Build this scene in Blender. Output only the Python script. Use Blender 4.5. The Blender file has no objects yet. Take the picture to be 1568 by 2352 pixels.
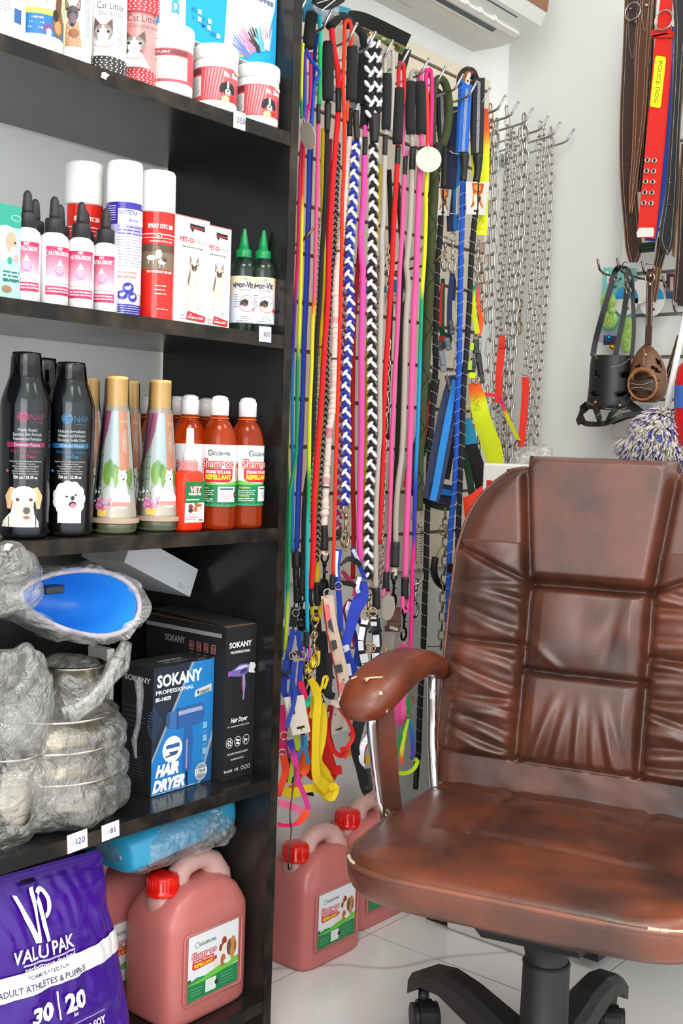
import bpy, math, random
import numpy as np
from mathutils import Vector, Matrix, noise
from mathutils.geometry import tessellate_polygon

SC = bpy.context.scene
# ------------------------------------------------------------------ camera
YAW, PITCH, ROLL = 0.6857, 0.06166, 0.03468
CAM = Vector((1.603, 0.0, 1.05))
FPX = 2635.0
_f = Vector((-math.sin(YAW)*math.cos(PITCH), math.cos(YAW)*math.cos(PITCH), -math.sin(PITCH)))
_r = Vector((math.cos(YAW), math.sin(YAW), 0)); _u = _r.cross(_f)
_c, _s = math.cos(ROLL), math.sin(ROLL)
RT = _c*_r + _s*_u; UP = -_s*_r + _c*_u; FW = _f
cd = bpy.data.cameras.new('camera'); cam = bpy.data.objects.new('camera', cd); SC.collection.objects.link(cam)
m = Matrix((RT, UP, -FW)).transposed().to_4x4(); m.translation = CAM; cam.matrix_world = m
cd.sensor_fit = 'VERTICAL'; cd.sensor_height = 36.0; cd.lens = FPX*36.0/2352.0
cd.clip_start = 0.05; cd.clip_end = 50
SC.camera = cam
# ------------------------------------------------------------------ world, lights, exposure
SC.view_settings.view_transform = 'Standard'; SC.view_settings.look = 'None'
SC.view_settings.gamma = 1.0; SC.view_settings.use_curve_mapping = False
SC.view_settings.exposure = 0.32
w = bpy.data.worlds.new('shop_front_daylight'); SC.world = w; w.use_nodes = True
bg = w.node_tree.nodes['Background']; bg.inputs[0].default_value = (0.92, 0.96, 1.0, 1); bg.inputs[1].default_value = 1.5

def area_light(name, loc, target, sx, sy, power, col):
    d = bpy.data.lights.new(name, 'AREA'); d.shape = 'RECTANGLE'; d.size = sx; d.size_y = sy; d.energy = power; d.color = col
    o = bpy.data.objects.new(name, d); SC.collection.objects.link(o); o.location = loc
    o.rotation_euler = (Vector(target)-Vector(loc)).to_track_quat('-Z', 'Y').to_euler()
    return o
area_light('shop_window_daylight', (2.5, -1.25, 1.75), (0.25, 1.5, 1.0), 1.7, 1.7, 30, (1.0, 0.985, 0.955))
area_light('ceiling_panel_light', (1.25, 0.45, 2.56), (1.0, 0.9, 0), 0.7, 0.5, 14, (1.0, 0.97, 0.92))
area_light('ceiling_panel_light', (1.6, 1.9, 2.56), (1.5, 1.9, 0), 0.6, 0.6, 8, (1.0, 0.97, 0.92))

# ------------------------------------------------------------------ helpers
def L(c):
    if isinstance(c, str):
        c = c.lstrip('#'); c = ''.join(x*2 for x in c) if len(c) == 3 else c; c = [int(c[i:i+2], 16)/255 for i in (0, 2, 4)]
        return tuple((x/12.92 if x <= .04045 else ((x+.055)/1.055)**2.4) for x in c)
    return tuple(c[:3])
def mix(a, b, t): a, b = L(a), L(b); return tuple(a[i]*(1-t)+b[i]*t for i in range(3))

def ray(px, py): return FW + RT*((px-784)/FPX) - UP*((py-1176)/FPX)
def W(px, py, X):                     # the point of the vertical plane x = X (parallel to the left wall) seen at a photo position
    d = ray(px, py); return CAM + d*((X-CAM.x)/d.x)
def WZ(px, py, z): d = ray(px, py); return CAM + d*((z-CAM.z)/d.z)
def WY(px, py, Y): d = ray(px, py); return CAM + d*(Y/d.y)
def PXM(p): return FPX/((Vector(p)-CAM).dot(FW))   # pixels per metre there

FIN = {}
def finish(name):
    """materials: base colour comes from the mesh colours, the finish from here"""
    if name in FIN: return FIN[name]
    m = bpy.data.materials.new(name); m.use_nodes = True; nt = m.node_tree; N = nt.nodes; K = nt.links
    b = N['Principled BSDF']
    at = N.new('ShaderNodeAttribute'); at.attribute_name = 'Col'
    tc = N.new('ShaderNodeTexCoord'); nz = N.new('ShaderNodeTexNoise'); K.new(tc.outputs['Object'], nz.inputs['Vector'])
    P = {'plastic': (.35, 0, 60, .04, 0), 'gloss': (.12, 0, 30, .03, 0), 'paper': (.5, 0, 80, .03, .02), 'paint': (.55, 0, 8, .03, .01),
         'fabric': (.85, 0, 900, .25, .25), 'webbing': (.75, 0, 700, .22, .2), 'rubber': (.55, 0, 200, .12, .08), 'foam': (.95, 0, 1400, .3, .3),
         'metal': (.22, 1, 200, .1, .02), 'chrome': (.1, 1, 50, .05, 0), 'leather': (.42, 0, 350, .18, .12), 'hardplastic': (.5, 0, 300, .08, .06),
         'carton': (.7, 0, 120, .08, .03), 'foil': (.25, 0, 40, .05, 0), 'wood': (.5, 0, 60, .1, .03), 'glow': (.5, 0, 1, 0, 0)}[name]
    rough, metal, sc, amt, bump = P
    nz.inputs['Scale'].default_value = sc; nz.inputs['Detail'].default_value = 3
    mx = N.new('ShaderNodeMix'); mx.data_type = 'RGBA'; mx.blend_type = 'MULTIPLY'; mx.inputs[0].default_value = 1
    mr = N.new('ShaderNodeMapRange'); mr.inputs[3].default_value = 1-amt; mr.inputs[4].default_value = 1+amt*.6
    K.new(nz.outputs['Fac'], mr.inputs[0]); K.new(at.outputs['Color'], mx.inputs[6]); K.new(mr.outputs[0], mx.inputs[7])
    K.new(mx.outputs[2], b.inputs['Base Color'])
    b.inputs['Roughness'].default_value = rough; b.inputs['Metallic'].default_value = metal
    if bump:
        bp = N.new('ShaderNodeBump'); bp.inputs['Strength'].default_value = bump; bp.inputs['Distance'].default_value = .001
        K.new(nz.outputs['Fac'], bp.inputs['Height']); K.new(bp.outputs[0], b.inputs['Normal'])
    FIN[name] = m; return m

def custom(name, build):
    m = bpy.data.materials.new(name); m.use_nodes = True; build(m.node_tree, m.node_tree.nodes, m.node_tree.links, m.node_tree.nodes['Principled BSDF'])
    FIN[name] = m; return m

def _film(nt, N, K, b):
    nt.nodes.remove(b); out = N['Material Output']
    tr = N.new('ShaderNodeBsdfTransparent'); gl = N.new('ShaderNodeBsdfGlossy'); gl.inputs['Roughness'].default_value = .07
    df = N.new('ShaderNodeBsdfDiffuse'); df.inputs['Color'].default_value = (.85, .84, .8, 1)
    fr = N.new('ShaderNodeLayerWeight'); fr.inputs['Blend'].default_value = .35
    tc = N.new('ShaderNodeTexCoord'); nz = N.new('ShaderNodeTexNoise'); nz.inputs['Scale'].default_value = 17; nz.inputs['Detail'].default_value = 5; nz.inputs['Distortion'].default_value = 2.5
    vo = N.new('ShaderNodeTexVoronoi'); vo.feature = 'DISTANCE_TO_EDGE'; vo.inputs['Scale'].default_value = 15
    mm = N.new('ShaderNodeMath'); mm.operation = 'ADD'
    K.new(tc.outputs['Object'], nz.inputs['Vector']); K.new(nz.outputs['Color'], vo.inputs['Vector'])
    K.new(tc.outputs['Object'], vo.inputs['Vector'])
    K.new(nz.outputs['Fac'], mm.inputs[0]); K.new(vo.outputs['Distance'], mm.inputs[1])
    bp = N.new('ShaderNodeBump'); bp.inputs['Strength'].default_value = 1.0; bp.inputs['Distance'].default_value = .012
    K.new(mm.outputs[0], bp.inputs['Height'])
    for n in (gl, fr, df): K.new(bp.outputs[0], n.inputs['Normal'])
    m1 = N.new('ShaderNodeMixShader'); m1.inputs[0].default_value = .11; K.new(tr.outputs[0], m1.inputs[1]); K.new(df.outputs[0], m1.inputs[2])
    mr = N.new('ShaderNodeMapRange'); mr.inputs[3].default_value = .10; mr.inputs[4].default_value = .50; K.new(fr.outputs['Facing'], mr.inputs[0])
    m2 = N.new('ShaderNodeMixShader'); K.new(mr.outputs[0], m2.inputs[0]); K.new(m1.outputs[0], m2.inputs[1]); K.new(gl.outputs[0], m2.inputs[2])
    K.new(m2.outputs[0], out.inputs['Surface'])
custom('film', _film)

def _clear(nt, N, K, b):             # thin clear shrink sleeve / glossy see-through plastic tinted by the mesh colour
    nt.nodes.remove(b); out = N['Material Output']; at = N.new('ShaderNodeAttribute'); at.attribute_name = 'Col'
    tr = N.new('ShaderNodeBsdfTransparent'); gl = N.new('ShaderNodeBsdfGlossy'); gl.inputs['Roughness'].default_value = .05
    K.new(at.outputs['Color'], tr.inputs['Color'])
    fr = N.new('ShaderNodeFresnel'); fr.inputs['IOR'].default_value = 1.45
    m2 = N.new('ShaderNodeMixShader'); K.new(fr.outputs[0], m2.inputs[0]); K.new(tr.outputs[0], m2.inputs[1]); K.new(gl.outputs[0], m2.inputs[2])
    K.new(m2.outputs[0], out.inputs['Surface'])
custom('clear', _clear)

def _liquid(nt, N, K, b):            # coloured liquid in PET
    at = N.new('ShaderNodeAttribute'); at.attribute_name = 'Col'; K.new(at.outputs['Color'], b.inputs['Base Color'])
    b.inputs['Roughness'].default_value = .05; b.inputs['Transmission Weight'].default_value = .8; b.inputs['IOR'].default_value = 1.33
custom('liquid', _liquid)

def _jerry(nt, N, K, b):             # milky translucent plastic
    at = N.new('ShaderNodeAttribute'); at.attribute_name = 'Col'; K.new(at.outputs['Color'], b.inputs['Base Color'])
    b.inputs['Roughness'].default_value = .33; b.inputs['Subsurface Weight'].default_value = .35; b.inputs['Subsurface Scale'].default_value = .02
    b.inputs['Subsurface Radius'].default_value = (1, .35, .3)
custom('milky', _jerry)

def _lam(nt, N, K, b):               # black laminate board, dusty and scuffed
    tc = N.new('ShaderNodeTexCoord'); nz = N.new('ShaderNodeTexNoise'); nz.inputs['Scale'].default_value = 6; nz.inputs['Detail'].default_value = 8
    K.new(tc.outputs['Object'], nz.inputs['Vector']); r = N.new('ShaderNodeValToRGB'); K.new(nz.outputs['Fac'], r.inputs[0])
    r.color_ramp.elements[0].position = .35; r.color_ramp.elements[0].color = (.006, .006, .007, 1); r.color_ramp.elements[1].position = .75; r.color_ramp.elements[1].color = (.022, .020, .018, 1)
    K.new(r.outputs[0], b.inputs['Base Color'])
    r2 = N.new('ShaderNodeMapRange'); r2.inputs[3].default_value = .12; r2.inputs[4].default_value = .3; K.new(nz.outputs['Fac'], r2.inputs[0]); K.new(r2.outputs[0], b.inputs['Roughness'])
custom('laminate', _lam)
def _lamedge(nt, N, K, b):           # worn edge banding
    tc = N.new('ShaderNodeTexCoord'); nz = N.new('ShaderNodeTexNoise'); nz.inputs['Scale'].default_value = 25; nz.inputs['Detail'].default_value = 8
    K.new(tc.outputs['Object'], nz.inputs['Vector']); r = N.new('ShaderNodeValToRGB'); K.new(nz.outputs['Fac'], r.inputs[0])
    r.color_ramp.elements[0].position = .42; r.color_ramp.elements[0].color = (.005, .0045, .004, 1); r.color_ramp.elements[1].position = .75; r.color_ramp.elements[1].color = (.05, .032, .02, 1); b.inputs['Specular IOR Level'].default_value = .3
    K.new(r.outputs[0], b.inputs['Base Color']); b.inputs['Roughness'].default_value = .38
custom('laminate_edge', _lamedge)

def _marble(nt, N, K, b):
    tc = N.new('ShaderNodeTexCoord'); mp = N.new('ShaderNodeMapping'); mp.inputs['Rotation'].default_value = (0, 0, .75); K.new(tc.outputs['Object'], mp.inputs[0])
    nz = N.new('ShaderNodeTexNoise'); nz.inputs['Scale'].default_value = 2.2; nz.inputs['Detail'].default_value = 6; K.new(mp.outputs[0], nz.inputs['Vector'])
    wv = N.new('ShaderNodeTexWave'); wv.inputs['Scale'].default_value = .9; wv.inputs['Distortion'].default_value = 5; wv.inputs['Detail'].default_value = 2.5; wv.inputs['Detail Scale'].default_value = 1.6
    K.new(mp.outputs[0], wv.inputs['Vector']); r = N.new('ShaderNodeValToRGB'); K.new(wv.outputs['Fac'], r.inputs[0])
    e = r.color_ramp.elements; e[0].position = 0; e[0].color = (.60, .54, .52, 1); e[1].position = .004; e[1].color = (.78, .76, .74, 1)
    x = e.new(.02); x.color = (.84, .82, .79, 1)
    K.new(r.outputs[0], b.inputs['Base Color']); b.inputs['Roughness'].default_value = .12
    b.inputs['Specular IOR Level'].default_value = .5
custom('marble', _marble)

def _chairleather(nt, N, K, b):
    at = N.new('ShaderNodeAttribute'); at.attribute_name = 'Col'
    tc = N.new('ShaderNodeTexCoord'); nz = N.new('ShaderNodeTexNoise'); nz.inputs['Scale'].default_value = 9; nz.inputs['Detail'].default_value = 5
    K.new(tc.outputs['Object'], nz.inputs['Vector']); r = N.new('ShaderNodeValToRGB'); K.new(nz.outputs['Fac'], r.inputs[0])
    e = r.color_ramp.elements; e[0].position = .36; e[0].color = (.50, .50, .52, 1); e[1].position = .66; e[1].color = (1.3, 1.0, .78, 1)
    mx = N.new('ShaderNodeMix'); mx.data_type = 'RGBA'; mx.blend_type = 'MULTIPLY'; mx.inputs[0].default_value = 1
    K.new(at.outputs['Color'], mx.inputs[6]); K.new(r.outputs[0], mx.inputs[7]); K.new(mx.outputs[2], b.inputs['Base Color'])
    vo = N.new('ShaderNodeTexVoronoi'); vo.inputs['Scale'].default_value = 420; K.new(tc.outputs['Object'], vo.inputs['Vector'])
    n2 = N.new('ShaderNodeTexNoise'); n2.inputs['Scale'].default_value = 28; n2.inputs['Detail'].default_value = 4; K.new(tc.outputs['Object'], n2.inputs['Vector'])
    bp = N.new('ShaderNodeBump'); bp.inputs['Strength'].default_value = .16; bp.inputs['Distance'].default_value = .0008; K.new(vo.outputs['Distance'], bp.inputs['Height'])
    b2 = N.new('ShaderNodeBump'); b2.inputs['Strength'].default_value = .22; b2.inputs['Distance'].default_value = .004; K.new(n2.outputs['Fac'], b2.inputs['Height']); K.new(bp.outputs[0], b2.inputs['Normal'])
    K.new(b2.outputs[0], b.inputs['Normal']); b.inputs['Coat Weight'].default_value = .32; b.inputs['Coat Roughness'].default_value = .36; b.inputs['Specular IOR Level'].default_value = .6
    r2 = N.new('ShaderNodeMapRange'); r2.inputs[3].default_value = .30; r2.inputs[4].default_value = .44; K.new(nz.outputs['Fac'], r2.inputs[0]); K.new(r2.outputs[0], b.inputs['Roughness'])
custom('chair_leather', _chairleather)

def tag(o, label=None, cat=None, group=None, kind=None):
    if label: o['label'] = label
    if cat: o['category'] = cat
    if group: o['group'] = group
    if kind: o['kind'] = kind
    return o
def thing(name, label, cat, loc=(0, 0, 0), group=None, rz=0):
    o = bpy.data.objects.new(name, None); SC.collection.objects.link(o); o.location = loc; o.rotation_euler = (0, 0, rz)
    o.empty_display_size = .02
    return tag(o, label, cat, group)
def root_of(o):
    while o.parent: o = o.parent
    return o

SPLIT = {'reflective_stripe', 'neon_loops', 'worn_edge', 'stripe', 'rubber_handle', 'mouth_bars', 'rivets', 'eyelets', 'eyelet_holes', 'buckles', 'collar_end', 'webbing_piece', 'raw_edge', 'stitch_pattern'}
class MB:
    def __init__(s, fin='plastic', col='#ffffff'):
        s.marks = []; s.v = []; s.c = []; s.f = []; s.m = []; s.sm = []; s.fin = fin; s.col = L(col); s.fins = []; s.smooth = True; s.M = None
    def set(s, fin=None, col=None, smooth=None):
        if fin: s.fin = fin
        if col is not None: s.col = L(col)
        if smooth is not None: s.smooth = smooth
        return s
    def add(s, vs, fs, cols=None):
        o = len(s.v); s.marks.append((o, len(s.f)))
        if s.M is not None: vs = [s.M @ Vector(p) for p in vs]
        s.v += [tuple(p) for p in vs]; s.c += ([L(c) for c in cols] if cols else [s.col]*len(vs))
        if s.fin not in s.fins: s.fins.append(s.fin)
        k = s.fins.index(s.fin)
        for f in fs: s.f.append(tuple(i+o for i in f)); s.m.append(k); s.sm.append(s.smooth)
        return s
    def box(s, lo, hi, bev=0, M=None):
        x0, y0, z0 = lo; x1, y1, z1 = hi
        if bev <= 0:
            v = [(x0,y0,z0),(x1,y0,z0),(x1,y1,z0),(x0,y1,z0),(x0,y0,z1),(x1,y0,z1),(x1,y1,z1),(x0,y1,z1)]
            f = [(0,3,2,1),(4,5,6,7),(0,1,5,4),(1,2,6,5),(2,3,7,6),(3,0,4,7)]
        else:
            b = min(bev, (x1-x0)/2.01, (y1-y0)/2.01, (z1-z0)/2.01); v = []; ids = {}
            for i, X in enumerate((x0, x1)):
                for j, Y in enumerate((y0, y1)):
                    for k, Z in enumerate((z0, z1)):
                        sx, sy, sz = (1, -1)[i], (1, -1)[j], (1, -1)[k]
                        for a in range(3):
                            p = [X+sx*b, Y+sy*b, Z+sz*b]; p[a] = (X, Y, Z)[a]
                            ids[i, j, k, a] = len(v); v.append(tuple(p))
            g = lambda i, j, k, a: ids[i, j, k, a]
            f = [tuple(g(i, j, k, 0) for j, k in ((0,0),(1,0),(1,1),(0,1))) for i in (0, 1)]
            f += [tuple(g(i, j, k, 1) for i, k in ((0,0),(1,0),(1,1),(0,1))) for j in (0, 1)]
            f += [tuple(g(i, j, k, 2) for i, j in ((0,0),(1,0),(1,1),(0,1))) for k in (0, 1)]
            for i in (0, 1):
                for j in (0, 1): f.append((g(i,j,0,0), g(i,j,1,0), g(i,j,1,1), g(i,j,0,1)))
                for k in (0, 1): f.append((g(i,0,k,0), g(i,1,k,0), g(i,1,k,2), g(i,0,k,2)))
            for j in (0, 1):
                for k in (0, 1): f.append((g(0,j,k,1), g(1,j,k,1), g(1,j,k,2), g(0,j,k,2)))
            for i in (0, 1):
                for j in (0, 1):
                    for k in (0, 1): f.append((g(i,j,k,0), g(i,j,k,1), g(i,j,k,2)))
            c = Vector(((x0+x1)/2, (y0+y1)/2, (z0+z1)/2)); ff = []
            for q in f:
                P = [Vector(v[t]) for t in q]; n = (P[1]-P[0]).cross(P[2]-P[0]); ce = sum(P, Vector())/len(P)
                ff.append(q if n.dot(ce-c) > 0 else tuple(reversed(q)))
            f = ff
        if M is not None: v = [M @ Vector(p) for p in v]
        sm = s.smooth; s.smooth = False; s.add(v, f); s.smooth = sm; return s
    def tube(s, pts, r, n=8, cols=None, closed=False, caps=True, flat=1.0, updir=None):
        P = [Vector(p) for p in pts]; k = len(P)
        R = list(r) if hasattr(r, '__len__') else [r]*k
        v = []; cc = []; prev = None
        for i in range(k):
            if closed: t = P[(i+1) % k]-P[i-1]
            else: t = P[min(i+1, k-1)]-P[max(i-1, 0)]
            t = t.normalized() if t.length > 1e-9 else Vector((0, 0, 1))
            if updir is not None: a = Vector(updir)-t*t.dot(Vector(updir))
            elif prev is None: a = t.orthogonal()
            else: a = prev-t*prev.dot(t)
            if a.length < 1e-6: a = t.orthogonal()
            a.normalize(); prev = a; b = t.cross(a)
            for j in range(n):
                q = 2*math.pi*j/n; v.append(P[i]+(a*math.cos(q)*flat+b*math.sin(q))*R[i])
                if cols: cc.append(cols[i])
        f = []
        for i in range(k if closed else k-1):
            o, o2 = i*n, ((i+1) % k)*n
            for j in range(n): f.append((o+j, o+(j+1) % n, o2+(j+1) % n, o2+j))
        if caps and not closed: f.append(tuple(range(n-1, -1, -1))); f.append(tuple((k-1)*n+j for j in range(n)))
        return s.add(v, f, cc or None)
    def lathe(s, prof, c=(0, 0, 0), n=24, cols=None, sx=1, sy=1, cap=True):
        v = []; cc = []; cx, cy, cz = c
        for i, (r, z) in enumerate(prof):
            for j in range(n):
                q = 2*math.pi*j/n; v.append((cx+r*sx*math.cos(q), cy+r*sy*math.sin(q), cz+z))
                if cols: cc.append(cols[i])
        f = [(i*n+j, i*n+(j+1) % n, (i+1)*n+(j+1) % n, (i+1)*n+j) for i in range(len(prof)-1) for j in range(n)]
        if cap: f.append(tuple(range(n-1, -1, -1))); f.append(tuple((len(prof)-1)*n+j for j in range(n)))
        return s.add(v, f, cc or None)
    def strip(s, pts, width, thick, side, cols=None):
        """flat strap with thickness along pts; side = direction of its width (vector or list)"""
        P = [Vector(p) for p in pts]; k = len(P); v = []; cc = []
        for i in range(k):
            t = (P[min(i+1, k-1)]-P[max(i-1, 0)]).normalized()
            sd = Vector(side[i]) if isinstance(side, list) else Vector(side)
            sd = (sd-t*sd.dot(t)); sd = sd.normalized() if sd.length > 1e-6 else t.orthogonal().normalized()
            nn = t.cross(sd); w = (width[i] if hasattr(width, '__len__') else width)/2; h = thick/2
            v += [P[i]+sd*w+nn*h, P[i]-sd*w+nn*h, P[i]-sd*w-nn*h, P[i]+sd*w-nn*h]
            if cols: cc += [cols[i]]*4
        f = []
        for i in range(k-1):
            o = i*4
            for j in range(4): f.append((o+j, o+(j+1) % 4, o+4+(j+1) % 4, o+4+j))
        f += [(3, 2, 1, 0), tuple((k-1)*4+j for j in range(4))]
        sm = s.smooth; s.smooth = False; s.add(v, f, cc or None); s.smooth = sm; return s
    def ball(s, c, r, n=10, sx=1, sy=1, sz=1):
        return s.lathe([(r*math.sin(math.pi*i/n) if 0 < i < n else 1e-4, -r*math.cos(math.pi*i/n)*sz) for i in range(n+1)], c, n+4, sx=sx, sy=sy, cap=False)
    def ring(s, c, R, r, nrm, n=20, m=6, sx=1.0, ax=None):
        nrm = Vector(nrm).normalized(); a = Vector(ax) if ax is not None else nrm.orthogonal(); a = (a-nrm*a.dot(nrm)).normalized(); b = nrm.cross(a); c = Vector(c)
        return s.tube([c+a*math.cos(2*math.pi*i/n)*R*sx+b*math.sin(2*math.pi*i/n)*R for i in range(n)], r, m, closed=True)
    def build(s, name, parent=None, kind=None, label=None, local=False):
        if name in SPLIT and len(s.marks) > 1:      # every separate piece becomes a part of its own
            for k, (v0, f0) in enumerate(s.marks):
                v1, f1 = s.marks[k+1] if k+1 < len(s.marks) else (len(s.v), len(s.f))
                q = MB(); q.v = s.v[v0:v1]; q.c = s.c[v0:v1]; q.f = [tuple(i-v0 for i in f) for f in s.f[f0:f1]]; q.m = s.m[f0:f1]; q.sm = s.sm[f0:f1]; q.fins = s.fins; q.marks = [(0, 0)]
                r = q.build(name, parent, kind, label, local)
            return r
        me = bpy.data.meshes.new(name)
        off = Vector((0, 0, 0)) if (local or not parent) else root_of(parent).location
        me.from_pydata([tuple(Vector(p)-off) for p in s.v] if off.length else s.v, [], s.f)
        for fn in s.fins: me.materials.append(FIN[fn] if fn in FIN else finish(fn))
        me.polygons.foreach_set('material_index', s.m); me.polygons.foreach_set('use_smooth', s.sm)
        ca = me.color_attributes.new('Col', 'FLOAT_COLOR', 'POINT')
        ca.data.foreach_set('color', np.array([(c[0], c[1], c[2], 1.0) for c in s.c], dtype=np.float32).ravel())
        me.update()
        o = bpy.data.objects.new(name, me); SC.collection.objects.link(o)
        if parent: o.parent = parent
        if kind: o['kind'] = kind
        if label: o['label'] = label
        return o

# ------------------------------------------------------------------ printed artwork
_txt = {}
def text_geo(t, bold=0.0):
    k = (t, bold)
    if k in _txt: return _txt[k]
    c = bpy.data.curves.new('t', 'FONT'); c.body = t; c.size = 1; c.resolution_u = 2; c.offset = bold
    o = bpy.data.objects.new('t', c); SC.collection.objects.link(o)
    dg = bpy.context.evaluated_depsgraph_get(); me = bpy.data.meshes.new_from_object(o.evaluated_get(dg))
    v = [(p.co.x, p.co.y) for p in me.vertices]; f = [tuple(p.vertices) for p in me.polygons]
    bpy.data.objects.remove(o); bpy.data.curves.remove(c); bpy.data.meshes.remove(me)
    _txt[k] = (v, f); return _txt[k]

class Art:
    T = None
    """draws flat print (mm) onto a surface given by fn(u, v, h) -> point"""
    def __init__(s, mb, fn, step=None): s.mb = mb; s.fn = fn; s.h = .35 if step else .15; s.step = step
    def _put(s, vs, fs, col):
        s.mb.col = L(col); s.h += .05 if s.step else .03; sm = s.mb.smooth; s.mb.smooth = False
        T = s.T or (1, 0, 1, 0); s.mb.add([s.fn(u*T[0]+T[1], v*T[2]+T[3], s.h) for u, v in vs], fs); s.mb.smooth = sm
    def rect(s, u0, v0, u1, v1, col):
        nu = max(1, int(abs(u1-u0)/s.step)+1) if s.step else 1
        nv = max(1, int(abs(v1-v0)/20)+1) if s.step else 1
        vs = [(u0+(u1-u0)*i/nu, v0+(v1-v0)*j/nv) for j in range(nv+1) for i in range(nu+1)]
        fs = [(j*(nu+1)+i, j*(nu+1)+i+1, (j+1)*(nu+1)+i+1, (j+1)*(nu+1)+i) for j in range(nv) for i in range(nu)]
        s._put(vs, fs, col); return s
    def poly(s, pts, col):
        tri = tessellate_polygon([[Vector((a, b, 0)) for a, b in pts]]); vs = list(pts); fs = [tuple(t) for t in tri]
        if s.step:
            for _ in range(10):
                nf = []; ch = False
                for t in fs:
                    e = [(math.hypot(vs[t[i]][0]-vs[t[(i+1) % 3]][0], vs[t[i]][1]-vs[t[(i+1) % 3]][1]), i) for i in range(3)]; l, i = max(e)
                    if l > s.step*1.6:
                        a, b, c = t[i], t[(i+1) % 3], t[(i+2) % 3]; vs.append(((vs[a][0]+vs[b][0])/2, (vs[a][1]+vs[b][1])/2)); n = len(vs)-1
                        nf += [(a, n, c), (n, b, c)]; ch = True
                    else: nf.append(t)
                fs = nf
                if not ch: break
        s._put(vs, fs, col); return s
    def ell(s, u, v, a, b, col, rot=0, n=16):
        cr, sr = math.cos(rot), math.sin(rot); vs = [(u, v)]; m_ = min(6, max(1, math.ceil(max(a, b)*(s.T[0] if s.T else 1)/4))) if s.step else 1
        for k in range(1, m_+1):
            for i in range(n):
                q = 2*math.pi*i/n; x, y = a*k/m_*math.cos(q), b*k/m_*math.sin(q); vs.append((u+x*cr-y*sr, v+x*sr+y*cr))
        fs = [(0, 1+i, 1+(i+1) % n) for i in range(n)]
        for k in range(m_-1): fs += [(1+k*n+i, 1+(k+1)*n+i, 1+(k+1)*n+(i+1) % n, 1+k*n+(i+1) % n) for i in range(n)]
        s._put(vs, fs, col); return s
    def loop(s, u, v, a, b, wd, col, n=20, rot=0, a0=0, a1=2*math.pi):
        cr, sr = math.cos(rot), math.sin(rot); vs = []
        for i in range(n+1):
            q = a0+(a1-a0)*i/n
            for k in (0, wd): x, y = (a-k)*math.cos(q), (b-k)*math.sin(q); vs.append((u+x*cr-y*sr, v+x*sr+y*cr))
        s._put(vs, [(2*i, 2*i+1, 2*i+3, 2*i+2) for i in range(n)], col); return s
    def text(s, t, u, v, size, col, w=None, bold=0.02, al='c', rot=0, shear=0):
        vs, fs = text_geo(t, bold)
        if not vs: return s
        x0 = min(p[0] for p in vs); x1 = max(p[0] for p in vs); k = size*1.0; kx = (w/(x1-x0)) if w else k
        ox = {'c': -(x0+x1)/2*kx, 'l': -x0*kx, 'r': -x1*kx}[al]; cr, sr = math.cos(rot), math.sin(rot)
        o = []
        for x, y in vs: X, Y = x*kx+ox+y*k*shear, y*k; o.append((u+X*cr-Y*sr, v+X*sr+Y*cr))
        s._put(o, fs, col); return s
    def lines(s, u0, v0, u1, n, dv, col, th=.5, jit=.15, seed=0, words=True):
        """tiny unreadable print: rows of short dashes"""
        R = random.Random(seed)
        for i in range(n):
            v = v0-i*dv; e = u1-(u1-u0)*jit*R.random(); u = u0; vs = []; fs = []
            while u < e:
                l = min(R.uniform(1.2, 4.0)*th*2, e-u); k = len(vs); vs += [(u, v), (u+l, v), (u+l, v+th), (u, v+th)]; fs.append((k, k+1, k+2, k+3)); u += l+th*.9
            s._put(vs, fs, col); s.h -= .03
        s.h += .03; return s
def plane_fn(o, ex, ey):
    o, ex, ey = Vector(o), Vector(ex).normalized(), Vector(ey).normalized(); n = ex.cross(ey)
    return lambda u, v, h: o+ex*(u*.001)+ey*(v*.001)+n*(h*.001)
def cyl_fn(cx, cy, z0, R, a0, rf=None):
    """u runs round the cylinder (left to right seen from outside), v up; a0 = direction the middle of the print faces"""
    def fn(u, v, h):
        r = (rf(v*.001) if rf else R); a = a0+u*.001/(R if not rf else r); r += h*.001
        return Vector((cx+r*math.cos(a), cy+r*math.sin(a), z0+v*.001))
    return fn
def facing(x, y): return math.atan2(CAM.y-y, CAM.x-x)
R01 = random.Random(7)
# ------------------------------------------------------------------ room
def quadwall(name, lo, hi, col, fin='paint'):
    return MB(fin, col).box(lo, hi).build(name, kind='structure')
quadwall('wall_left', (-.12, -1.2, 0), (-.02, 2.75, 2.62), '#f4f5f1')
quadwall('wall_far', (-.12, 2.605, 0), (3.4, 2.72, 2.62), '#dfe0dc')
quadwall('ceiling', (-.12, -1.2, 2.62), (3.4, 2.75, 2.7), '#f2f2ee')
# floor: marble-look tiles 0.46 m with thin joints
fl = MB('marble', '#ffffff'); T = .46; g = .0017
for i in range(-1, 7):
    for j in range(-4, 3):
        x0, y0 = .157+i*T, 1.913+j*T
        fl.box((max(x0+g, -.02), y0+g, -.012), (x0+T-g, min(y0+T-g, 2.605), 0))
fl.set('paint', '#7d6c5e').box((-.1, -1.0, -.03), (3.4, 2.7, -.0015))
fl.build('floor', kind='structure')
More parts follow.
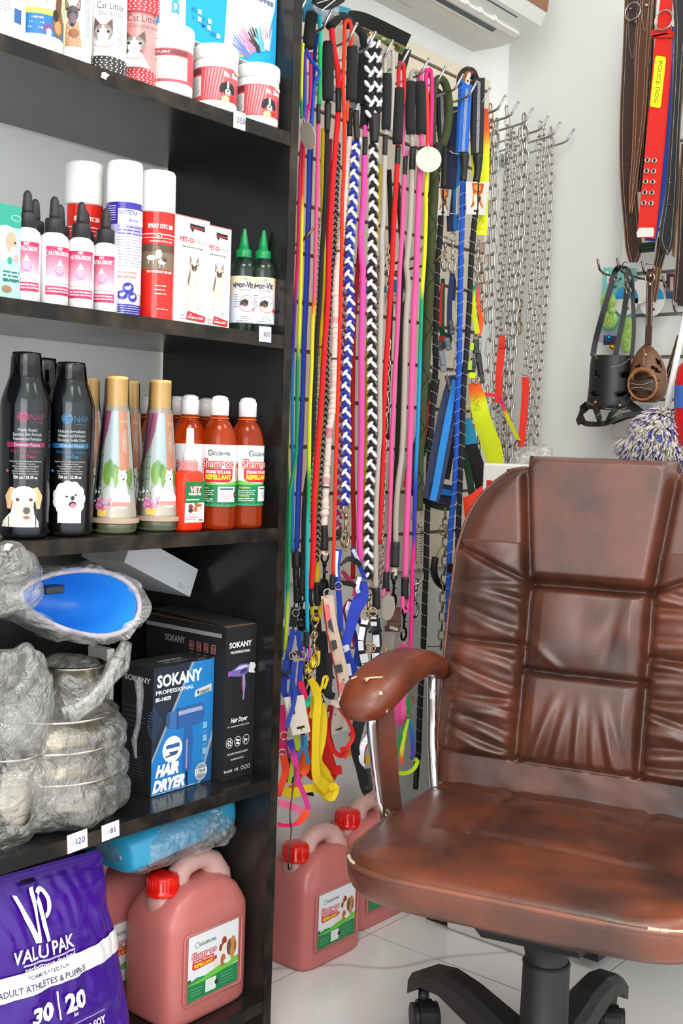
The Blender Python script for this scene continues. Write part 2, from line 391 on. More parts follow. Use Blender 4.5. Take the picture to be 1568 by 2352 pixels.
# slatted display panels
def slat_panel(name, org, ex, n, width, z0, z1, col, groove, zg, pitch=.1, gap=.0085):
    mb = MB('paint', col); org, ex, n = Vector(org), Vector(ex), Vector(n)
    def slab(za, zb, d0, d1, c):
        mb.col = L(c); P = [org+n*d0, org+ex*width+n*d0, org+ex*width+n*d1, org+n*d1]; lo = [min(p[i] for p in P) for i in (0, 1)]; hi = [max(p[i] for p in P) for i in (0, 1)]
        mb.box((lo[0], lo[1], za), (hi[0], hi[1], zb))
    slab(z0, z1, -.017, -.009, groove)
    k = math.ceil((z0-zg)/pitch); a = z0
    while a < z1-.002:
        gz = zg+k*pitch; b = min(gz-gap/2, z1)
        if b > a: slab(a, b, -.010, 0, col)
        a = max(a, gz+gap/2); k += 1
    return mb.build(name, kind='structure')
slat_panel('trim_1', (0, 1.46, 0), (0, 1, 0), (1, 0, 0), 1.03, .747, 1.965, '#e2d5c0', '#6b5b4e', .035+.0)
slat_panel('trim_2', (.335, 2.585, 0), (1, 0, 0), (0, -1, 0), 1.6, 1.10, 1.98, '#dcdcd8', '#7d7a76', 1.3745-.1*3)
# ------------------------------------------------------------------ shelving unit
YP, YQ = 1.427, 1.445          # inner and outer face of its end panel
sh = thing('shelving_unit', 'tall black laminate shelving unit with worn edges holding bottles and boxes', 'shelving unit', (0, .9, 0))
MB('laminate').box((0, YP, 0), (.298, YQ, 2.25)).set('laminate_edge').box((.298, YP-.0005, 0), (.3, YQ+.0005, 2.25)).build('side_panel', sh)
MB('laminate').box((0, .22, 0), (.298, .243, 2.25)).set('laminate_edge').box((.298, .22, 0), (.3, .243, 2.25)).build('side_panel', sh)
SHZ = [.08, .47, .90, 1.222, 1.555, 1.90]
for z in SHZ:
    MB('laminate').box((0, .243, z-.021), (.2975, YP, z)).set('laminate_edge').box((.2975, .243, z-.0213), (.2995, YP, z+.0003)).build('shelf_board', sh)
MB('laminate').box((.26, .243, 0), (.275, YP, .058)).build('plinth', sh)
# dark backing behind the two lowest bays
MB('laminate').box((.001, .243, .08), (.006, YP, .875)).build('back_panel', sh)

# price tickets
def ticket(name, px, py, z, w, h, txt, num, rot, label, X=.3005):
    p = W(px, py, X); t = thing(name, label, 'price tag', p, 'handwritten price tickets on the shelf edges')
    ey = Vector((0, -math.sin(rot), math.cos(rot))); ex = Vector((0, math.cos(rot), math.sin(rot)))
    mb = MB('paper', '#eceae4'); o = p-ex*w/2-ey*h/2
    M = Matrix.Translation(o) @ Matrix((Vector((1, 0, 0)), ex, ey)).transposed().to_4x4()
    mb.box((0, 0, 0), (.0012, w, h), M=M); a = Art(mb, plane_fn(o+Vector((.0012, 0, 0)), ex, ey))
    a.text(txt, w*320, h*380, h*330, '#9a9aa0', bold=0); a.text(num, w*640, h*340, h*480, '#3a4a78', bold=.01); mb.build('ticket_card', t)
ticket('price_tag', 549, 277, 0, .026, .027, 'GH¢', '350', .0, 'small white handwritten price tag reading 350 under the red label jars')
ticket('price_tag', 608, 768, 0, .028, .025, 'GH¢', '100', .02, 'small white handwritten price tag reading 100 below the green-capped bottles')
ticket('price_tag', 253, 1908, 0, .032, .024, 'GH¢', '85', .06, 'small white handwritten price tag reading 85, right of the 120 tag')
ticket('price_tag', 177, 1932, 0, .035, .027, 'GH¢', '120', .06, 'small white handwritten price tag reading 120 above the purple dog food bag')
# chipped paper scraps left on two edges
for px, py, lab in ((240, 174, 'torn white paper scrap stuck on the top shelf edge below the cat litter deodorizer'), (18, 1256, 'torn white paper scrap stuck on the shelf edge below the pink black shampoo bottle')):
    p = W(px, py, .3005); mb = MB('paper', '#e8e4dc'); Art(mb, plane_fn(p, (0, 1, 0), (0, 0, 1))).poly([(-7, -4), (-5, 3), (-1, 5), (8, 3), (4, -1), (2, -5)], '#e8e4dc'); P = mb.v[:]; n = len(P)
    mb.add([(x+.0008, y, z) for x, y, z in P], list(mb.f)); tag(mb.build('paper_scrap'), lab, 'paper scrap')

# ------------------------------------------------------------------ air conditioner
ac = thing('air_conditioner', 'white split air conditioner mounted high on the left wall above the leashes', 'air conditioner', (-.02, 1.98, 2.02))
prof = [(-.02, 2.025), (.06, 2.022), (.125, 2.032), (.170, 2.050), (.186, 2.08), (.192, 2.14), (.182, 2.29), (.155, 2.31), (-.02, 2.31)]
def prism_y(mb, prof, y0, y1, inset=None):
    n = len(prof); v = [(x, y0, z) for x, z in prof]+[(x, y1, z) for x, z in prof]
    mb.add(v, [(i, (i+1) % n, n+(i+1) % n, n+i) for i in range(n)]+[tuple(range(n-1, -1, -1)), tuple(range(n, 2*n))])
b = MB('plastic', '#d6d6d0'); b.smooth = False; prism_y(b, prof, 1.50, 2.435)
b.build('casing', ac)
b = MB('plastic', '#8a5b3a'); b.smooth = False; prism_y(b, [(.186, 2.078), (.188, 2.078), (.1945, 2.14), (.1925, 2.14)], 1.50, 2.432); b.build('trim_strip', ac, label='brown trim strip')
# outlet slot with vanes
sl = MB('plastic', '#4d585f'); sl.smooth = False
a0, a1 = Vector((.092, 0, 2.0262)), Vector((.165, 0, 2.0485)); d = (a1-a0).normalized(); nn = Vector((d.z, 0, -d.x))
def slabx(mb, s0, s1, y0, y1, h0, h1):
    P = [a0+d*s0+nn*h0, a0+d*s1+nn*h0, a0+d*s1+nn*h1, a0+d*s0+nn*h1]
    v = [(p.x, y0, p.z) for p in P]+[(p.x, y1, p.z) for p in P]; mb.add(v, [(0,1,2,3), (7,6,5,4), (0,4,5,1), (1,5,6,2), (2,6,7,3), (3,7,4,0)])
slabx(sl, .0, .072, 1.53, 2.345, 0, .0012)
sl.build('air_outlet', ac, label='dark air outlet slot')
sl = MB('plastic', '#e4e4df'); sl.smooth = False
slabx(sl, .026, .040, 1.53, 2.40, .0014, .012); slabx(sl, -.004, .0, 1.53, 2.35, 0, .003)
for k in range(12): slabx(sl, .040, .046, 1.62+k*.06, 1.634+k*.06, .002, .016)
sl.build('louvre_flap', ac)
pr = MB('paper', '#8b8b88'); A = Art(pr, plane_fn((.012, 2.06, 2.0232), (0, 1, 0), (1, 0, 0)))
A.lines(-60, 34, -5, 8, 4, '#a0a09c', .8, seed=3); A.text('AIR', 15, 38, 12, '#77777a', bold=.03); A.lines(2, 14, 60, 1, 4, '#77777a', 1.6)
pr.build('rating_label', ac, label='faint grey printed notice')
# ------------------------------------------------------------------ shelf goods
def base(px, X, z):                  # centre on a shelf: photo column px, distance X from the wall, shelf height z
    # pick Y such that the point (X, Y, z+.03) is seen at column px
    lo, hi = .5, 1.5
    for _ in range(40):
        Y = (lo+hi)/2; d = Vector((X, Y, z+.03))-CAM; x = 784+FPX*d.dot(RT)/d.dot(FW)
        if x < px: lo = Y
        else: hi = Y
    return Vector((X, Y, z))
def dog_face(A, u, v, s, furs, ear, muzzle, nose='#1c1a1c', hang=True):
    """simple printed dog head, s = half width in mm"""
    for k in (-1, 1):
        if hang: A.ell(u+k*s*.85, v-.05*s, s*.34, s*.75, ear, rot=k*.25)
        else: A.poly([(u+k*s*.9, v+s*1.35), (u+k*s*.25, v+s*.7), (u+k*s*.8, v+s*.2)], ear)
    A.ell(u, v, s*.78, s*.95, furs); A.ell(u, v-s*.55, s*.45, s*.5, muzzle)
    for k in (-1, 1): A.ell(u+k*s*.34, v+s*.12, s*.11, s*.1, '#2a1d18')
    A.ell(u, v-s*.38, s*.17, s*.13, nose); A.ell(u, v-s*.85, s*.2, s*.1, '#b06068')
G = {}
# ---- top shelf: squat jars with red labels
def jar(px, X, r, h, kind, label, group=None, turn=0.0):
    p = base(px, X, 1.5555); t = thing('supplement_jar', label, 'jar', p, group or 'squat red-labelled jars'); cx, cy, cz = p
    MB('gloss', '#f4f3f0').lathe([(r*.9, 0), (r*.985, .003), (r, .008), (r, h*.76), (r*.97, h*.775)], p, 36).build('jar_body', t)
    MB('plastic', '#f7f6f3').lathe([(r*1.0, h*.78), (r*1.03, h*.79), (r*1.03, h*.965), (r*.99, h), (r*.4, h*1.003)], p, 36).build('lid', t)
    mb = MB('paper'); A = Art(mb, cyl_fn(cx, cy, cz, r, facing(cx, cy)+turn), 4); W_ = r*1000*1.9; H = h*1000
    red = '#d0555c'
    if kind == 'back':
        A.rect(-W_, H*.16, W_, H*.64, red); A.rect(-W_*.9, H*.20, W_*.42, H*.53, '#f1efe9'); A.rect(-W_*.9, H*.55, W_*.42, H*.62, '#7c3a3c')
        A.text('SUPPLEMENT', -W_*.2, H*.565, 5.5, '#d9c9c5', w=26); A.lines(-W_*.75, H*.49, W_*.36, 12, 2.6, '#a8a8a8', .6, seed=5)
    elif kind == 'shed':
        A.rect(-W_, H*.13, W_, H*.64, red); A.rect(-W_*.80, H*.2, -W_*.36, H*.5, '#f0eeea'); A.rect(-W_*.80, H*.53, -W_*.36, H*.62, '#7d2c34')
        A.lines(-W_*.78, H*.47, -W_*.4, 11, 2.4, '#555', .6, seed=6)
        for k in range(7): A.poly([(-W_*.3+k*4, H*.14), (-W_*.28+k*4, H*.14), (-W_*.2+k*5, H*.62), (-W_*.24+k*5, H*.62)], mix('#d0555c', '#f3cfd0', .35+.08*(k % 3)))
        A.ell(W_*.62, H*.62, 10, 3.5, '#e6dcc0'); A.text('Mr. Shed', W_*.42, H*.5, 11, '#fdf6f2', w=30, bold=.04)
        dog_face(A, W_*.30, H*.33, 11, '#20191b', '#201a1c', '#efe6dc'); A.rect(W_*.30-1.8, H*.33, W_*.30+1.8, H*.33+10, '#f3ece4')
        A.ell(W_*.24, H*.16, 7, 5, '#d9bf94'); A.ell(W_*.44, H*.185, 4.6, 4.6, '#d6202a'); A.lines(W_*.56, H*.40, W_*.9, 8, 4.2, '#33272a', 1.0, seed=8)
        A.rect(-W_, 0, W_, .01, red)
    mb.build('label_print', t)
    return t
jar(390, .268, .0345, .101, 'back', 'white jar with red label showing its back text, left of two matching jars')
jar(494, .268, .0345, .099, 'shed', 'white jar with red collie label, middle of the three red-labelled jars')
jar(591, .268, .0345, .096, 'shed', 'white jar with red collie label, rightmost jar beside the shelf end panel')
def yeast_jar(px, X, r, kind, label):
    p = base(px, X, 1.5555); t = thing('supplement_jar', label, 'jar', p, 'tall white supplement jars'); cx, cy, cz = p
    MB('gloss', '#f6f5f2').lathe([(r*.93, 0), (r, .004), (r, .13), (r*.93, .137)], p, 36).build('jar_body', t)
    MB('plastic', '#f2f1ee').lathe([(r*1.0, .138), (r*1.02, .14), (r*1.02, .165), (r*.9, .168)], p, 36).build('lid', t)
    mb = MB('paper'); A = Art(mb, cyl_fn(cx, cy, cz, r, facing(cx, cy)), 4); w_ = r*1500
    if kind == 'front':
        A.rect(-w_, 20, w_, 128, '#dfe9b4'); A.rect(-w_, 20, w_, 46, '#1b6fae'); A.rect(-w_, 46, w_*.55, 53, '#f0cf55'); A.lines(-w_*.45, 40, w_*.25, 3, 6.5, '#cfe0ee', 2, seed=2)
        A.text('with Garlic Flavoring', -6, 65, 6, '#7a7c4a', w=38); A.text('Brewers Yeast', -4, 74, 12, '#23331f', w=46, bold=.03)
        A.ell(w_*.28, 28, 7, 7, '#6c4a86'); A.ell(w_*.30, 24, 4, 5, '#e7d9e8'); A.ell(w_*.62, 40, 11, 20, '#8a5a38'); A.ell(w_*.62, 66, 6, 20, '#6b4630', rot=-.15); A.ell(w_*.60, 34, 7, 9, '#c58e5a'); A.ell(w_*.5, 48, 5, 8, '#2c211d')
    elif kind == 'shepherd':
        A.rect(-w_, 20, w_, 128, '#e4ecc6'); A.rect(w_*.30, 22, w_, 126, '#eeeeea')
        A.poly([(-14, 22), (-13, 52), (-9, 58), (4, 56), (7, 40), (9, 22)], '#b98a68')
        for q in (-1, 1): A.poly([(-4+q*11, 92), (-4+q*10, 70), (-4+q*3, 72)], '#3b3337'); A.poly([(-4+q*10, 88), (-4+q*9, 73), (-4+q*5, 74)], '#a98273')
        A.ell(-4, 66, 8, 11, '#4a4148'); A.ell(-4, 58, 5, 9, '#6a5a62'); A.ell(-4, 51, 3, 2.5, '#17151a'); A.ell(-7, 68, 1.4, 1.2, '#120f10'); A.ell(0, 68, 1.4, 1.2, '#120f10'); A.ell(-2, 40, 7, 6, '#8f5c36')
        A.lines(w_*.36, 118, w_*.66, 32, 2.6, '#8b8f92', .9, seed=9)
    else:
        A.rect(-w_, 16, w_, 128, '#efeee9'); A.lines(-w_*.5, 110, w_*.35, 26, 3, '#7e8894', .8, seed=4); A.rect(w_*.35, 22, w_*.6, 40, '#2b5c9a')
    mb.build('label_print', t)
yeast_jar(4, .262, .030, 'side', 'white supplement jar with grey print cut off by the left frame edge, top shelf')
yeast_jar(86, .262, .0335, 'front', 'white jar with green, yellow and blue brewers yeast label')
yeast_jar(172, .265, .0225, 'shepherd', 'narrow white jar with a german shepherd portrait on its label')
def deodorizer(px, X, r, bgc, dots, label):
    p = base(px, X, 1.5555); t = thing('deodorizer_can', label, 'can', p, 'cat litter deodorizer cans'); cx, cy, cz = p
    MB('gloss', bgc).lathe([(r*.95, 0), (r, .003), (r, .215), (r*.9, .222)], p, 36).build('can_body', t)
    MB('plastic', '#f4f4f2').lathe([(r*.92, .222), (r*.92, .24), (r*.85, .244)], p, 30).build('cap', t)
    mb = MB('paper'); A = Art(mb, cyl_fn(cx, cy, cz, r, facing(cx, cy)), 4); w_ = r*1000*1.6
    A.rect(-w_, 2, w_, 24, dots); R = random.Random(3)
    for i in range(13):
        for j in range(6): A.ell(-w_+2+i*w_*2/13+(j % 2)*1.6, 4.3+j*3.5, 1.1, 1.1, '#f5eded', n=7)
    if dots[1] == 'd': 
        A.rect(-w_, 104, w_, 132, dots)
        for i in range(13):
            for j in range(7): A.ell(-w_+2+i*w_*2/13+(j % 2)*1.6, 106+j*3.8, 1.1, 1.1, '#f7dcdc', n=7)
    # cat
    A.poly([(-16, 24), (-13, 42), (-7, 52), (0, 46), (5, 40), (12, 24)], '#f4f2ef'); 
    for q in (-1, 1): A.poly([(-5+q*11, 76), (-5+q*12, 58), (-5+q*3, 66)], '#5a4a45')
    A.ell(-5, 56, 12, 11, '#8c7a70'); A.ell(-5, 52, 7, 10, '#f6f3f0'); A.poly([(-7.5, 54), (-2.5, 54), (-4, 66), (-6, 66)], '#f6f3f0')
    for q in (-1, 1): A.ell(-5+q*6.3, 57, 3, 3.2, '#d6e2ea'); A.ell(-5+q*6.3, 57, 2, 2.4, '#20262c')
    A.ell(-5, 49.5, 1.6, 1.2, '#dc9aa0'); A.loop(-5, 44, 14, 9, .8, '#c86a90', a0=math.pi*1.1, a1=math.pi*1.9); A.ell(-3, 35, 1.4, 1.4, '#c7a24a')
    A.text('Cat Litter', 4, 88, 13.5, '#33302e', w=34, bold=0); A.text('Deodorizer', 6, 79, 8.5, '#4b4744', w=32, bold=-.003); A.lines(2, 73, 15, 1, 3, '#999', .8)
    A.lines(12, 58, 22, 7, 3.4, '#8c8c8c', 1, seed=12); mb.build('label_print', t)
deodorizer(245, .262, .0275, '#f1f1ef', '#3c3a38', 'white cat litter deodorizer can with black dotted band')
deodorizer(318, .262, .024, '#ee9f9b', '#dd3b46', 'pink cat litter deodorizer can with red dotted band')
# glove box with blue wave, standing behind the jars
p0 = Vector((.262, 1.163, 1.658)); t = thing('glove_box', 'white and blue disposable glove box with coloured hands printed on it', 'box', p0)
mb = MB('carton', '#e9e9e6'); mb.box(p0+Vector((-.09, 0, 0)), p0+Vector((0, .2615, .21)), .001); 
A = Art(mb, plane_fn(p0, (0, 1, 0), (0, 0, 1)))
A.rect(0, 0, 7, 209, '#2f9ad6'); A.T = (1.2, -42, 1, -90); A.rect(84, 91, 150, 299, '#17a3d8'); A.poly([(146, 91), (153, 91), (156, 160), (160, 299), (148, 299)], '#17a3d8')
A.poly([(168, 91), (176, 94), (195, 103), (220, 122), (238, 150), (248, 190), (252, 240), (252.5, 299), (252.6, 299), (252.6, 91)], '#17a6dc')
for k in range(20):
    t0, t1 = k/20, (k+1)/20; f_ = lambda t_, o: (172+t_*73, 91.5+o+72*t_**2.0)
    A.poly([f_(t0, 0), f_(t1, 0), f_(t1, 3.5*(1-t1*.6)), f_(t0, 3.5)], mix('#f4c81c', '#ee6a48', t0))
def hand(A, u, v, rot, s, c, c2):
    cr, sr = math.cos(rot), math.sin(rot); T_ = lambda x, y: (u+(x*cr-y*sr)*s, v+(x*sr+y*cr)*s)
    A.poly([T_(-5, -18), T_(5, -18), T_(7, 0), T_(-7, 0)], c)
    for i, (x, l, q) in enumerate(((-6, 15, .18), (-2.2, 19, .06), (1.8, 20, -.03), (5.4, 17, -.14))):
        a = Vector((x, 0)); d_ = Vector((math.sin(-q), math.cos(q))); n_ = Vector((d_.y, -d_.x))*1.7
        A.poly([T_(*(a-n_)), T_(*(a+n_)), T_(*(a+n_*.7+d_*l)), T_(*(a+d_*(l+1.5))), T_(*(a-n_*.7+d_*l))], c2 if i % 2 else c)
    A.poly([T_(-7, -8), T_(-14, 3), T_(-12, 5), T_(-5.5, -1)], c2)
for u, v, ro, c, c2 in ((186, 108, .95, '#6d7dc0', '#8a96cf'), (197, 122, .72, '#cf84b6', '#e0a0c6'), (212, 128, .5, '#3b3433', '#5a4c48'), (222, 132, .28, '#5bb9dd', '#8bd0e8'), (234, 138, -.02, '#e3cfd8', '#cdb4c2')): hand(A, u, v, ro, 1.0, c, c2)
A.text('100PCS', 60, 144, 17, '#38a7d6', w=52, bold=.04, rot=-math.pi/2); A.text('Gloves', 222, 193, 15, '#5b6d98', w=44, bold=.02)
for a_, b_, s_ in ((104, 132, 'XL'), (104, 121, 'L'), (122, 124, 'S'), (121, 114, 'M'), (138, 107, 'XS')): A.rect(a_, b_, a_+6, b_+7, '#eef4f6'); A.text(s_, a_-7, b_+1, 8, '#1a6f9e')
mb.build('carton_body', t)
p0 = Vector((.06, 1.37, 1.555)); t = thing('storage_box', 'dark blue box behind the glove box against the shelf end panel', 'box', p0); 
MB('gloss', '#10608f').box((.05, 1.375, 1.70), (.11, 1.42, 1.84), .004).set(None, '#17191d').box((.05, 1.372, 1.555), (.12, 1.421, 1.70), .006).build('carton_body', t)

# ---- second shelf
Z2 = 1.2225
def dropper(px, X, label, r=.0188, turn=0.0):
    p = base(px, X, Z2); t = thing('dropper_bottle', label, 'bottle', p, 'pink nutrition drop bottles'); cx, cy, cz = p
    MB('gloss', '#f3f1f1').lathe([(r*.9, 0), (r, .003), (r, .088), (r*.93, .096), (r*.62, .101), (r*.6, .104)], p, 28).build('bottle_body', t)
    MB('rubber', '#26262a').lathe([(.0128, .101), (.0128, .118), (.0118, .121), (.0075, .1225)], p, 24).build('dropper_cap', t)
    MB('rubber', '#2b2b2e').lathe([(.0068, .122), (.0072, .126), (.0062, .140), (.0058, .146), (.0035, .151), (.0005, .1525)], p, 18).build('dropper_bulb', t)
    mb = MB('paper'); A = Art(mb, cyl_fn(cx, cy, cz, r, facing(cx, cy)+turn), 4); w_ = 19
    for k in range(12):
        A.rect(-w_, 35+k*3.8, w_, 35+(k+1)*3.8+.2, mix('#f6c6d4', '#cf2258', (k/11)**.7)); A.h -= .03
    A.h += .1; A.rect(-w_, 15, w_, 27, '#e2376c'); A.text('PET', 0, 76, 5, '#fbe6ec', w=7, bold=.04); A.text('NUTRI-DROPS', 0, 69, 7.5, '#fff2f5', w=30, bold=.035)
    for q in (-1, 1): A.loop(q*14, 71.5, 5, 5.4, .5, '#fde', a0=-1 if q > 0 else math.pi-1, a1=1 if q > 0 else math.pi+1)
    A.poly([(0, 64)]+[(8*math.sin(q)*(1 if math.cos(q) < .55 else .75), 47+8.4*-math.cos(q)) for q in [i*.35 for i in range(-7, 8)]][::-1], '#f6c6d3')
    A.ell(0, 47.5, 7.2, 7.2, '#e87fa0'); A.ell(0, 48.5, 5.6, 5.2, '#efa0b7')
    A.text('The Nutritional Advantage!', 0, 30, 4.2, '#9c6678', w=32, bold=0); A.text('Rapid, Nutrient Rich Supplement', 0, 22.5, 3.6, '#fff', w=32); A.text('For All Life Stages of Dogs and Puppies', 0, 18.6, 3.2, '#fff', w=34); A.text('NET WT 8 FL OZ', 0, 15.6, 2.6, '#8e1640', w=26)
    mb.build('label_print', t); return t
dropper(60, .262, 'nutrition drop bottle with pink label standing right of the green box', turn=.0)
dropper(122, .262, 'nutrition drop bottle whose pink label is turned right, showing blank side text', r=.0205, turn=.42)
dropper(184, .266, 'nutrition drop bottle with full pink drop visible, second bottle from the tall cans')
dropper(240, .262, 'nutrition drop bottle with pink label directly left of the purple spray can', turn=-.25)
for px in (78, 135, 192): 
    dropper(px, .222, {78: 'black dropper bottle hidden behind the leftmost nutrition drop bottle', 135: 'black dropper bottle hidden behind the turned nutrition drop bottle', 192: 'black dropper bottle hidden behind the full pink drop bottle'}[px])
def spray_can(px, X, r, H, art, label):
    p = base(px, X, Z2); t = thing('spray_can', label, 'spray can', p, 'white-capped spray cans'); cx, cy, cz = p; hc = H*.735
    MB('gloss', '#e9e8ea').lathe([(r*.95, 0), (r*.99, .002), (r*.99, hc-.004), (r*.9, hc)], p, 36).build('can_body', t)
    MB('plastic', '#f5f5f3').lathe([(r*1.0, hc-.002), (r*1.01, hc), (r*.99, H-.004), (r*.93, H), (r*.3, H+.0005)], p, 36).build('cap', t)
    mb = MB('gloss'); A = Art(mb, cyl_fn(cx, cy, cz, r, facing(cx, cy)), 4); w_ = r*1000*1.57; art(A, w_, hc*1000); mb.build('label_print', t)
def otc(A, w, h):
    A.rect(-w*.62, 2, w, h-3, '#d92416'); A.rect(-w, 2, -w*.62, h-3, '#e6e3ea'); A.rect(-w*.62, h*.775, w, h*.785, '#f6ded8'); A.rect(-w*.62, h*.745, w, h*.75, '#f6ded8')
    A.text('SPRAY OTC 200', 6, h*.835, 8.5, '#fbeee8', w=41, bold=.05); A.ell(3, h*.764, 4.4, 4.4, '#fbeee8'); A.ell(3, h*.764, 3, 3, '#d92416'); A.text('R', 3, h*.752, 4, '#fff'); A.text('oxytetracycline HCL Spray 200ml', 8, h*.71, 4, '#fbd7cf', w=38)
    A.rect(-w*.6, h*.46, w*.75, h*.69, '#7d6a52'); A.rect(-w*.6, h*.62, w*.75, h*.69, '#5c4736'); 
    for a, b, c, d_ in ((-8, h*.565, 7, 4), (3, h*.60, 5, 7), (8, h*.53, 6, 4)): A.ell(a, b, c, d_, '#e9e4da'); A.rect(a-c*.6, b-9, a-c*.45, b, '#e0d8c8'); A.rect(a+c*.4, b-9, a+c*.55, b, '#e0d8c8')
    A.ell(2, h*.655, 3, 3, '#8a4e2c'); A.ell(12, h*.55, 4, 3, '#5a3a22'); A.text('FOR VETERINARY USE ONLY', 6, h*.43, 4.8, '#fdebe4', w=40, bold=.04)
    A.lines(-2, h*.31, 16, 3, 6, '#fbd7cf', 1.6, seed=3); A.lines(2, h*.1, 20, 1, 3, '#fbd7cf', 1.4, seed=4)
def oxy(A, w, h):
    A.rect(-w, h*.80, w, h-1, '#3b2a9c'); A.rect(-w, h*.72, w, h*.80, '#b7b2e0'); A.rect(-w, h*.2, w, h*.72, '#e9e7ef'); A.rect(-w, 2, w, h*.105, '#3b2a9c'); 
    for k in range(7): A.rect(-w*.66, h*(.835+k*.02), -w*.3, h*(.842+k*.02), '#cfc9f2')
    A.rect(-w*.22, h*.80, w, h*.935, '#f3f2f7'); A.text('OXYTETRA', 6, h*.885, 9.5, '#2f2a8c', w=29, bold=.015); A.text('Aerosol', 14, h*.825, 7.5, '#3b3890', w=16, shear=.3)
    A.lines(-w*.22, h*.775, w*.8, 3, 5, '#5b55b0', 2, seed=2); A.lines(-w*.22, h*.69, w*.8, 11, 4.2, '#8c8a98', .9, seed=3)
    A.text('For animal treatment', 6, h*.375, 5, '#d8694a', w=32, shear=.2); A.text('Shake well before', 5, h*.335, 5.5, '#d8694a', w=30, shear=.2)
    for a, b, c in ((8, .245, 8.5), (0, .185, 7), (15, .17, 7)): A.ell(a, h*b, c, c, '#33309a'); A.ell(a-1, h*b, c*.5, c*.32, '#e6e8f4'); A.ell(a+c*.3, h*b+2, c*.2, c*.3, '#e6e8f4')
    A.lines(-w*.2, h*.085, w*.7, 4, 3.4, '#b9c3ee', 1, seed=5)
spray_can(188, .185, .0285, .228, otc, 'white-capped red spray can standing in the back row behind the droppers')
spray_can(281, .25, .0262, .226, oxy, 'white-capped purple and white animal spray can, tallest on its shelf')
spray_can(357, .25, .0266, .225, otc, 'red spray can with goat picture beside the upright white cartons')
# upright cartons with french bulldog
def dogbox(y0, y1, X, H, label):
    p = Vector((X, (y0+y1)/2, Z2)); t = thing('medicine_box', label, 'box', p, 'white heat inducer cartons'); mb = MB('carton', '#efedea'); mb.box((X-.045, y0, Z2), (X, y1, Z2+H), .0007)
    wd = (y1-y0)*1000; A = Art(mb, plane_fn((X, y0, Z2), (0, 1, 0), (0, 0, 1))); A.rect(0, H*1000-1.6, wd, H*1000-.4, '#c85a50')
    h = H*1000; A.poly([(wd*.42, h*.90), (wd*.85, h*.885), (wd*.85, h*.935), (wd*.42, h*.94)], '#2a2426'); A.poly([(wd*.42, h*.90), (wd*.5, h*.86), (wd*.55, h*.90)], '#2a2426'); A.text('DivaPharma', wd*.63, h*.90, 4.2, '#d8463c', w=wd*.36)
    A.text('PET-O-', wd*.36, h*.765, 10, '#cf3434', w=wd*.42, bold=.03); A.text('Heat', wd*.77, h*.765, 10, '#8d8b8b', w=wd*.32, bold=-.01); A.text('Heat Inducer For Dogs', wd*.5, h*.715, 4, '#3a3436', w=wd*.6)
    # dog
    bx = wd*.56; A.poly([(bx-12, h*.20), (bx-9, h*.20), (bx-8, h*.34), (bx+6, h*.34), (bx+8, h*.17), (bx+11.5, h*.17), (bx+9, h*.42), (bx+8, h*.53), (bx-8, h*.53), (bx-13, h*.4)], '#dccbb6')
    A.poly([(bx-13, h*.4), (bx-8, h*.53), (bx-7, h*.47), (bx-11, h*.36)], '#6a5c50'); A.ell(bx-11, h*.195, 2.6, 1.5, '#c8b59d'); A.ell(bx+10, h*.165, 2.6, 1.5, '#c8b59d'); A.ell(bx, h*.44, 6, 12, '#efe4d6')
    for q in (-1, 1): A.poly([(bx+q*9, h*.645), (bx+q*9.5, h*.56), (bx+q*2, h*.575)], '#3a3234'); A.poly([(bx+q*8.4, h*.63), (bx+q*8.4, h*.57), (bx+q*4, h*.577)], '#c79a90')
    A.ell(bx, h*.555, 8.5, 7.5, '#d6c3ac'); A.ell(bx, h*.535, 5.5, 4.5, '#4a3a36'); A.rect(bx-1, h*.55, bx+1, h*.59, '#efe6da'); A.ell(bx-5, h*.56, 1.5, 1.6, '#181415'); A.ell(bx+5, h*.56, 1.5, 1.6, '#181415'); A.ell(bx, h*.525, 1.8, 1.1, '#c88480')
    A.poly([(wd*.36, h*.055), (wd*.9, h*.045), (wd*.93, h*.10), (wd*.72, h*.115), (wd*.4, h*.135)], '#cf2f35'); A.ell(wd*.27, h*.09, 5.6, 6, '#efe3e0'); A.loop(wd*.27, h*.09, 5.6, 6, .5, '#b9b0b0'); A.text('For', wd*.5, h*.098, 3.4, '#fff'); A.text('DOGS & CATS', wd*.63, h*.07, 4.4, '#fff', w=wd*.44, bold=.05); A.text('250ml', wd*.27, h*.085, 3, '#c03030')
    B = Art(mb, plane_fn((X-.045, y0, Z2), (1, 0, 0), (0, 0, 1))); B.text('Heat', 30, h*.8, 6, '#999'); B.rect(6, 6, 12, 12, '#888'); B.lines(8, h*.6, 34, 14, 4, '#aaa', .7, seed=8)
    mb.build('carton_body', t)
dogbox(1.2115, 1.2855, .262, .168, 'white medicine carton with french bulldog, next to the red spray can')
dogbox(1.2865, 1.346, .250, .166, 'white medicine carton with french bulldog, next to the green-capped bottles')
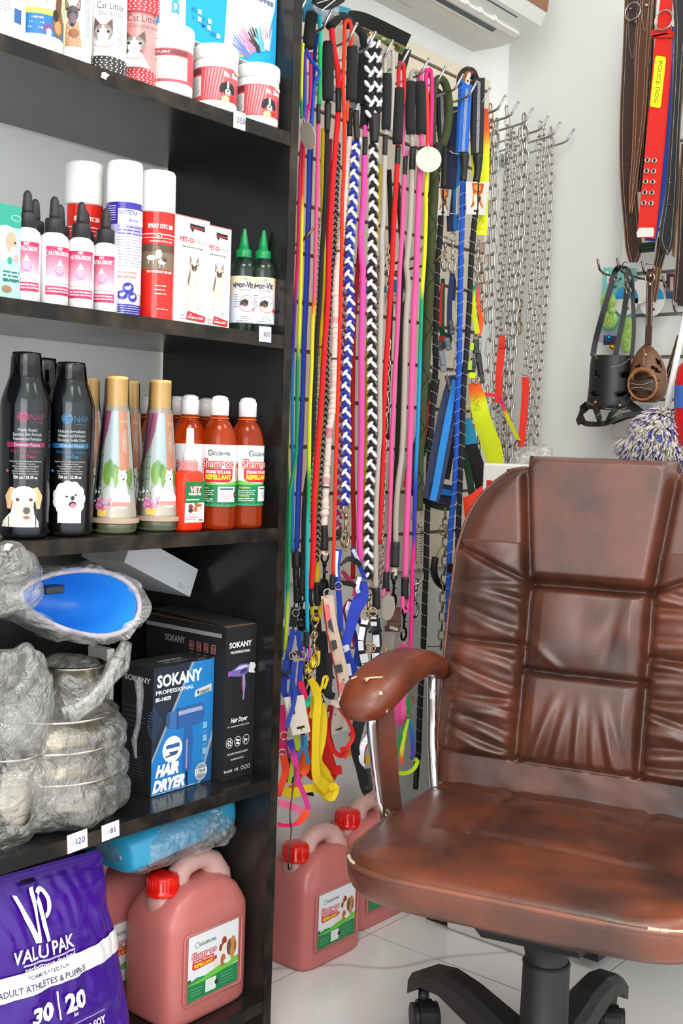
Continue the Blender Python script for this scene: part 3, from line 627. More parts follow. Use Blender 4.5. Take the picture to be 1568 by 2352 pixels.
def vigor(px, X, label, turn=0):
    p = base(px, X, Z2); t = thing('nozzle_bottle', label, 'bottle', p, 'green nozzle vitamin bottles'); cx, cy, cz = p; r = .0222
    MB('gloss', '#16281f').lathe([(r*.95, 0), (r, .003), (r, .108), (r*.9, .118), (r*.6, .125), (r*.55, .13)], p, 32).build('bottle_body', t)
    MB('plastic', '#0f8a4c').lathe([(.0128, .127), (.0132, .129), (.0132, .14), (.0085, .143), (.0062, .158), (.003, .174), (.0018, .1765)], p, 20).build('nozzle_cap', t)
    mb = MB('paper'); A = Art(mb, cyl_fn(cx, cy, cz, r, facing(cx, cy)+turn), 4); w_ = 36
    for k in range(8): A.rect(-w_, 18+k*9.6, w_, 18+(k+1)*9.6+.3, mix('#dfe3f2', '#f2d6ae', max(0, (k-3)/4))); A.h -= .03
    A.h += .3; A.text('vigor-Vit', 2, 76, 14, '#2c2c58', w=36, bold=.035); A.text('ORAL MULTIVITAMIN', 6, 71.5, 3, '#7a7a86', w=20); A.poly([(3, 89), (9, 89), (6, 93.5)], '#7aa6b8')
    A.ell(10, 50, 14, 14, '#e0703c'); A.ell(10, 50, 13, 13, '#ccd6e6'); dog_face(A, 6, 51, 6.5, '#1d1c20', '#17161a', '#7a5238'); A.ell(16, 50, 5, 7, '#e6e4e2'); A.ell(17, 53, 1, 1, '#222')
    A.lines(-12, 64, -4, 6, 4, '#6b7390', .9, seed=1); A.rect(-8, 19.5, 24, 31, '#f0f0f0'); A.lines(-6, 28, 20, 3, 3.4, '#454545', 1, seed=2); A.rect(21, 38, 28, 43, '#c0392b'); mb.build('label_print', t)
vigor(600, .255, 'green-nozzle vitamin bottle, right-hand of the pair beside the end panel', -.05)
vigor(556, .235, 'green-nozzle vitamin bottle, left-hand of the pair beside the white cartons', -.1)
vigor(561, .185, 'green-nozzle vitamin bottle almost hidden behind the front pair')
# green box at the left frame edge
p0 = Vector((.275, .905, Z2)); t = thing('medicine_box', 'teal and mint carton at the left frame edge beside the droppers', 'box', p0); mb = MB('carton', '#a9d8cc'); mb.box((.225, .84, Z2), (.275, .9255, Z2+.125), .0007)
A = Art(mb, plane_fn((.275, .84, Z2), (0, 1, 0), (0, 0, 1))); A.rect(0, 96, 85, 125, '#2f9c84'); A.ell(62, 74, 20, 24, '#d8ece6'); A.ell(70, 76, 9, 14, '#b9a68c'); A.ell(74, 66, 5, 6, '#e2d8cc'); A.ell(76, 76, 1.6, 1.6, '#332'); A.ell(78, 56, 4.5, 5.5, '#e9a39a'); A.ell(68, 52, 4, 5, '#3aa287')
A.ell(64, 14, 8, 5, '#a07a5c'); A.loop(77, 109, 8, 4, .6, '#dff'); A.lines(58, 36, 84, 3, 5, '#2a6f62', 2, seed=3); A.lines(58, 24, 84, 1, 5, '#2a6f62', 2, seed=3); mb.build('carton_body', t)

# ---- third shelf
Z3 = .9005
def n4p(px, X, c, purpose, dog, label, H=.252, plain=False):
    p = base(px, X, Z3); t = thing('shampoo_bottle', label, 'bottle', p, 'black shampoo bottles'); cx, cy, cz = p; r = .0335
    MB('gloss', '#222326').lathe([(r*.85, 0), (r*.98, .004), (r, .012), (r, .180), (r*.97, .188), (r*.86, .200), (r*.70, .212), (r*.60, .221), (r*.57, .226)], p, 40).build('bottle_body', t)
    MB('gloss', '#1b1b1d').lathe([(.0198, .225), (.0200, H-.004), (.0190, H-.001), (.010, H), (.003, H)], p, 32).build('cap', t)
    MB('clear', '#dfe3e6').lathe([(r*1.03, .006), (r*1.035, .182), (r*1.0, .192), (r*.82, .21), (r*.70, .222), (.0222, .230), (.0208, H*.975)], p, 40, cap=False).build('shrink_wrap', t, label='clear shrink wrap')
    if plain: return
    mb = MB('paper'); A = Art(mb, cyl_fn(cx, cy, cz, r, facing(cx, cy)), 4)
    A.T = (1, 0, 1, 42); A.ell(-4, 126, 8, 8, c); A.loop(-4, 126, 6.5, 6.5, .8, '#26262a', a0=1.2, a1=4.4); A.ell(-2, 125, 3, 3.4, '#26262a'); A.ell(-2, 124.6, 1.8, 2.2, c); A.text('N4P', 16, 121, 13, c, w=21, bold=0); A.lines(7, 117.5, 25, 1, 3, c, 1)
    for i, s_ in enumerate(purpose[:3]): A.text(s_, 3, 106-i*6.2, 6, '#f1efe9', w=min(40, len(s_)*1.65+8), bold=.035)
    A.rect(-26, 84, 26, 91, c); A.ell(26, 87.5, 3, 3.5, c); A.text(purpose[3], 3, 85.5, 6.4, '#f6eff2', w=35, bold=.03)
    A.text(purpose[4], 2, 76.5, 7, c, w=42, bold=0); A.text('for Dogs', 4, 70, 6.6, c, w=18, bold=0)
    for i in range(6): A.text(('Integration of hair washing and maintenance', 'Comprehensive nutrition', 'Advanced technology, more efficient', 'Safe formula for use at ease', 'Humanized design, more concentrate', 'High Concentration, more practical')[i], 1, 64-i*3.4, 3, '#c9c7c2', w=(44, 24, 36, 28, 36, 34)[i], bold=0)
    A.text('750 ml / 25.3fl oz', 1, 41, 5.6, '#f0eeea', w=32, bold=.02); A.poly([(-26, 54), (-21, 51.5), (-26, 49)], c)
    A.T = (1.3, -2, 1.58, 10)
    if dog == 'lab':
        A.poly([(-24, 4), (-22, 9), (-12, 17), (-10, 26), (10, 26), (12, 15), (17, 8), (17, 4)], '#f1e7d8'); A.rect(-15, 4, -14, 13, '#332f33'); A.rect(13, 4, 14, 13, '#332f33')
        for q in (-1, 1): A.poly([(1+q*9, 38), (1+q*14, 39), (1+q*20, 31), (1+q*17, 20), (1+q*13, 20)], '#dfb285')
        A.ell(1, 31, 13, 9, '#f3e5cf'); A.ell(1.5, 24, 9.5, 13, '#f1dfc4'); A.ell(4, 17, 6.5, 7, '#e8d2b6'); A.ell(4, 18.5, 3.6, 3.2, '#5d5552'); A.ell(4, 12.5, 3.4, 1.6, '#9b6c62')
        for q in (-1, 1): A.ell(1.5+q*6.5, 28, 1.9, 1.4, '#5a3a26')
    else:
        A.rect(-10, 6, 15, 18, '#efecea'); 
        for k in range(11): q = k*.571; A.ell(2+12*math.cos(q), 28+10.5*math.sin(q), 6.2, 6.2, '#f2efee', n=12)
        A.ell(2, 28, 15, 13.5, '#f6f4f3'); A.ell(2, 17, 10, 5, '#eceaea'); A.ell(5.5, 28.6, 2, 2.2, '#2a2224'); A.ell(5.5, 23, 3.8, 2.8, '#3a2226'); A.ell(6, 21.8, 2.8, 2.2, '#c0848e'); A.ell(-.5, 30, 1.4, .9, '#2a2224'); A.ell(8.6, 31.4, 1.2, .9, '#2a2224')
    mb.build('label_print', t)
n4p(55, .243, '#e2357e', ('Fresh Scent', 'Sensitive Skin Formula', 'Treatment and Prevention', 'Deworming Purpose', 'Flea & Tick Shampoo'), 'lab', 'black shampoo bottle with pink print and a labrador portrait', .258)
n4p(157, .243, '#37a9e0', ('Natural Ingredients', 'Whitening and Brightening', 'Eliminates Smelly Odors', 'Whitening Purpose', 'Gentle Cleansing Shampoo'), 'bichon', 'black shampoo bottle with blue print and a fluffy white dog', .250)
n4p(92, .165, '#37a9e0', (), '', 'black shampoo bottle without visible print standing behind the front two', .258, plain=True)
def squeeze(px, X, label, turn=0.0):
    p = base(px, X, Z3); t = thing('perfume_bottle', label, 'bottle', p, 'tapered bottles with wooden caps'); cx, cy, cz = p
    rf = lambda z: .0338-.0150*min(1, max(0, (z-.012)/.175))
    MB('gloss', '#7c8062').lathe([(.029, 0), (.0335, .004), (.0342, .012), (.0335, .018)], p, 40).set('gloss', '#c9bcb0').lathe([(rf(z*.01), z*.01) for z in (1.8, 3, 6, 10, 14, 18.6)]+[(.0175, .190), (.0158, .192)], p, 40, cap=False).build('bottle_body', t)
    MB('wood', '#efc47c').lathe([(.0163, .189), (.0168, .191), (.0168, .232), (.0160, .2345), (.004, .235)], p, 32).build('wooden_cap', t, label='pale bamboo cap')
    MB('clear', '#f3f3f0').lathe([(.0349, .006), (.0355, .014)]+[(rf(z*.01)+.0016, z*.01) for z in (2.5, 6, 10, 14, 18.4)]+[(.0188, .196), (.0178, .231)], p, 40, cap=False).build('shrink_wrap', t)
    mb = MB('paper'); A = Art(mb, cyl_fn(cx, cy, cz, 0, facing(cx, cy)+turn, rf), 4)
    A.T = (1, 0, 1.09, 2)
    S = lambda u, v: (u*rf(v*.00109)/.034, v)      # artwork squeezed with the cone
    P = lambda pts, c: A.poly([S(*q) for q in pts], c)
    P([(-50, 24), (50, 24), (50, 166), (-50, 166)], '#e6ecea'); P([(-24, 80), (8, 80), (8, 166), (-20, 166)], '#d6e6ef'); P([(-50, 20), (50, 20), (50, 44), (-50, 44)], '#ece4d6')
    P([(-24, 45), (-20, 45), (-20, 130), (-24, 120)], '#f3f4f1'); P([(-38, 60), (-25, 60), (-25, 125), (-38, 110)], '#bcd9c4')
    for k in range(4): P([(-50, 52+k*16), (-24, 56+k*16), (-24, 57.5+k*16), (-50, 53.5+k*16)], '#8f9a98')
    P([(-33, 45), (-31.8, 45), (-31.8, 118), (-33, 112)], '#8f9a98')
    P([(-50, 166), (-12, 166), (-18, 140), (-28, 118), (-38, 104), (-50, 92)], '#c06f97'); P([(-26, 166), (-23, 166), (-33, 128), (-44, 104), (-46, 104)], '#9a4c76')
    for a, b, c, d_, e in ((-14, 80, 8, 16, '#9bc95a'), (-2, 84, 7, 10, '#7ab557'), (6, 74, 9, 16, '#a6cf62'), (-9, 92, 5, 8, '#84bb62'), (28, 76, 9, 14, '#93c25c')): u, v = S(a, b); A.ell(u, v, c*.8, d_, e)
    P([(-20, 58), (50, 58), (50, 62), (-20, 62)], '#c7d6d2')
    P([(9, 84), (30, 84), (30, 166), (6, 166)], '#f2b08e')
    u, v = S(17, 100); A.text('FRAGRANCE', S(24, 124)[0], 124, 5, '#fbeee4', rot=math.pi/2+.05, w=32); A.text('SHAMPOO', S(19, 124)[0], 124, 5, '#fbeee4', rot=math.pi/2+.05, w=24); A.text('Squeeze', S(20, 150)[0], 150, 8, '#fbe9dd', w=13, rot=-.1, shear=.3)
    # two white fluffy dogs, cushion, flowers
    for a, b, c, d_ in ((-8, 50, 12, 13), (12, 55, 9, 20), (13, 76, 7, 9), (12, 44, 14, 12)): u, v = S(a, b); A.ell(u, v, c, d_, '#eef1f0')
    for q in (-1, 1): P([(13+q*6.5, 88), (13+q*6.5, 79), (13+q*2, 83)], '#dfe2e2')
    u, v = S(15, 73); A.ell(u, v, 1.7, 1.6, '#5b4640'); A.ell(u-3, v+5, .8, .8, '#2c2424'); A.ell(u+3, v+5, .8, .8, '#2c2424')
    P([(-4, 36), (26, 36), (26, 42), (-4, 42)], '#e58d84'); P([(-26, 22), (-12, 22), (-10, 33), (-28, 33)], '#e8bf62')
    R = random.Random(4)
    for k in range(26): u, v = S(R.uniform(-30, -4), R.uniform(32, 46)); A.ell(u, v, 2.2, 2.2, R.choice(('#d66aa6', '#b97fc4', '#e79ac0', '#c45c8e')), n=8)
    for k in range(20): u, v = S(R.uniform(-44, -20), R.uniform(42, 60)); A.ell(u, v, 2.2, 1.4, R.choice(('#6f9a72', '#e9eee9', '#87a88a')), rot=R.random()*3, n=8)
    P([(-50, 13), (50, 13), (50, 20), (-50, 20)], '#b59a83'); mb.build('label_print', t)
squeeze(262, .243, 'tapered dog scene bottle with wooden cap beside the black bottles')
squeeze(362, .240, 'tapered dog scene bottle with wooden cap beside the red vet bottle', .22)
squeeze(289, .160, 'tapered wooden-capped bottle in the back row between the two front ones')
squeeze(196, .150, 'wooden-capped bottle in the back row behind the blue-print black bottle')
def gpak(px, X, label, turn=0.0, H=.218):
    p = base(px, X, Z3); t = thing('shampoo_bottle', label, 'bottle', p, 'orange shampoo bottles with flip caps'); cx, cy, cz = p; r = .0292; k = H/.218
    MB('liquid', '#f8601c').lathe([(q[0]*r/.0292, q[1]*k) for q in ((.026, 0), (.0285, .003), (.0292, .008), (.0292, .128), (.0285, .140), (.0262, .154), (.022, .166), (.0168, .174), (.0145, .177), (.0142, .186))], p, 44).build('bottle_body', t)
    c = MB('plastic', '#f4f3f2'); c.lathe([(.0138, .184*k), (.0150, .1845*k), (.0150, .207*k), (.0142, .209*k)], p, 36)
    q = facing(cx, cy); c.lathe([(.0135, .209*k), (.0128, .2125*k), (.009, .2155*k), (.004, .2165*k)], p, 30); c.box(p+Vector((-.002, .006, .209*k)), p+Vector((.004, .0155, .214*k)), .001); c.build('flip_cap', t)
    MB('plastic', '#d8651f').ring(p+Vector((0, 0, .1795*k)), .0152, .0011, (0, 0, 1)).build('neck_ring', t)
    mb = MB('paper'); A = Art(mb, cyl_fn(cx, cy, cz, r, facing(cx, cy)+turn), 4); w_ = 62
    A.rect(-w_, 38, w_, 137, '#efeef2'); A.rect(-w_, 38, w_, 72, '#0f7a47'); 
    for i in range(20): A.rect(-w_+i*6.2, 72, -w_+(i+1)*6.2, 77+2.5*math.sin(i*.5), '#6cc24e'); A.h -= .03
    A.h += .05; R = random.Random(2)
    for i in range(40): u = -w_+i*3.1; A.poly([(u, 38), (u+3, 38), (u+R.uniform(0, 3), 41+R.random()*2.5)], '#35b081'); A.h -= .03
    A.h += .1; A.ell(-17, 124, 4, 5, '#2c5a3e'); A.ell(-16.6, 123.6, 2.8, 3.6, '#e6eae6'); A.ell(-16, 123, 1.1, 1.4, '#2c5a3e'); A.text('GOLDEN', -5.5, 120, 8.5, '#1d5a3a', w=17, bold=.02); A.text('PAK', 11, 120, 8.5, '#1d5a3a', w=9, bold=.02); A.rect(3.6, 122.5, 5.6, 123.6, '#1d5a3a')
    A.text('Shampoo', -4, 101, 18, '#d2453e', w=55, bold=.09); A.text('Shampoo', -4, 101, 18, '#fbf4f2', w=53, bold=-.004)
    A.poly([(-28, 98.5), (20, 98.5), (20, 84), (17, 79), (12, 77), (-20, 77), (-26, 80), (-28, 85)], '#d8141c'); A.text('STRONG TICK & FLEA', -3.5, 91, 6.6, '#fdf0ee', w=41, bold=.045); A.text('REPELLANT', -3.5, 81.5, 10.5, '#f7e430', w=41, bold=.05)
    A.rect(-4, 45, 26, 70, '#e6efe9'); A.ell(-4, 47, 0.1, .1, '#fff'); A.rect(-1, 65, 23, 67.5, '#3b5a48'); A.lines(1, 61, 24, 3, 3.4, '#7d8b84', 1, seed=2); A.text('GHANA', 11, 50.5, 3.4, '#c43a34', w=8); A.lines(5, 46.6, 18, 1, 2, '#888', .8)
    A.ell(28, 57, 4.5, 6, '#3d1712'); A.text('A', 28, 55, 5, '#e6b03a')
    A.text('INGREDIENTS', -26, 66, 4, '#c8d64a', w=17, bold=.03); A.lines(-36, 62.5, -8, 3, 3.2, '#d9e8df', 1.3, seed=4); A.text('DIRECTIONS', -27, 52.5, 4, '#c8d64a', w=16, bold=.03); A.lines(-36, 49, -8, 2, 3.2, '#d9e8df', 1.3, seed=5)
    for a, b, c_, d_, e in ((38, 92, 6, 12, '#a8632c'), (44, 84, 7, 12, '#c98d54'), (36, 104, 4.5, 6, '#8a3c20'), (-44, 100, 7, 8, '#9a4326'), (-40, 90, 5, 12, '#efe6dc')): A.ell(a, b, c_, d_, e)
    mb.build('label_print', t)
gpak(498, .262, 'orange tick and flea shampoo bottle directly behind the red vet bottle', .15)
gpak(562, .262, 'orange shampoo bottle at the right end of its shelf', .85)
gpak(430, .222, 'orange shampoo bottle seen above the red vet bottle', -1.25)
gpak(468, .145, 'orange shampoo bottle in the back row between two flip caps', .4)
gpak(401, .145, 'orange shampoo bottle in the back row beside the wooden cap', .4)
gpak(336, .105, 'orange shampoo bottle in the back row left of the right wooden cap', .4)
p = base(437, .277, Z3); p.x = .272; t = thing('wound_oil_bottle', 'small red vet wound oil bottle with white pointed nozzle', 'bottle', p)
def slabbottle(mb, p, w, d, prof, n=32):
    v = []
    for s_, z in prof:
        for j in range(n):
            q = 2*math.pi*j/n; c, s2 = math.cos(q), math.sin(q); e = .45
            v.append(p+Vector((math.copysign(abs(c)**e, c)*d*s_[1], math.copysign(abs(s2)**e, s2)*w*s_[0], z)))
    k = len(prof); f = [(i*n+j, i*n+(j+1) % n, (i+1)*n+(j+1) % n, (i+1)*n+j) for i in range(k-1) for j in range(n)]; f += [tuple(range(n-1, -1, -1)), tuple((k-1)*n+j for j in range(n))]
    mb.add(v, f)
mb = MB('plastic', '#f03414'); slabbottle(mb, p, .0225, .014, [((.9, .8), 0), ((1, 1), .004), ((1, 1), .083), ((.97, .95), .090), ((.75, .85), .094), ((.6, .8), .095)]); mb.build('bottle_body', t)
mb = MB('plastic', '#f08f90').lathe([(.0128, .094), (.0130, .096), (.0126, .108), (.011, .111)], p, 26)
for k in range(24): q = k*math.pi/12; mb.box(p+Vector((.0128*math.cos(q)-.0006, .0128*math.sin(q)-.0006, .096)), p+Vector((.0128*math.cos(q)+.0006, .0128*math.sin(q)+.0006, .108)))
mb.build('collar_ring', t, label='pink ribbed collar')
MB('plastic', '#f6f4f4').lathe([(.0108, .110), (.0092, .124), (.0076, .130), (.0066, .134), (.0058, .160), (.0050, .162)], p, 20).build('nozzle', t)
mb = MB('paper'); A = Art(mb, plane_fn(p+Vector((.0142, -.0205, 0)), (0, 1, 0), (0, 0, 1))); A.rect(0, 14, 41, 78, '#f1d9dc'); A.rect(0, 45, 41, 78, '#127444'); A.ell(22, 65, 11, 8, '#c42a24'); A.ell(22, 65, 9.5, 6.5, '#127444'); A.text('VET', 21, 62, 12, '#c42a24', w=25, bold=.07, shear=.15); A.text('VET', 21, 62, 12, '#f4f1ee', w=24, bold=.03, shear=.15); A.text('WOUND OIL', 20, 57, 5, '#f4f1ee', w=27, bold=.05, shear=.15); A.rect(2, 49, 30, 51, '#dfe6df')
for a, b, c, d_, e in ((12, 39, 5, 4, '#8a3c20'), (12, 33, 5, 3.5, '#27325c'), (22, 35, 5, 4.5, '#c3702e'), (28, 41, 8, 2.6, '#a5663a'), (23, 44, 4, 2, '#5c7a3c')): A.ell(a, b, c, d_, e)
A.rect(24, 33, 25, 40, '#a5663a'); A.rect(33, 33, 34, 40, '#a5663a'); A.lines(3, 26, 30, 4, 2.4, '#b98c92', .8); A.text('100ml', 34, 16.5, 4, '#5a2430', w=9, bold=.03); mb.build('label_print', t)
# ---- fourth shelf (z .47): hair dryer boxes, wrapped bowls
Z4 = .4705
def M_at(p, rz, rx=0, ry=0): return Matrix.Translation(Vector(p)) @ Matrix.Rotation(rz, 4, 'Z') @ Matrix.Rotation(ry, 4, 'Y') @ Matrix.Rotation(rx, 4, 'X')
def face_fn(M, o, ex, ey):
    f = plane_fn(o, ex, ey); return lambda u, v, h: M @ f(u, v, h)
def dryer_art(A, cx, cy, s, c, c2):
    A.poly([(cx-26*s, cy-7*s), (cx-26*s, cy+8*s), (cx-14*s, cy+8.5*s), (cx-14*s, cy-8*s)], c2); A.ell(cx-26*s, cy+.5*s, 3*s, 7.5*s, mix(c2, '#000000', .45))
    A.poly([(cx-14*s, cy-9*s), (cx-14*s, cy+10*s), (cx+16*s, cy+11*s), (cx+21*s, cy+8*s), (cx+22*s, cy), (cx+20*s, cy-6*s), (cx+14*s, cy-9*s)], c)
    A.poly([(cx-13*s, cy+3*s), (cx-13*s, cy+7*s), (cx+18*s, cy+8*s), (cx+20*s, cy+4*s)], mix(c, '#ffffff', .3)); A.rect(cx-15*s, cy-9.5*s, cx-13*s, cy+10.5*s, mix(c, '#000000', .4))
    A.poly([(cx-3*s, cy-9*s), (cx+5*s, cy-9*s), (cx+7*s, cy-20*s), (cx+6*s, cy-48*s), (cx+3*s, cy-53*s), (cx-4*s, cy-53*s), (cx-6*s, cy-48*s), (cx-5*s, cy-20*s)], c); A.rect(cx-2*s, cy-50*s, cx, cy-22*s, mix(c, '#ffffff', .25)); A.poly([(cx-2*s, cy-53*s), (cx+1*s, cy-53*s), (cx+1.5*s, cy-78*s), (cx-.5*s, cy-78*s)], '#16181f')
# large black box (behind)
o = Vector((.258, 1.352, Z4)); t = thing('hair_dryer_box', 'large black hair dryer box with purple dryer picture beside the end panel', 'box', o)
M = M_at(o, math.radians(0)); H, Wd, Dp = .262, .0735, .20
mb = MB('carton', '#131316'); mb.box((-Dp, 0, 0), (0, Wd, H), M=M); A = Art(mb, face_fn(M, (0, 0, 0), (0, 1, 0), (0, 0, 1)))
A.text('SOKANY', 35, 226, 13, '#f2efee', w=54, bold=.03); A.text('PROFESSIONAL', 35, 216, 6.2, '#f2efee', w=47, bold=.02)
A.poly([(7, 187), (7, 178), (16, 179), (16, 187)], '#a24fc4'); A.poly([(16, 178), (16, 188), (34, 196), (50, 196), (58, 192), (58, 184), (50, 178), (34, 175)], '#6a62a4'); A.poly([(22, 187), (34, 193), (50, 194), (56, 190), (40, 188)], '#c6bfe6'); A.ell(44, 184, 9, 4, '#3b3560', rot=.25); A.ell(57, 188, 2.5, 7, '#8f8aa4')
A.poly([(40, 177), (47, 177), (49, 160), (46, 134), (43, 134), (44, 156)], '#8d84bd'); A.poly([(40, 168), (42, 168), (43, 150), (41, 150)], '#d0405a')
A.text('Hair Dryer', 36, 98, 11, '#efe9e6', w=40, bold=.03, shear=.2); A.text('For smooth and shiny results', 35, 90, 4.6, '#c9c4c2', w=52)
for k in range(3):
    A.ell(14+k*20, 64, 8, 9, '#e7e4e2'); A.ell(14+k*20, 64, 7, 8, '#131316'); 
for q in range(6): A.ell(14+3.6*math.cos(q*1.047), 64+4*math.sin(q*1.047), 2, 1.4, '#e7e4e2', rot=q*1.047)
A.ell(34, 66, 5, 2, '#e7e4e2', rot=-.3); A.ell(34, 61, 5, 2, '#e7e4e2', rot=-.3); A.text('Pr', 54, 60, 9, '#e7e4e2', w=9, bold=.04)
A.text('220-240V 50/60HZ 2600W', 34, 43, 4.6, '#d8d4d2', w=50, bold=.02); A.text('MADE IN P.R.C', 34, 33, 4.6, '#d8d4d2', w=32, bold=.02); A.text('RoHS  CE', 20, 14, 6, '#d8d4d2', w=34, bold=.03)
for k in range(3): A.loop(46+k*8, 16.5, 3.2, 3.8, 1, '#d8d4d2')
B = Art(mb, face_fn(M, (-Dp, 0, 0), (1, 0, 0), (0, 0, 1))); B.text('SOKANY', 50, 222, 16, '#9a9a9c', w=50, bold=.02, al='l')
for k in range(4): B.rect(112+k*18, 214, 122+k*18, 229, '#d8807c'); B.rect(113+k*18, 215, 121+k*18, 228, '#3a1c1e'); B.loop(117+k*18, 221.5, 2.6, 3.6, .9, '#d8807c', n=10); B.lines(112+k*18, 208, 122+k*18, 3, 3, '#8e8a8a', .8, seed=k)
B.rect(0, 243, 190, 250, '#8e8e92')
mb.build('carton_body', t)
# ajar top flap
mb = MB('carton', '#7d5c40'); mb.box((-Dp, .002, H-.0005), (-.001, Wd-.002, H+.0005), M=M); mb.set(None, '#1d1b1c').box((-Dp, 0, H+.001), (-.02, Wd*.93, H+.0025), M=M @ Matrix.Rotation(math.radians(2.5), 4, 'Y')); mb.build('top_flap', t)
mb = MB('paper', '#dcdcd8'); Art(mb, face_fn(M, (.0009, .0555, 0), (0, 1, 0), (0, 0, 1))).poly([(0, 180), (16, 177), (13, 183), (17, 189), (14, 195), (3, 197), (1, 190)], '#dedcd6'); mb.build('tape_scrap', t, label='torn piece of clear white tape')
# blue hair dryer box (front)
o = Vector((.236, 1.2135, Z4)); t = thing('hair_dryer_box', 'blue and black hair dryer box standing in front of the bigger black one', 'box', o)
M = M_at(o, math.radians(1)); H, Wd, Dp = .208, .136, .075
mb = MB('carton', '#17181c'); mb.box((-Dp, 0, 0), (0, Wd, H), M=M); A = Art(mb, face_fn(M, (0, 0, 0), (0, 1, 0), (0, 0, 1)))
A.rect(0, 0, 136, 208, '#1678bd'); A.poly([(0, 208), (0, 62), (2, 62), (84, 208)], '#1a2334'); A.poly([(0, 60), (0, 52), (90, 208), (84, 208)], '#8f9cab'); A.poly([(104, 0), (136, 0), (136, 84), (134, 84)], '#8f9cab'); A.poly([(110, 0), (136, 0), (136, 72)], '#0f4f86')
A.text('SOKANY', 58, 176, 27, '#f4f2f0', w=100, bold=.035); A.text('PROFESSIONAL', 48, 164, 9, '#eef0f2', w=84, bold=.02); A.text('SK-14029', 22, 153, 8.5, '#eef0f2', w=34, bold=.04)
A.poly([(92, 148), (131, 154), (131, 166), (95, 160), (92, 157)], '#c9ced4'); A.text('1200W', 114, 152, 8.5, '#1c2c44', w=26, bold=.03, rot=.1, shear=.15); A.poly([(97, 153), (102, 153.6), (99.5, 160)], '#1c2c44')
for k in range(14): q = 2.2+k*.14; A.poly([(22, 118), (22+34*math.cos(q), 118+34*math.sin(q)), (22+34*math.cos(q+.03), 118+34*math.sin(q+.03))], '#3f5c86')
dryer_art(A, 78, 118, 1.72, '#2a5a9e', '#3a6aa8')
A.ell(44, 70, 22, 22, '#eef0f2'); A.poly([(30, 72), (30, 78), (60, 79), (60, 72)], '#2f5f9e'); A.poly([(36, 66), (58, 66), (54, 60), (28, 58), (28, 60), (40, 62)], '#2b4a74')
A.text('HAIR', 34, 30, 25, '#f1f4f7', w=52, bold=.07, shear=.28); A.text('DRYER', 38, 6, 25, '#f1f4f7', w=72, bold=.07, shear=.28)
for k in range(3): A.rect(112, 92-k*22, 122, 103-k*22, '#7db1d6'); A.lines(110, 87-k*22, 124, 2, 3, '#7db1d6', .8, seed=k)
A.ell(110, 20, 14.5, 15, '#c4c9cf'); A.ell(110, 20, 12.5, 13, '#8b939c'); A.rect(96, 15, 124, 25, '#e4e7ea'); A.text('1 YEAR', 110, 19, 6, '#2c3848', w=22, bold=.04); A.text('WARRANTY', 110, 15.5, 3.2, '#2c3848', w=20)
A.lines(2, 1.5, 100, 1, 3, '#9cc6e4', 1.6, seed=3)
B = Art(mb, face_fn(M, (-Dp, 0, 0), (1, 0, 0), (0, 0, 1))); B.text('SOKANY', 38, 182, 12, '#b9bcc2', w=62, bold=.03); B.lines(6, 140, 60, 5, 8, '#55585f', 1, seed=5); B.lines(6, 60, 60, 8, 5, '#55585f', 1, seed=6)
C = Art(mb, face_fn(M, (0, 0, H), (0, 1, 0), (-1, 0, 0))); C.text('SOKANY', 68, 42, 14, '#a9acb2', w=56, rot=math.pi, bold=.03); C.text('PROFESSIONAL', 68, 24, 6, '#a9acb2', w=52, rot=math.pi); C.text('SK-14029', 116, 8, 5, '#c9c9cc', w=18)
mb.build('carton_body', t)
# tilted white carton near the top of the bay
pa = W(288, 1282, .16); t = thing('white_carton', 'plain white carton lying tilted above the hair dryer boxes', 'box', W(370, 1310, .12)); 
P1, P2, P3, P4 = W(358, 1254, .12), W(455, 1308, .12), W(436, 1371, .12), W(330, 1350, .12)
e1 = (P2-P1); e2 = (P3-P2); n = e1.cross(e2).normalized(); 
if n.x > 0: n = -n
mb = MB('carton', '#d8dade'); Q = [P1-e1*.5, P2, P3, P3-e1*1.5]; R_ = [q+n*.16 for q in Q]
mb.smooth = False; mb.add(Q+R_, [(0,1,2,3), (7,6,5,4), (0,4,5,1), (1,5,6,2), (2,6,7,3), (3,7,4,0)])
A = Art(mb, lambda u, v, h: P3+e1.normalized()*(u*.001)-e2.normalized()*(v*.001)-n*(h*.001)); A.loop(-28, 10, 9, 3.4, .5, '#6b6d70'); A.lines(-34, 9, -22, 1, 2, '#6b6d70', .8)
mb.build('carton_body', t)
p = W(335, 1480, .17); t = thing('white_carton', 'edge of a pale carton between the wrapped bowl and the blue box', 'box', p)
MB('carton', '#c9c9c4').box((.10, 1.19, Z4), (.15, 1.205, .70), .001).build('carton_body', t)

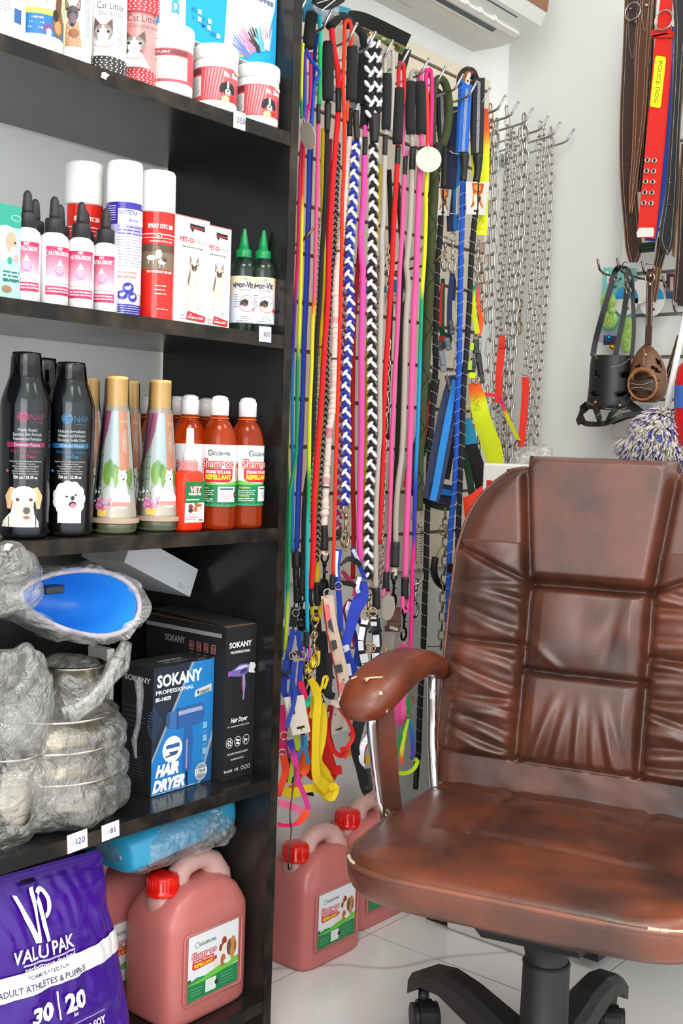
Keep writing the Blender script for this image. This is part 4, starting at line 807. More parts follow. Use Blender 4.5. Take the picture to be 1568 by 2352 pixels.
# crumpled clear plastic: a hull grown from an ellipsoid with noisy folds
def crumple(mb, c, ax, n1=64, n2=44, amp=.012, sc=22, seed=0, M=None, cut=None, n_hi=7, rip=.5):
    vs = []; fs = []; off = Vector((seed*7.3, seed*3.1, 0))
    for i in range(n2+1):
        th = math.pi*i/n2
        for j in range(n1):
            ph = 2*math.pi*j/n1; d = Vector((math.sin(th)*math.cos(ph), math.sin(th)*math.sin(ph), math.cos(th)))
            d2 = Vector([math.copysign(abs(a)**.8, a) for a in d]); q = Vector((d2.x*ax[0], d2.y*ax[1], d2.z*ax[2]))
            nz = noise.noise(q*sc+off)*1.2+rip*abs(noise.noise(q*sc*2.4+off))*1.5-(1-abs(noise.noise(q*sc*1.3-off)*2))*.35
            q += d*amp*nz
            if M is not None: q = M @ q
            vs.append(Vector(c)+q)
    for i in range(n2):
        for j in range(n1):
            f = (i*n1+j, (i+1)*n1+j, (i+1)*n1+(j+1) % n1, i*n1+(j+1) % n1)
            if cut and cut(sum((vs[k] for k in f), Vector())/4): continue
            fs.append(f)
    sm = mb.smooth; mb.smooth = False; mb.add(vs, fs); mb.smooth = sm
# blue hooded pet bowl / basin in plastic at the top of the stack
pc = W(188, 1382, .275); t = thing('plastic_wrapped_basin', 'blue-lined oval basin wrapped in clear plastic lying on its side on top of the bowls', 'basin', pc)
ex = Vector((0, 1, 0)); tilt = math.radians(10); ez = Vector((0, math.sin(-tilt), math.cos(tilt))); ex = Vector((0, math.cos(tilt), math.sin(tilt)*1)); ex = Vector((0.05, math.cos(tilt), -math.sin(tilt))).normalized(); nn = Vector((1, 0, .12)).normalized(); ez = nn.cross(ex).normalized()
def basin_pt(q, k, depth): return pc+ex*(math.cos(q)*.104*k)+ez*(math.sin(q)*.046*k*(1+.25*math.cos(q)))-nn*depth
def hullrows(rows, mb, n=44):
    vs = [basin_pt(2*math.pi*j/n, k, d) for k, d in rows for j in range(n)]
    mb.add(vs, [(i*n+j, i*n+(j+1) % n, (i+1)*n+(j+1) % n, (i+1)*n+j) for i in range(len(rows)-1) for j in range(n)]+[tuple((len(rows)-1)*n+j for j in range(n))])
mb = MB('plastic', '#2f93e6'); hullrows([(.97, .001), (.93, .012), (.86, .045), (.72, .085), (.45, .115), (.1, .12)], mb); mb.build('basin_inside', t, label='bright blue lining')
mb = MB('plastic', '#cfd3d8'); hullrows([(.97, -.002), (1.03, .004), (1.02, .02), (.95, .055), (.8, .1), (.5, .13), (.1, .135)], mb); mb.build('basin_shell', t)
mb = MB('gloss', '#b9aeb4').tube([basin_pt(2*math.pi*j/44, 1.0, -.002) for j in range(44)], .0042, 8, closed=True); mb.build('rim', t)
mb = MB('plastic', '#26303c').box(pc+Vector((-.035, -.05, .012)), pc+Vector((-.015, -.018, .024)), .002); mb.build('clip', t)
mb = MB('film', '#ffffff')
for k_, (rows, seed) in enumerate((([(1.02, -.01), (1.12, .0), (1.14, .03), (1.04, .08), (.8, .13), (.3, .15)], 1), ([(.93, -.004), (1.06, -.012), (1.18, .01), (1.12, .05)], 5))):
    n = 80; vs = []
    for i, (k, d) in enumerate(rows):
        for j in range(n):
            q = 2*math.pi*j/n; p = basin_pt(q, k, d); nzv = noise.noise_vector(p*30+Vector((seed, 0, 0))); vs.append(p+Vector(nzv)*.010+(p-pc).normalized()*abs(noise.noise(p*60))*.01)
    mb.smooth = False; mb.add(vs, [(i*n+j, i*n+(j+1) % n, (i+1)*n+(j+1) % n, (i+1)*n+j) for i in range(len(rows)-1) for j in range(n)])
mb.build('plastic_wrap', t, label='crinkled clear plastic')
# loose plastic at the far left
pc2 = W(10, 1340, .28); t = thing('plastic_bag', 'bunched clear plastic bag at the left frame edge beside the blue-lined basin', 'plastic bag', pc2)
mb = MB('film'); crumple(mb, pc2, (.045, .05, .055), amp=.016, sc=13, seed=3); mb.build('crumpled_film', t)
# steel pot and stacked steel bowls, each wrapped
def bowl_prof(r, h, th=.0015): return [(r*.55, 0), (r*.8, h*.12), (r*.95, h*.5), (r, h), (r*1.06, h+.001), (r*1.06, h+.004), (r-.002, h+.003), (r*.93, h*.5), (r*.78, h*.14), (r*.5, .003)]
def wrapped(px, X, z, r, h, kind, label, seed, group=None, amp=.014):
    y = W(px, 1600, X).y; c = Vector((X, y, z)); t = thing({'pot': 'plastic_wrapped_pot', 'bowl': 'plastic_wrapped_bowl'}[kind], label, {'pot': 'pot', 'bowl': 'bowl'}[kind], c, group)
    mb = MB('metal', '#c9c3b4')
    if kind == 'pot': mb.lathe([(r*.9, 0), (r, .006), (r, h), (r*1.05, h+.002), (r*.97, h+.004), (r*.95, .01), (.01, .008)], c, 40, cap=False)
    else:
        mb.lathe(bowl_prof(r, h), c, 44, cap=False)
    mb.build('steel_body', t)
    mb = MB('film'); crumple(mb, c+Vector((0, 0, h*.5)), (r*1.10, r*1.10, h*.66), amp=amp*.9, sc=13, seed=seed, cut=None)
    mb.build('plastic_wrap', t, label='crinkled clear plastic')
    return t
wrapped(165, .20, .612, .050, .085, 'pot', 'tall steel pot in clear plastic under the blue-lined basin', 2, amp=.010)
for k in range(3):
    wrapped(130-k*2, .205, Z4+.003+k*.045, .094-.002*k, .07, 'bowl', ('bottom bowl of the plastic-wrapped steel stack on the shelf', 'middle bowl of the plastic-wrapped steel stack', 'top bowl of the plastic-wrapped steel stack below the pot')[k], 20+k*3, 'stacked steel bowls in plastic', amp=.012)
wrapped(20, .235, Z4+.003, .05, .12, 'bowl', 'plastic-wrapped steel bowl cut off by the left frame edge', 41, amp=.02)
pc3 = W(38, 1600, .285); t = thing('plastic_bag', 'large crumpled clear plastic bag in front of the steel bowls at the left', 'plastic bag', pc3)
mb = MB('film'); crumple(mb, pc3, (.030, .062, .075), amp=.018, sc=12, seed=50, n1=80, n2=56); mb.build('crumpled_film', t)
# twisted neck of wrap running down to the right, and the sheet under the bowls
t = thing('plastic_bag', 'twisted neck of clear plastic slanting down between pot and blue box', 'plastic bag', W(230, 1520, .29)); mb = MB('film')
pts = [W(*q) for q in ((282, 1480, .27), (262, 1530, .28), (235, 1570, .285), (205, 1605, .285), (180, 1625, .28), (140, 1640, .27))]
mb.smooth = False; mb.tube(pts, [.010, .013, .012, .014, .018, .022], 9, flat=.6); mb.tube([p+Vector((.003, .006, .002)) for p in pts], [.006, .014, .008, .012, .012, .02], 7, flat=1.3)
pts = [W(*q) for q in ((318, 1560, .26), (322, 1600, .26), (318, 1660, .255), (308, 1700, .25), (312, 1740, .25))]; mb.tube(pts, [.014, .012, .008, .010, .004], 7, flat=.5); mb.build('crumpled_film', t)

# ---- bottom bay (z .08)
Z5 = .0805
def superring(cx, cy, z, hx, hy, e=.32, n=48):
    o = []
    for j in range(n):
        q = 2*math.pi*j/n; c, s_ = math.cos(q), math.sin(q); o.append(Vector((cx+math.copysign(abs(c)**e, c)*hx, cy+math.copysign(abs(s_)**e, s_)*hy, z)))
    return o
def jerrycan(p, label, rz=0, sc=1.0, cap='#e3190f', body='#c4716c', dark='#cf7d7a', group='pink shampoo jerry cans'):
    """p = centre of the base; wide side along local y (label faces +x)"""
    t = thing('jerry_can', label, 'jerry can', p, group); M = M_at(p, rz); hx, hy, H = .065*sc, .094*sc, .272*sc; zk = .89
    mb = MB('milky', body); n = 48; rows = [(.93, .95, 0), (.985, .99, .006), (1, 1, .014), (1, 1, .175), (.99, .985, .192), (.95, .93, .208), (.86, .80, .226), (.74, .62, .240), (.6, .46, .247), (.30, .2, .2485)]
    vs = []
    for kx, ky, z in rows:
        sh_ = 0 if z < .2 else (z-.2)*.20       # top leans to the handle side
        vs += superring(0, sh_*sc*.6, z*sc*zk, hx*kx, hy*ky, .36 if z < .2 else .45)
    fs = [(i*n+j, i*n+(j+1) % n, (i+1)*n+(j+1) % n, (i+1)*n+j) for i in range(len(rows)-1) for j in range(n)]+[tuple(range(n-1, -1, -1)), tuple((len(rows)-1)*n+j for j in range(n))]
    mb.M = M; mb.add(vs, fs)
    # raised frame round the label
    fr = [(-.062, .038), (.062, .038), (.066, .044), (.066, .165), (.062, .171), (-.062, .171), (-.066, .165), (-.066, .044)]
    mb.tube([Vector((hx+.0002, a*sc, b*sc*zk)) for a, b in fr], .0022*sc, 6, closed=True)
    mb.build('can_body', t)
    # moulded handle, clear of liquid: paler
    mb = MB('milky', '#d2a79e'); mb.M = M
    hp = [(-.030, .205), (-.026, .228), (-.012, .240), (.012, .2445), (.034, .243), (.050, .234), (.058, .214), (.056, .19), (.050, .165)]
    mb.tube([Vector((0, a*sc, b*sc)) for a, b in hp], [.024*sc, .021*sc, .018*sc, .017*sc, .017*sc, .022*sc, .030*sc, .036*sc, .040*sc], 14, flat=1.0, updir=(1, 0, 0)); mb.build('handle', t, label='paler moulded handle')
    mb = MB('milky', '#c98f88'); mb.M = M; c0 = (0, -.058*sc, .180*sc); mb.lathe([(.030*sc, 0), (.026*sc, .02*sc), (.021*sc, .030*sc), (.021*sc, .04*sc)], c0, 28); mb.build('neck', t)
    mb = MB('gloss', cap); mb.M = M; c0 = (0, -.058*sc, .208*sc); R_ = .0265*sc; mb.lathe([(R_*1.06, 0), (R_*1.08, .002), (R_*1.08, .007), (R_, .009), (R_*.97, .028*sc), (R_*.9, .032*sc), (R_*.5, .033*sc)], c0, 32)
    for k in range(26): q = 2*math.pi*k/26; mb.tube([Vector(c0)+Vector((R_*1.0*math.cos(q), R_*1.0*math.sin(q), .010)), Vector(c0)+Vector((R_*.975*math.cos(q), R_*.975*math.sin(q), .028*sc))], .0011*sc, 4)
    mb.build('screw_cap', t)
    mb = MB('paper'); w_ = 60*sc; A = Art(mb, face_fn(M, (hx+.0006, -.060*sc, 0), (0, 1, 0), (0, 0, 1))); S = lambda v: v*sc; A.T = (1, 0, zk, 0)
    a0, a1, b0, b1 = 2*sc, 118*sc, 44*sc, 168*sc
    A.rect(a0, b0, a1, b1, '#e6e7ea'); A.poly([(a0, b0), (a1, b0), (a1, S(82)), (S(90), S(80)), (S(60), S(76)), (S(30), S(74)), (a0, S(76))], '#14814a'); A.poly([(a0, S(76)), (S(30), S(74)), (S(60), S(76)), (S(90), S(80)), (a1, S(84)), (a1, S(96)), (S(80), S(92)), (S(50), S(86)), (S(25), S(80)), (a0, S(82))], '#6cc33a')
    A.poly([(a0, S(80)), (S(22), S(86)), (S(40), S(84)), (S(40), S(80)), (a0, S(77))], '#2d8f56'); A.rect(a0, S(80), S(9), S(87), '#4d4a44')
    A.loop(S(22), S(148), S(5), S(6), S(1), '#24563c'); A.text('GOLDEN-PAK', S(46), S(144), S(9), '#1d4636', w=S(38), bold=.02)
    A.text('Shampoo', S(38), S(123), S(17), '#cf3f4a', w=S(59), bold=.085); A.text('Shampoo', S(38), S(123), S(17), '#f8eeee', w=S(57), bold=-.004)
    A.poly([(S(12), S(120)), (S(60), S(120)), (S(61), S(104)), (S(15), S(102)), (S(11), S(106))], '#d51720'); A.text('STRONG TICK & FLEA', S(37), S(114.5), S(5), '#fbe9e6', w=S(43), bold=.03); A.text('REPELLANT', S(37), S(105.5), S(9), '#f6dd24', w=S(43), bold=.05)
    for a, b, c, d, e in ((84, 134, 6, 9, '#9a3e22'), (76, 124, 4, 7, '#8c3a22'), (86, 116, 8, 14, '#ece2d4'), (98, 118, 8, 16, '#6b4a3c'), (105, 128, 6, 9, '#c9863c'), (104, 108, 6, 14, '#c08a4c'), (72, 104, 4, 10, '#efe8de'), (66, 98, 7, 9, '#e8dccb'), (82, 98, 6, 12, '#b26a3a'), (92, 94, 9, 5, '#efe8dc'), (64, 110, 3, 4, '#8a4a2a'), (110, 116, 3, 12, '#a0662c')): A.ell(S(a), S(b), S(c), S(d), e)
    A.rect(S(42), S(50), S(66), S(74), '#e9efec'); A.lines(S(45), S(69), S(62), 4, S(5), '#93a39b', 1, seed=3); A.ell(S(67), S(62), S(4), S(5), '#3b2020'); A.lines(S(8), S(66), S(36), 3, S(6), '#8fc7a8', 1, seed=1); A.lines(S(76), S(72), S(110), 4, S(6), '#8fc7a8', 1, seed=2)
    mb.build('label_print', t); return t
jerrycan((.205, 1.331, Z5), 'pink shampoo jerry can with red cap inside the bottom shelf bay', sc=1.0)
jerrycan((.075, 1.26, Z5), 'dim pink jerry can behind the front one, under the wrapped blue tub', sc=.98)
jerrycan((.118, 1.765, 0), 'pink shampoo jerry can on the floor just right of the shelving unit', sc=1.0)
jerrycan((.075, 1.985, 0), 'pink jerry can on the floor half hidden by the leather seat', sc=1.03)
# blue tub in plastic lying across the cans
c = (W(385, 1935, .15)+W(400, 1960, .12))/2; c = Vector((.165, 1.30, .388)); t = thing('plastic_wrapped_tub', 'turquoise blue tub wrapped in clear plastic lying on the jerry cans', 'tub', c)
ax = Vector((0, .97, .10)).normalized(); n = 40; mb = MB('plastic', '#35a3cf'); s1 = Vector((1, 0, 0)); s2 = ax.cross(s1).normalized(); vs = []
rows = [(-.150, .2), (-.148, .8), (-.14, .95), (.10, 1.0), (.135, .98), (.150, .85), (.153, .3)]
rows = [(d*.80, k) for d, k in rows]
for d, k in rows:
    for j in range(n):
        q = 2*math.pi*j/n; a_, b_ = math.cos(q), math.sin(q); vs.append(c+ax*d+s1*(math.copysign(abs(a_)**.6, a_)*.072*k)+s2*(math.copysign(abs(b_)**.6, b_)*.036*k))
mb.add(vs, [(i*n+j, i*n+(j+1) % n, (i+1)*n+(j+1) % n, (i+1)*n+j) for i in range(len(rows)-1) for j in range(n)]+[tuple(range(n-1, -1, -1)), tuple((len(rows)-1)*n+j for j in range(n))]); mb.build('tub_body', t)
mb = MB('film'); Mr = Matrix.Rotation(math.radians(6), 4, 'X').to_3x3(); crumple(mb, c+Vector((0, .0, -.004)), (.082, .125, .044), amp=.008, sc=16, seed=71, M=Mr); crumple(mb, c+Vector((.01, .065, -.006)), (.072, .055, .044), amp=.014, sc=24, seed=75, M=Mr); mb.build('plastic_wrap', t, label='crinkled clear plastic')
# dark bag behind the purple one
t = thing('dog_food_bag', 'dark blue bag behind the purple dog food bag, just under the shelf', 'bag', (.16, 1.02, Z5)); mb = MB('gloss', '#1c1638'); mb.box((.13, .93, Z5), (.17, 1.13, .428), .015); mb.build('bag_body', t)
# purple dog food bag: pillow pouch leaning
BA, BB, BC, BD = W(-60, 2038, .275), W(240, 1955, .262), Vector((.29, 1.155, .082)), Vector((.29, .86, .082))
t = thing('dog_food_bag', 'glossy purple dog food bag with white band in the bottom bay', 'bag', (.25, 1.0, Z5))
nu, nv = 60, 80; TL, TR = BA, BB
def bag_pt(u, v, side):              # u 0..1 left to right, v 0..1 bottom to top
    bot = BD.lerp(BC, u); top = TL.lerp(TR, u); p = bot.lerp(top, v)
    e = (math.sin(math.pi*min(1, max(0, u)))**.45)*(max(0, 1-(v*1.04)**4))**.5
    th = .036*e*side
    n_ = .0045*noise.noise(Vector((u*5, v*6, 3)))*e+.0035*(abs(noise.noise(Vector((u*9+v*4, v*5-u*6, 7))))-.2)*min(1, e*2)+ .0016*math.sin(v*60)*max(0, min(1, (v-.86)*10))
    edge = .006*noise.noise(Vector((0, v*6, 5)))*(u > .9)
    return p+Vector((th+(n_*2 if side > 0 else 0)-.012, edge, 0))
mb = MB('foil', '#3d0d86')
for side in (1, -1):
    vs = [bag_pt(i/nu, j/nv, side) for j in range(nv+1) for i in range(nu+1)]
    mb.add(vs, [(j*(nu+1)+i, j*(nu+1)+i+1, (j+1)*(nu+1)+i+1, (j+1)*(nu+1)+i) for j in range(nv) for i in range(nu)])
mb.build('bag_body', t)
LW = (BC-BD).length*1000; LH = (TR-BC).length*1000
fnb = lambda u, v, h: bag_pt(u/LW, v/LH, 1)+Vector((.0016+h*.0035, 0, 0))
mb = MB('foil'); A = Art(mb, fnb, 5); A.T = (1, -17, 1, -20)
bs = lambda u: .12*(u-150)     # band tilts slightly with the fold
A.poly([(17, 196), (LW*.35, 200), (LW*.7, 202), (LW+16, 206), (LW+16, 240), (LW*.9, 236), (LW*.7, 234), (LW*.35, 232), (17, 230)], '#e6e4e4')
ox = LW*.45
A.text('FORMULATED FOR', ox+12, 220, 8, '#3d2b5c', w=78, bold=.005); A.text('ADULT ATHLETES & PUPPIES', ox+2, 205, 12, '#3d2b5c', w=164, bold=.01)
A.poly([(ox-38, 336), (ox-30, 334), (ox-6, 280), (ox-3, 340), (ox+5, 341), (ox-1, 268), (ox-10, 268)], '#e4e6e6')
A.poly([(ox+4, 322), (ox+10, 266), (ox+18, 266), (ox+14, 300), (ox+10, 330)], '#e4e6e6'); A.loop(ox+17, 318, 15, 21, 7, '#e4e6e6', a0=-1.7, a1=2.3)
A.text('VALU PAK', ox+6, 246, 27, '#e4e6e6', w=120, bold=.02); A.rect(ox-36, 240, ox+66, 243, '#b9a6dc'); A.text('performance dog food', ox+16, 231.5, 11, '#e4e6e6', w=98, bold=.02)
A.text('30', ox-8, 158, 34, '#eceaf0', w=40, bold=.05); A.rect(ox+20, 152, ox+23, 192, '#eceaf0'); A.text('20', ox+54, 158, 34, '#eceaf0', w=42, bold=.05); A.text('protein', ox-8, 147, 8, '#eceaf0', w=24, bold=.02); A.text('fat', ox+50, 149, 8, '#eceaf0', w=9, bold=.02)
A.rect(ox+14, 136, ox+110, 138, '#a98ad6'); A.text('GRAIN | NO SOY', ox+60, 116, 15, '#eceaf0', w=104, bold=.04); A.rect(ox+14, 109, ox+110, 111, '#a98ad6'); A.text('absorption', ox+78, 96, 11, '#eceaf0', w=56, bold=.02); A.T = None; A.rect(ox-34, LH-15, ox-4, LH-10, '#140a22')
mb.build('label_print', t)
# ------------------------------------------------------------------ office chair
HUB = Vector((.7495, 1.596, 0)); CA = math.radians(15)
ch = thing('office_chair', 'brown leather executive office chair with chrome arm posts and black star base', 'chair', HUB, None, CA)
BR = '#5e392c'
def cb(name, mb, parent=ch, label=None): return mb.build(name, parent, label=label, local=True)
def gs(x, c, w): return math.exp(-((x-c)/w)**2)
# local frame: x = seen left to right, y = back, z = up; sits facing -y
seatZ = .455
def W_(x): return max(0., min(1., x))
def seat_outline(q, hx=.268, hy=.252, e=.33):
    c, s_ = math.cos(q), math.sin(q); x = math.copysign(abs(c)**e, c)*hx; y = math.copysign(abs(s_)**e, s_)*hy
    return x*(1-.05*max(0, y)/hy)+.016, y-.055
NS = 120; rows = []
def seat_top(x, y):
    x = x-.016; u = x/.268; v = (y+.055)/.252; ed = max(abs(u), abs(v)); z = seatZ+.012*(1-min(1, ed)**4)
    z -= .007*gs(y, -.125-.02*u, .009)*(abs(x) < .25) + .006*gs(y, .10, .008)
    z -= .006*gs(abs(x), .115, .007)*(y > -.12)
    z += .004*noise.noise(Vector((x*14, y*14, 0)))*(y > -.1) + .0022*noise.noise(Vector((x*30, y*30, 4)))
    z -= .010*max(0, -v-.55)      # waterfall front
    return z
mb = MB('chair_leather', '#5f3522'); NR = 34; vs = []
for i in range(NR+1):
    k = i/NR*.965
    for j in range(NS):
        x, y = seat_outline(2*math.pi*j/NS); x = .016+(x-.016)*k; y = -.055+(y+.055)*k; vs.append(Vector((x, y, seat_top(x, y))))
for k, dz in ((.99, -.005), (1.003, -.013), (.998, -.028), (.98, -.043), (.94, -.055), (.87, -.062), (.5, -.066), (.05, -.066)):
    for j in range(NS):
        x, y = seat_outline(2*math.pi*j/NS); x = .016+(x-.016)*k; y0 = -.055+(y+.055)*k
        vs.append(Vector((x, y0, seatZ+dz+(-.010*max(0, -(y+.055)/.252-.55)))))
NT = NR+9
mb.add(vs, [(i*NS+j, i*NS+(j+1) % NS, (i+1)*NS+(j+1) % NS, (i+1)*NS+j) for i in range(NT-1) for j in range(NS)])
mb.c = [mix('#40231a', '#6d3a21', W_(.5+1.1*noise.noise(Vector((p[0]*9, p[1]*9, 3)))+.45*noise.noise(Vector((p[0]*26, p[1]*22, 8))))) for p in mb.v]
cb('seat', mb)
mb = MB('chair_leather', '#7a4a34'); P = []
for j in range(NS): x, y = seat_outline(2*math.pi*j/NS); P.append(Vector((x*.994, -.055+(y+.055)*.994, seatZ-.007+(-.010*max(0, -(y+.055)/.252-.55)))))
mb.tube(P, .0042, 8, closed=True); cb('seat_piping', mb, label='raised piping round the seat edge')
mb = MB('paper', '#c9b299'); R = random.Random(5)
for a, b in ((.592, .636), (.80, .87), (.89, .91)):
    pts = []
    for k in range(30):
        q = 2*math.pi*(a+(b-a)*k/29); x, y = seat_outline(q); pts.append(Vector((x*.997, -.055+(y+.055)*.997, seatZ-.0035+(-.010*max(0, -(y+.055)/.252-.55)))))
    mb.tube(pts, [.0018+.0014*R.random() for _ in pts], 6)
cb('worn_edge', mb, label='worn pale patches where leather cracked')
# seat pan
mb = MB('hardplastic', '#1b1a1a').box((-.20, -.20, seatZ-.09), (.20, .14, seatZ-.064), .01); mb.box((-.09, -.13, seatZ-.15), (.09, .11, seatZ-.10), .015); cb('seat_plate', mb)
# ---- backrest
B0 = Vector((0, .15, .452)); BT = Vector((0, .10, .58)).normalized(); BN = Vector((0, -BT.z, BT.y))   # up the back, and out of its front
HB = .600
def back_hw(t):                       # half width at height t along the back
    if t < .42: return .245+.006*math.sin(t*7)+.004
    k = (t-.42)/.155; return .249-.030*k-.075*max(0, k)**3.2 if k < 1.05 else .135
def W_(x): return max(0., min(1., x))
def back_h(s, t):
    a = abs(s); hw = back_hw(min(t, .575)); h = 0
    cw = .105+.024*W_((t-.363)/.21)                 # half width of centre column
    edge = W_((hw-a)/.05); h += .030*(1-(1-edge)**2.2)
    # lower plain band
    band = W_((.062-t)/.01); 
    # seam along the centre column
    h -= .020*gs(a, cw, .0085)*(t > .055)
    # horizontal seams
    if a < cw:
        h -= .015*gs(t, .213, .006)+.022*gs(t, .364, .007); 
        if t > .364: h += .020*W_((t-.364)/.02)*W_((cw-a)/.014)*W_((.606-t)/.016)
        elif t > .213: 
            h += .014*math.sin(math.pi*W_((t-.213)/.15))**.6*W_((cw-a)/.03); h += .006*noise.noise(Vector((s*16, t*14, 2)))
            h += .005*gs((s+.06)*.8+(t-.24)*.9, 0, .010)*gs(t, .235, .03)-.004*gs(s-.045-(t-.29)*.2, 0, .012)*gs(t, .28, .05)
        elif t > .06:
            h += .015*math.sin(math.pi*W_((t-.06)/.153))**.6*W_((cw-a)/.03)
            for c_, w_, k_ in ((-.07, .010, .008), (-.03, .012, .006), (.005, .009, .009), (.035, .011, .005), (.07, .010, .007)): h += 1.25*k_*(gs(s-c_*(1-.6*W_((t-.06)/.15)), 0, w_)-.5*gs(s-c_*(1-.6*W_((t-.06)/.15))-.016, 0, w_))*W_((.19-t)/.10)
    else:
        w_ = (a-cw)/max(.02, hw-cw)                 # 0 at seam, 1 at outer edge
        tl = t-(.365+.06*w_)                        # shoulder seam slanting up outward
        h -= .015*gs(tl, 0, .006)*(t > .3); h -= .013*gs(t, .254+.003*w_, .006)
        if .055 < t < .43:
            h += .013*math.sin(math.pi*W_(w_))**.7
            for c_, k_, ww in ((.095, .0065, .010), (.122, .006, .009), (.15, .0085, .011), (.182, .0075, .010), (.212, .0055, .010), (.235, .004, .008), (.285, .006, .011), (.318, .0065, .010), (.342, .0055, .009), (.075, .006, .008)):
                tt = t-(c_+(.020 if s < 0 else -.012)*(w_-.3)+.010*math.sin(w_*3+c_*60)); h += 1.45*k_*(gs(tt, 0, ww)-.9*gs(tt-.013, 0, ww*.7))*(1-w_*.75)*W_(w_*9)
            h += .004*noise.noise(Vector((s*22, t*26, 9)))
    if t > .055: h -= .013*gs(t, .058, .006)
    if t < .058: h = min(h, .024*W_((hw-a)/.03)+.0)-.004+.002*noise.noise(Vector((s*20, t*30, 0)))
    return h
NU, NV = 190, 230; mb = MB('chair_leather', BR); vs = []
def back_xy(u, t):
    # u -1..1 ; top corners rounded, head pad pokes up in the middle
    hw = back_hw(min(t, .575))
    return u*hw
def ttop(s):                           # top edge height for each column
    a = abs(s)
    return .592 if a < .131 else .592-.022-.030*((a-.131)/.09)**1.6
for j in range(NV+1):
    for i in range(NU+1):
        u = -1+2*i/NU; t = j/NV*.592; s_ = back_xy(u, t)
        t2 = min(t, ttop(s_)); h = back_h(s_, t2); 
        ev = W_((ttop(s_)-t2)/.018); h = h*(1-(1-ev)**2)
        vs.append(B0+Vector((s_, 0, 0))+BT*t2+BN*h)
fs = [(j*(NU+1)+i, j*(NU+1)+i+1, (j+1)*(NU+1)+i+1, (j+1)*(NU+1)+i) for j in range(NV) for i in range(NU)]
mb.add(vs, fs)
# padded rear shell
vs2 = []; nb, nvb = 24, 40
for j in range(nvb+1):
    for i in range(nb+1):
        u = -1+2*i/nb; t = j/nvb*.592; s_ = back_xy(u, t); t2 = min(t, ttop(s_)); e = (1-abs(u)**6)*(1-(t/.592)**10)
        vs2.append(B0+Vector((s_, 0, 0))+BT*t2-BN*(.045*e))
mb.add(vs2, [(j*(nb+1)+i, (j+1)*(nb+1)+i, (j+1)*(nb+1)+i+1, j*(nb+1)+i+1) for j in range(nvb) for i in range(nb)]); cb('backrest', mb)
# piping down both sides of the backrest
mb = MB('chair_leather', '#85543d')
for sg in (-1, 1):
    pts = [B0+Vector((sg*(back_hw(min(t, .575))+.0005), 0, 0))+BT*min(t, ttop(back_hw(min(t, .575))))+BN*.0005 for t in [k*.01 for k in range(0, 59)]]
    pts = [p for k, p in enumerate(pts) if k == 0 or (p-pts[k-1]).length > .0005]
    top = [B0+Vector((sg*a, 0, 0))+BT*(ttop(a))+BN*.001 for a in (.17, .16, .15, .14, .134)]; pts += [q for q in top]
    mb.tube(pts, .0032, 7)
cb('backrest_piping', mb, label='raised piping down the backrest edges')
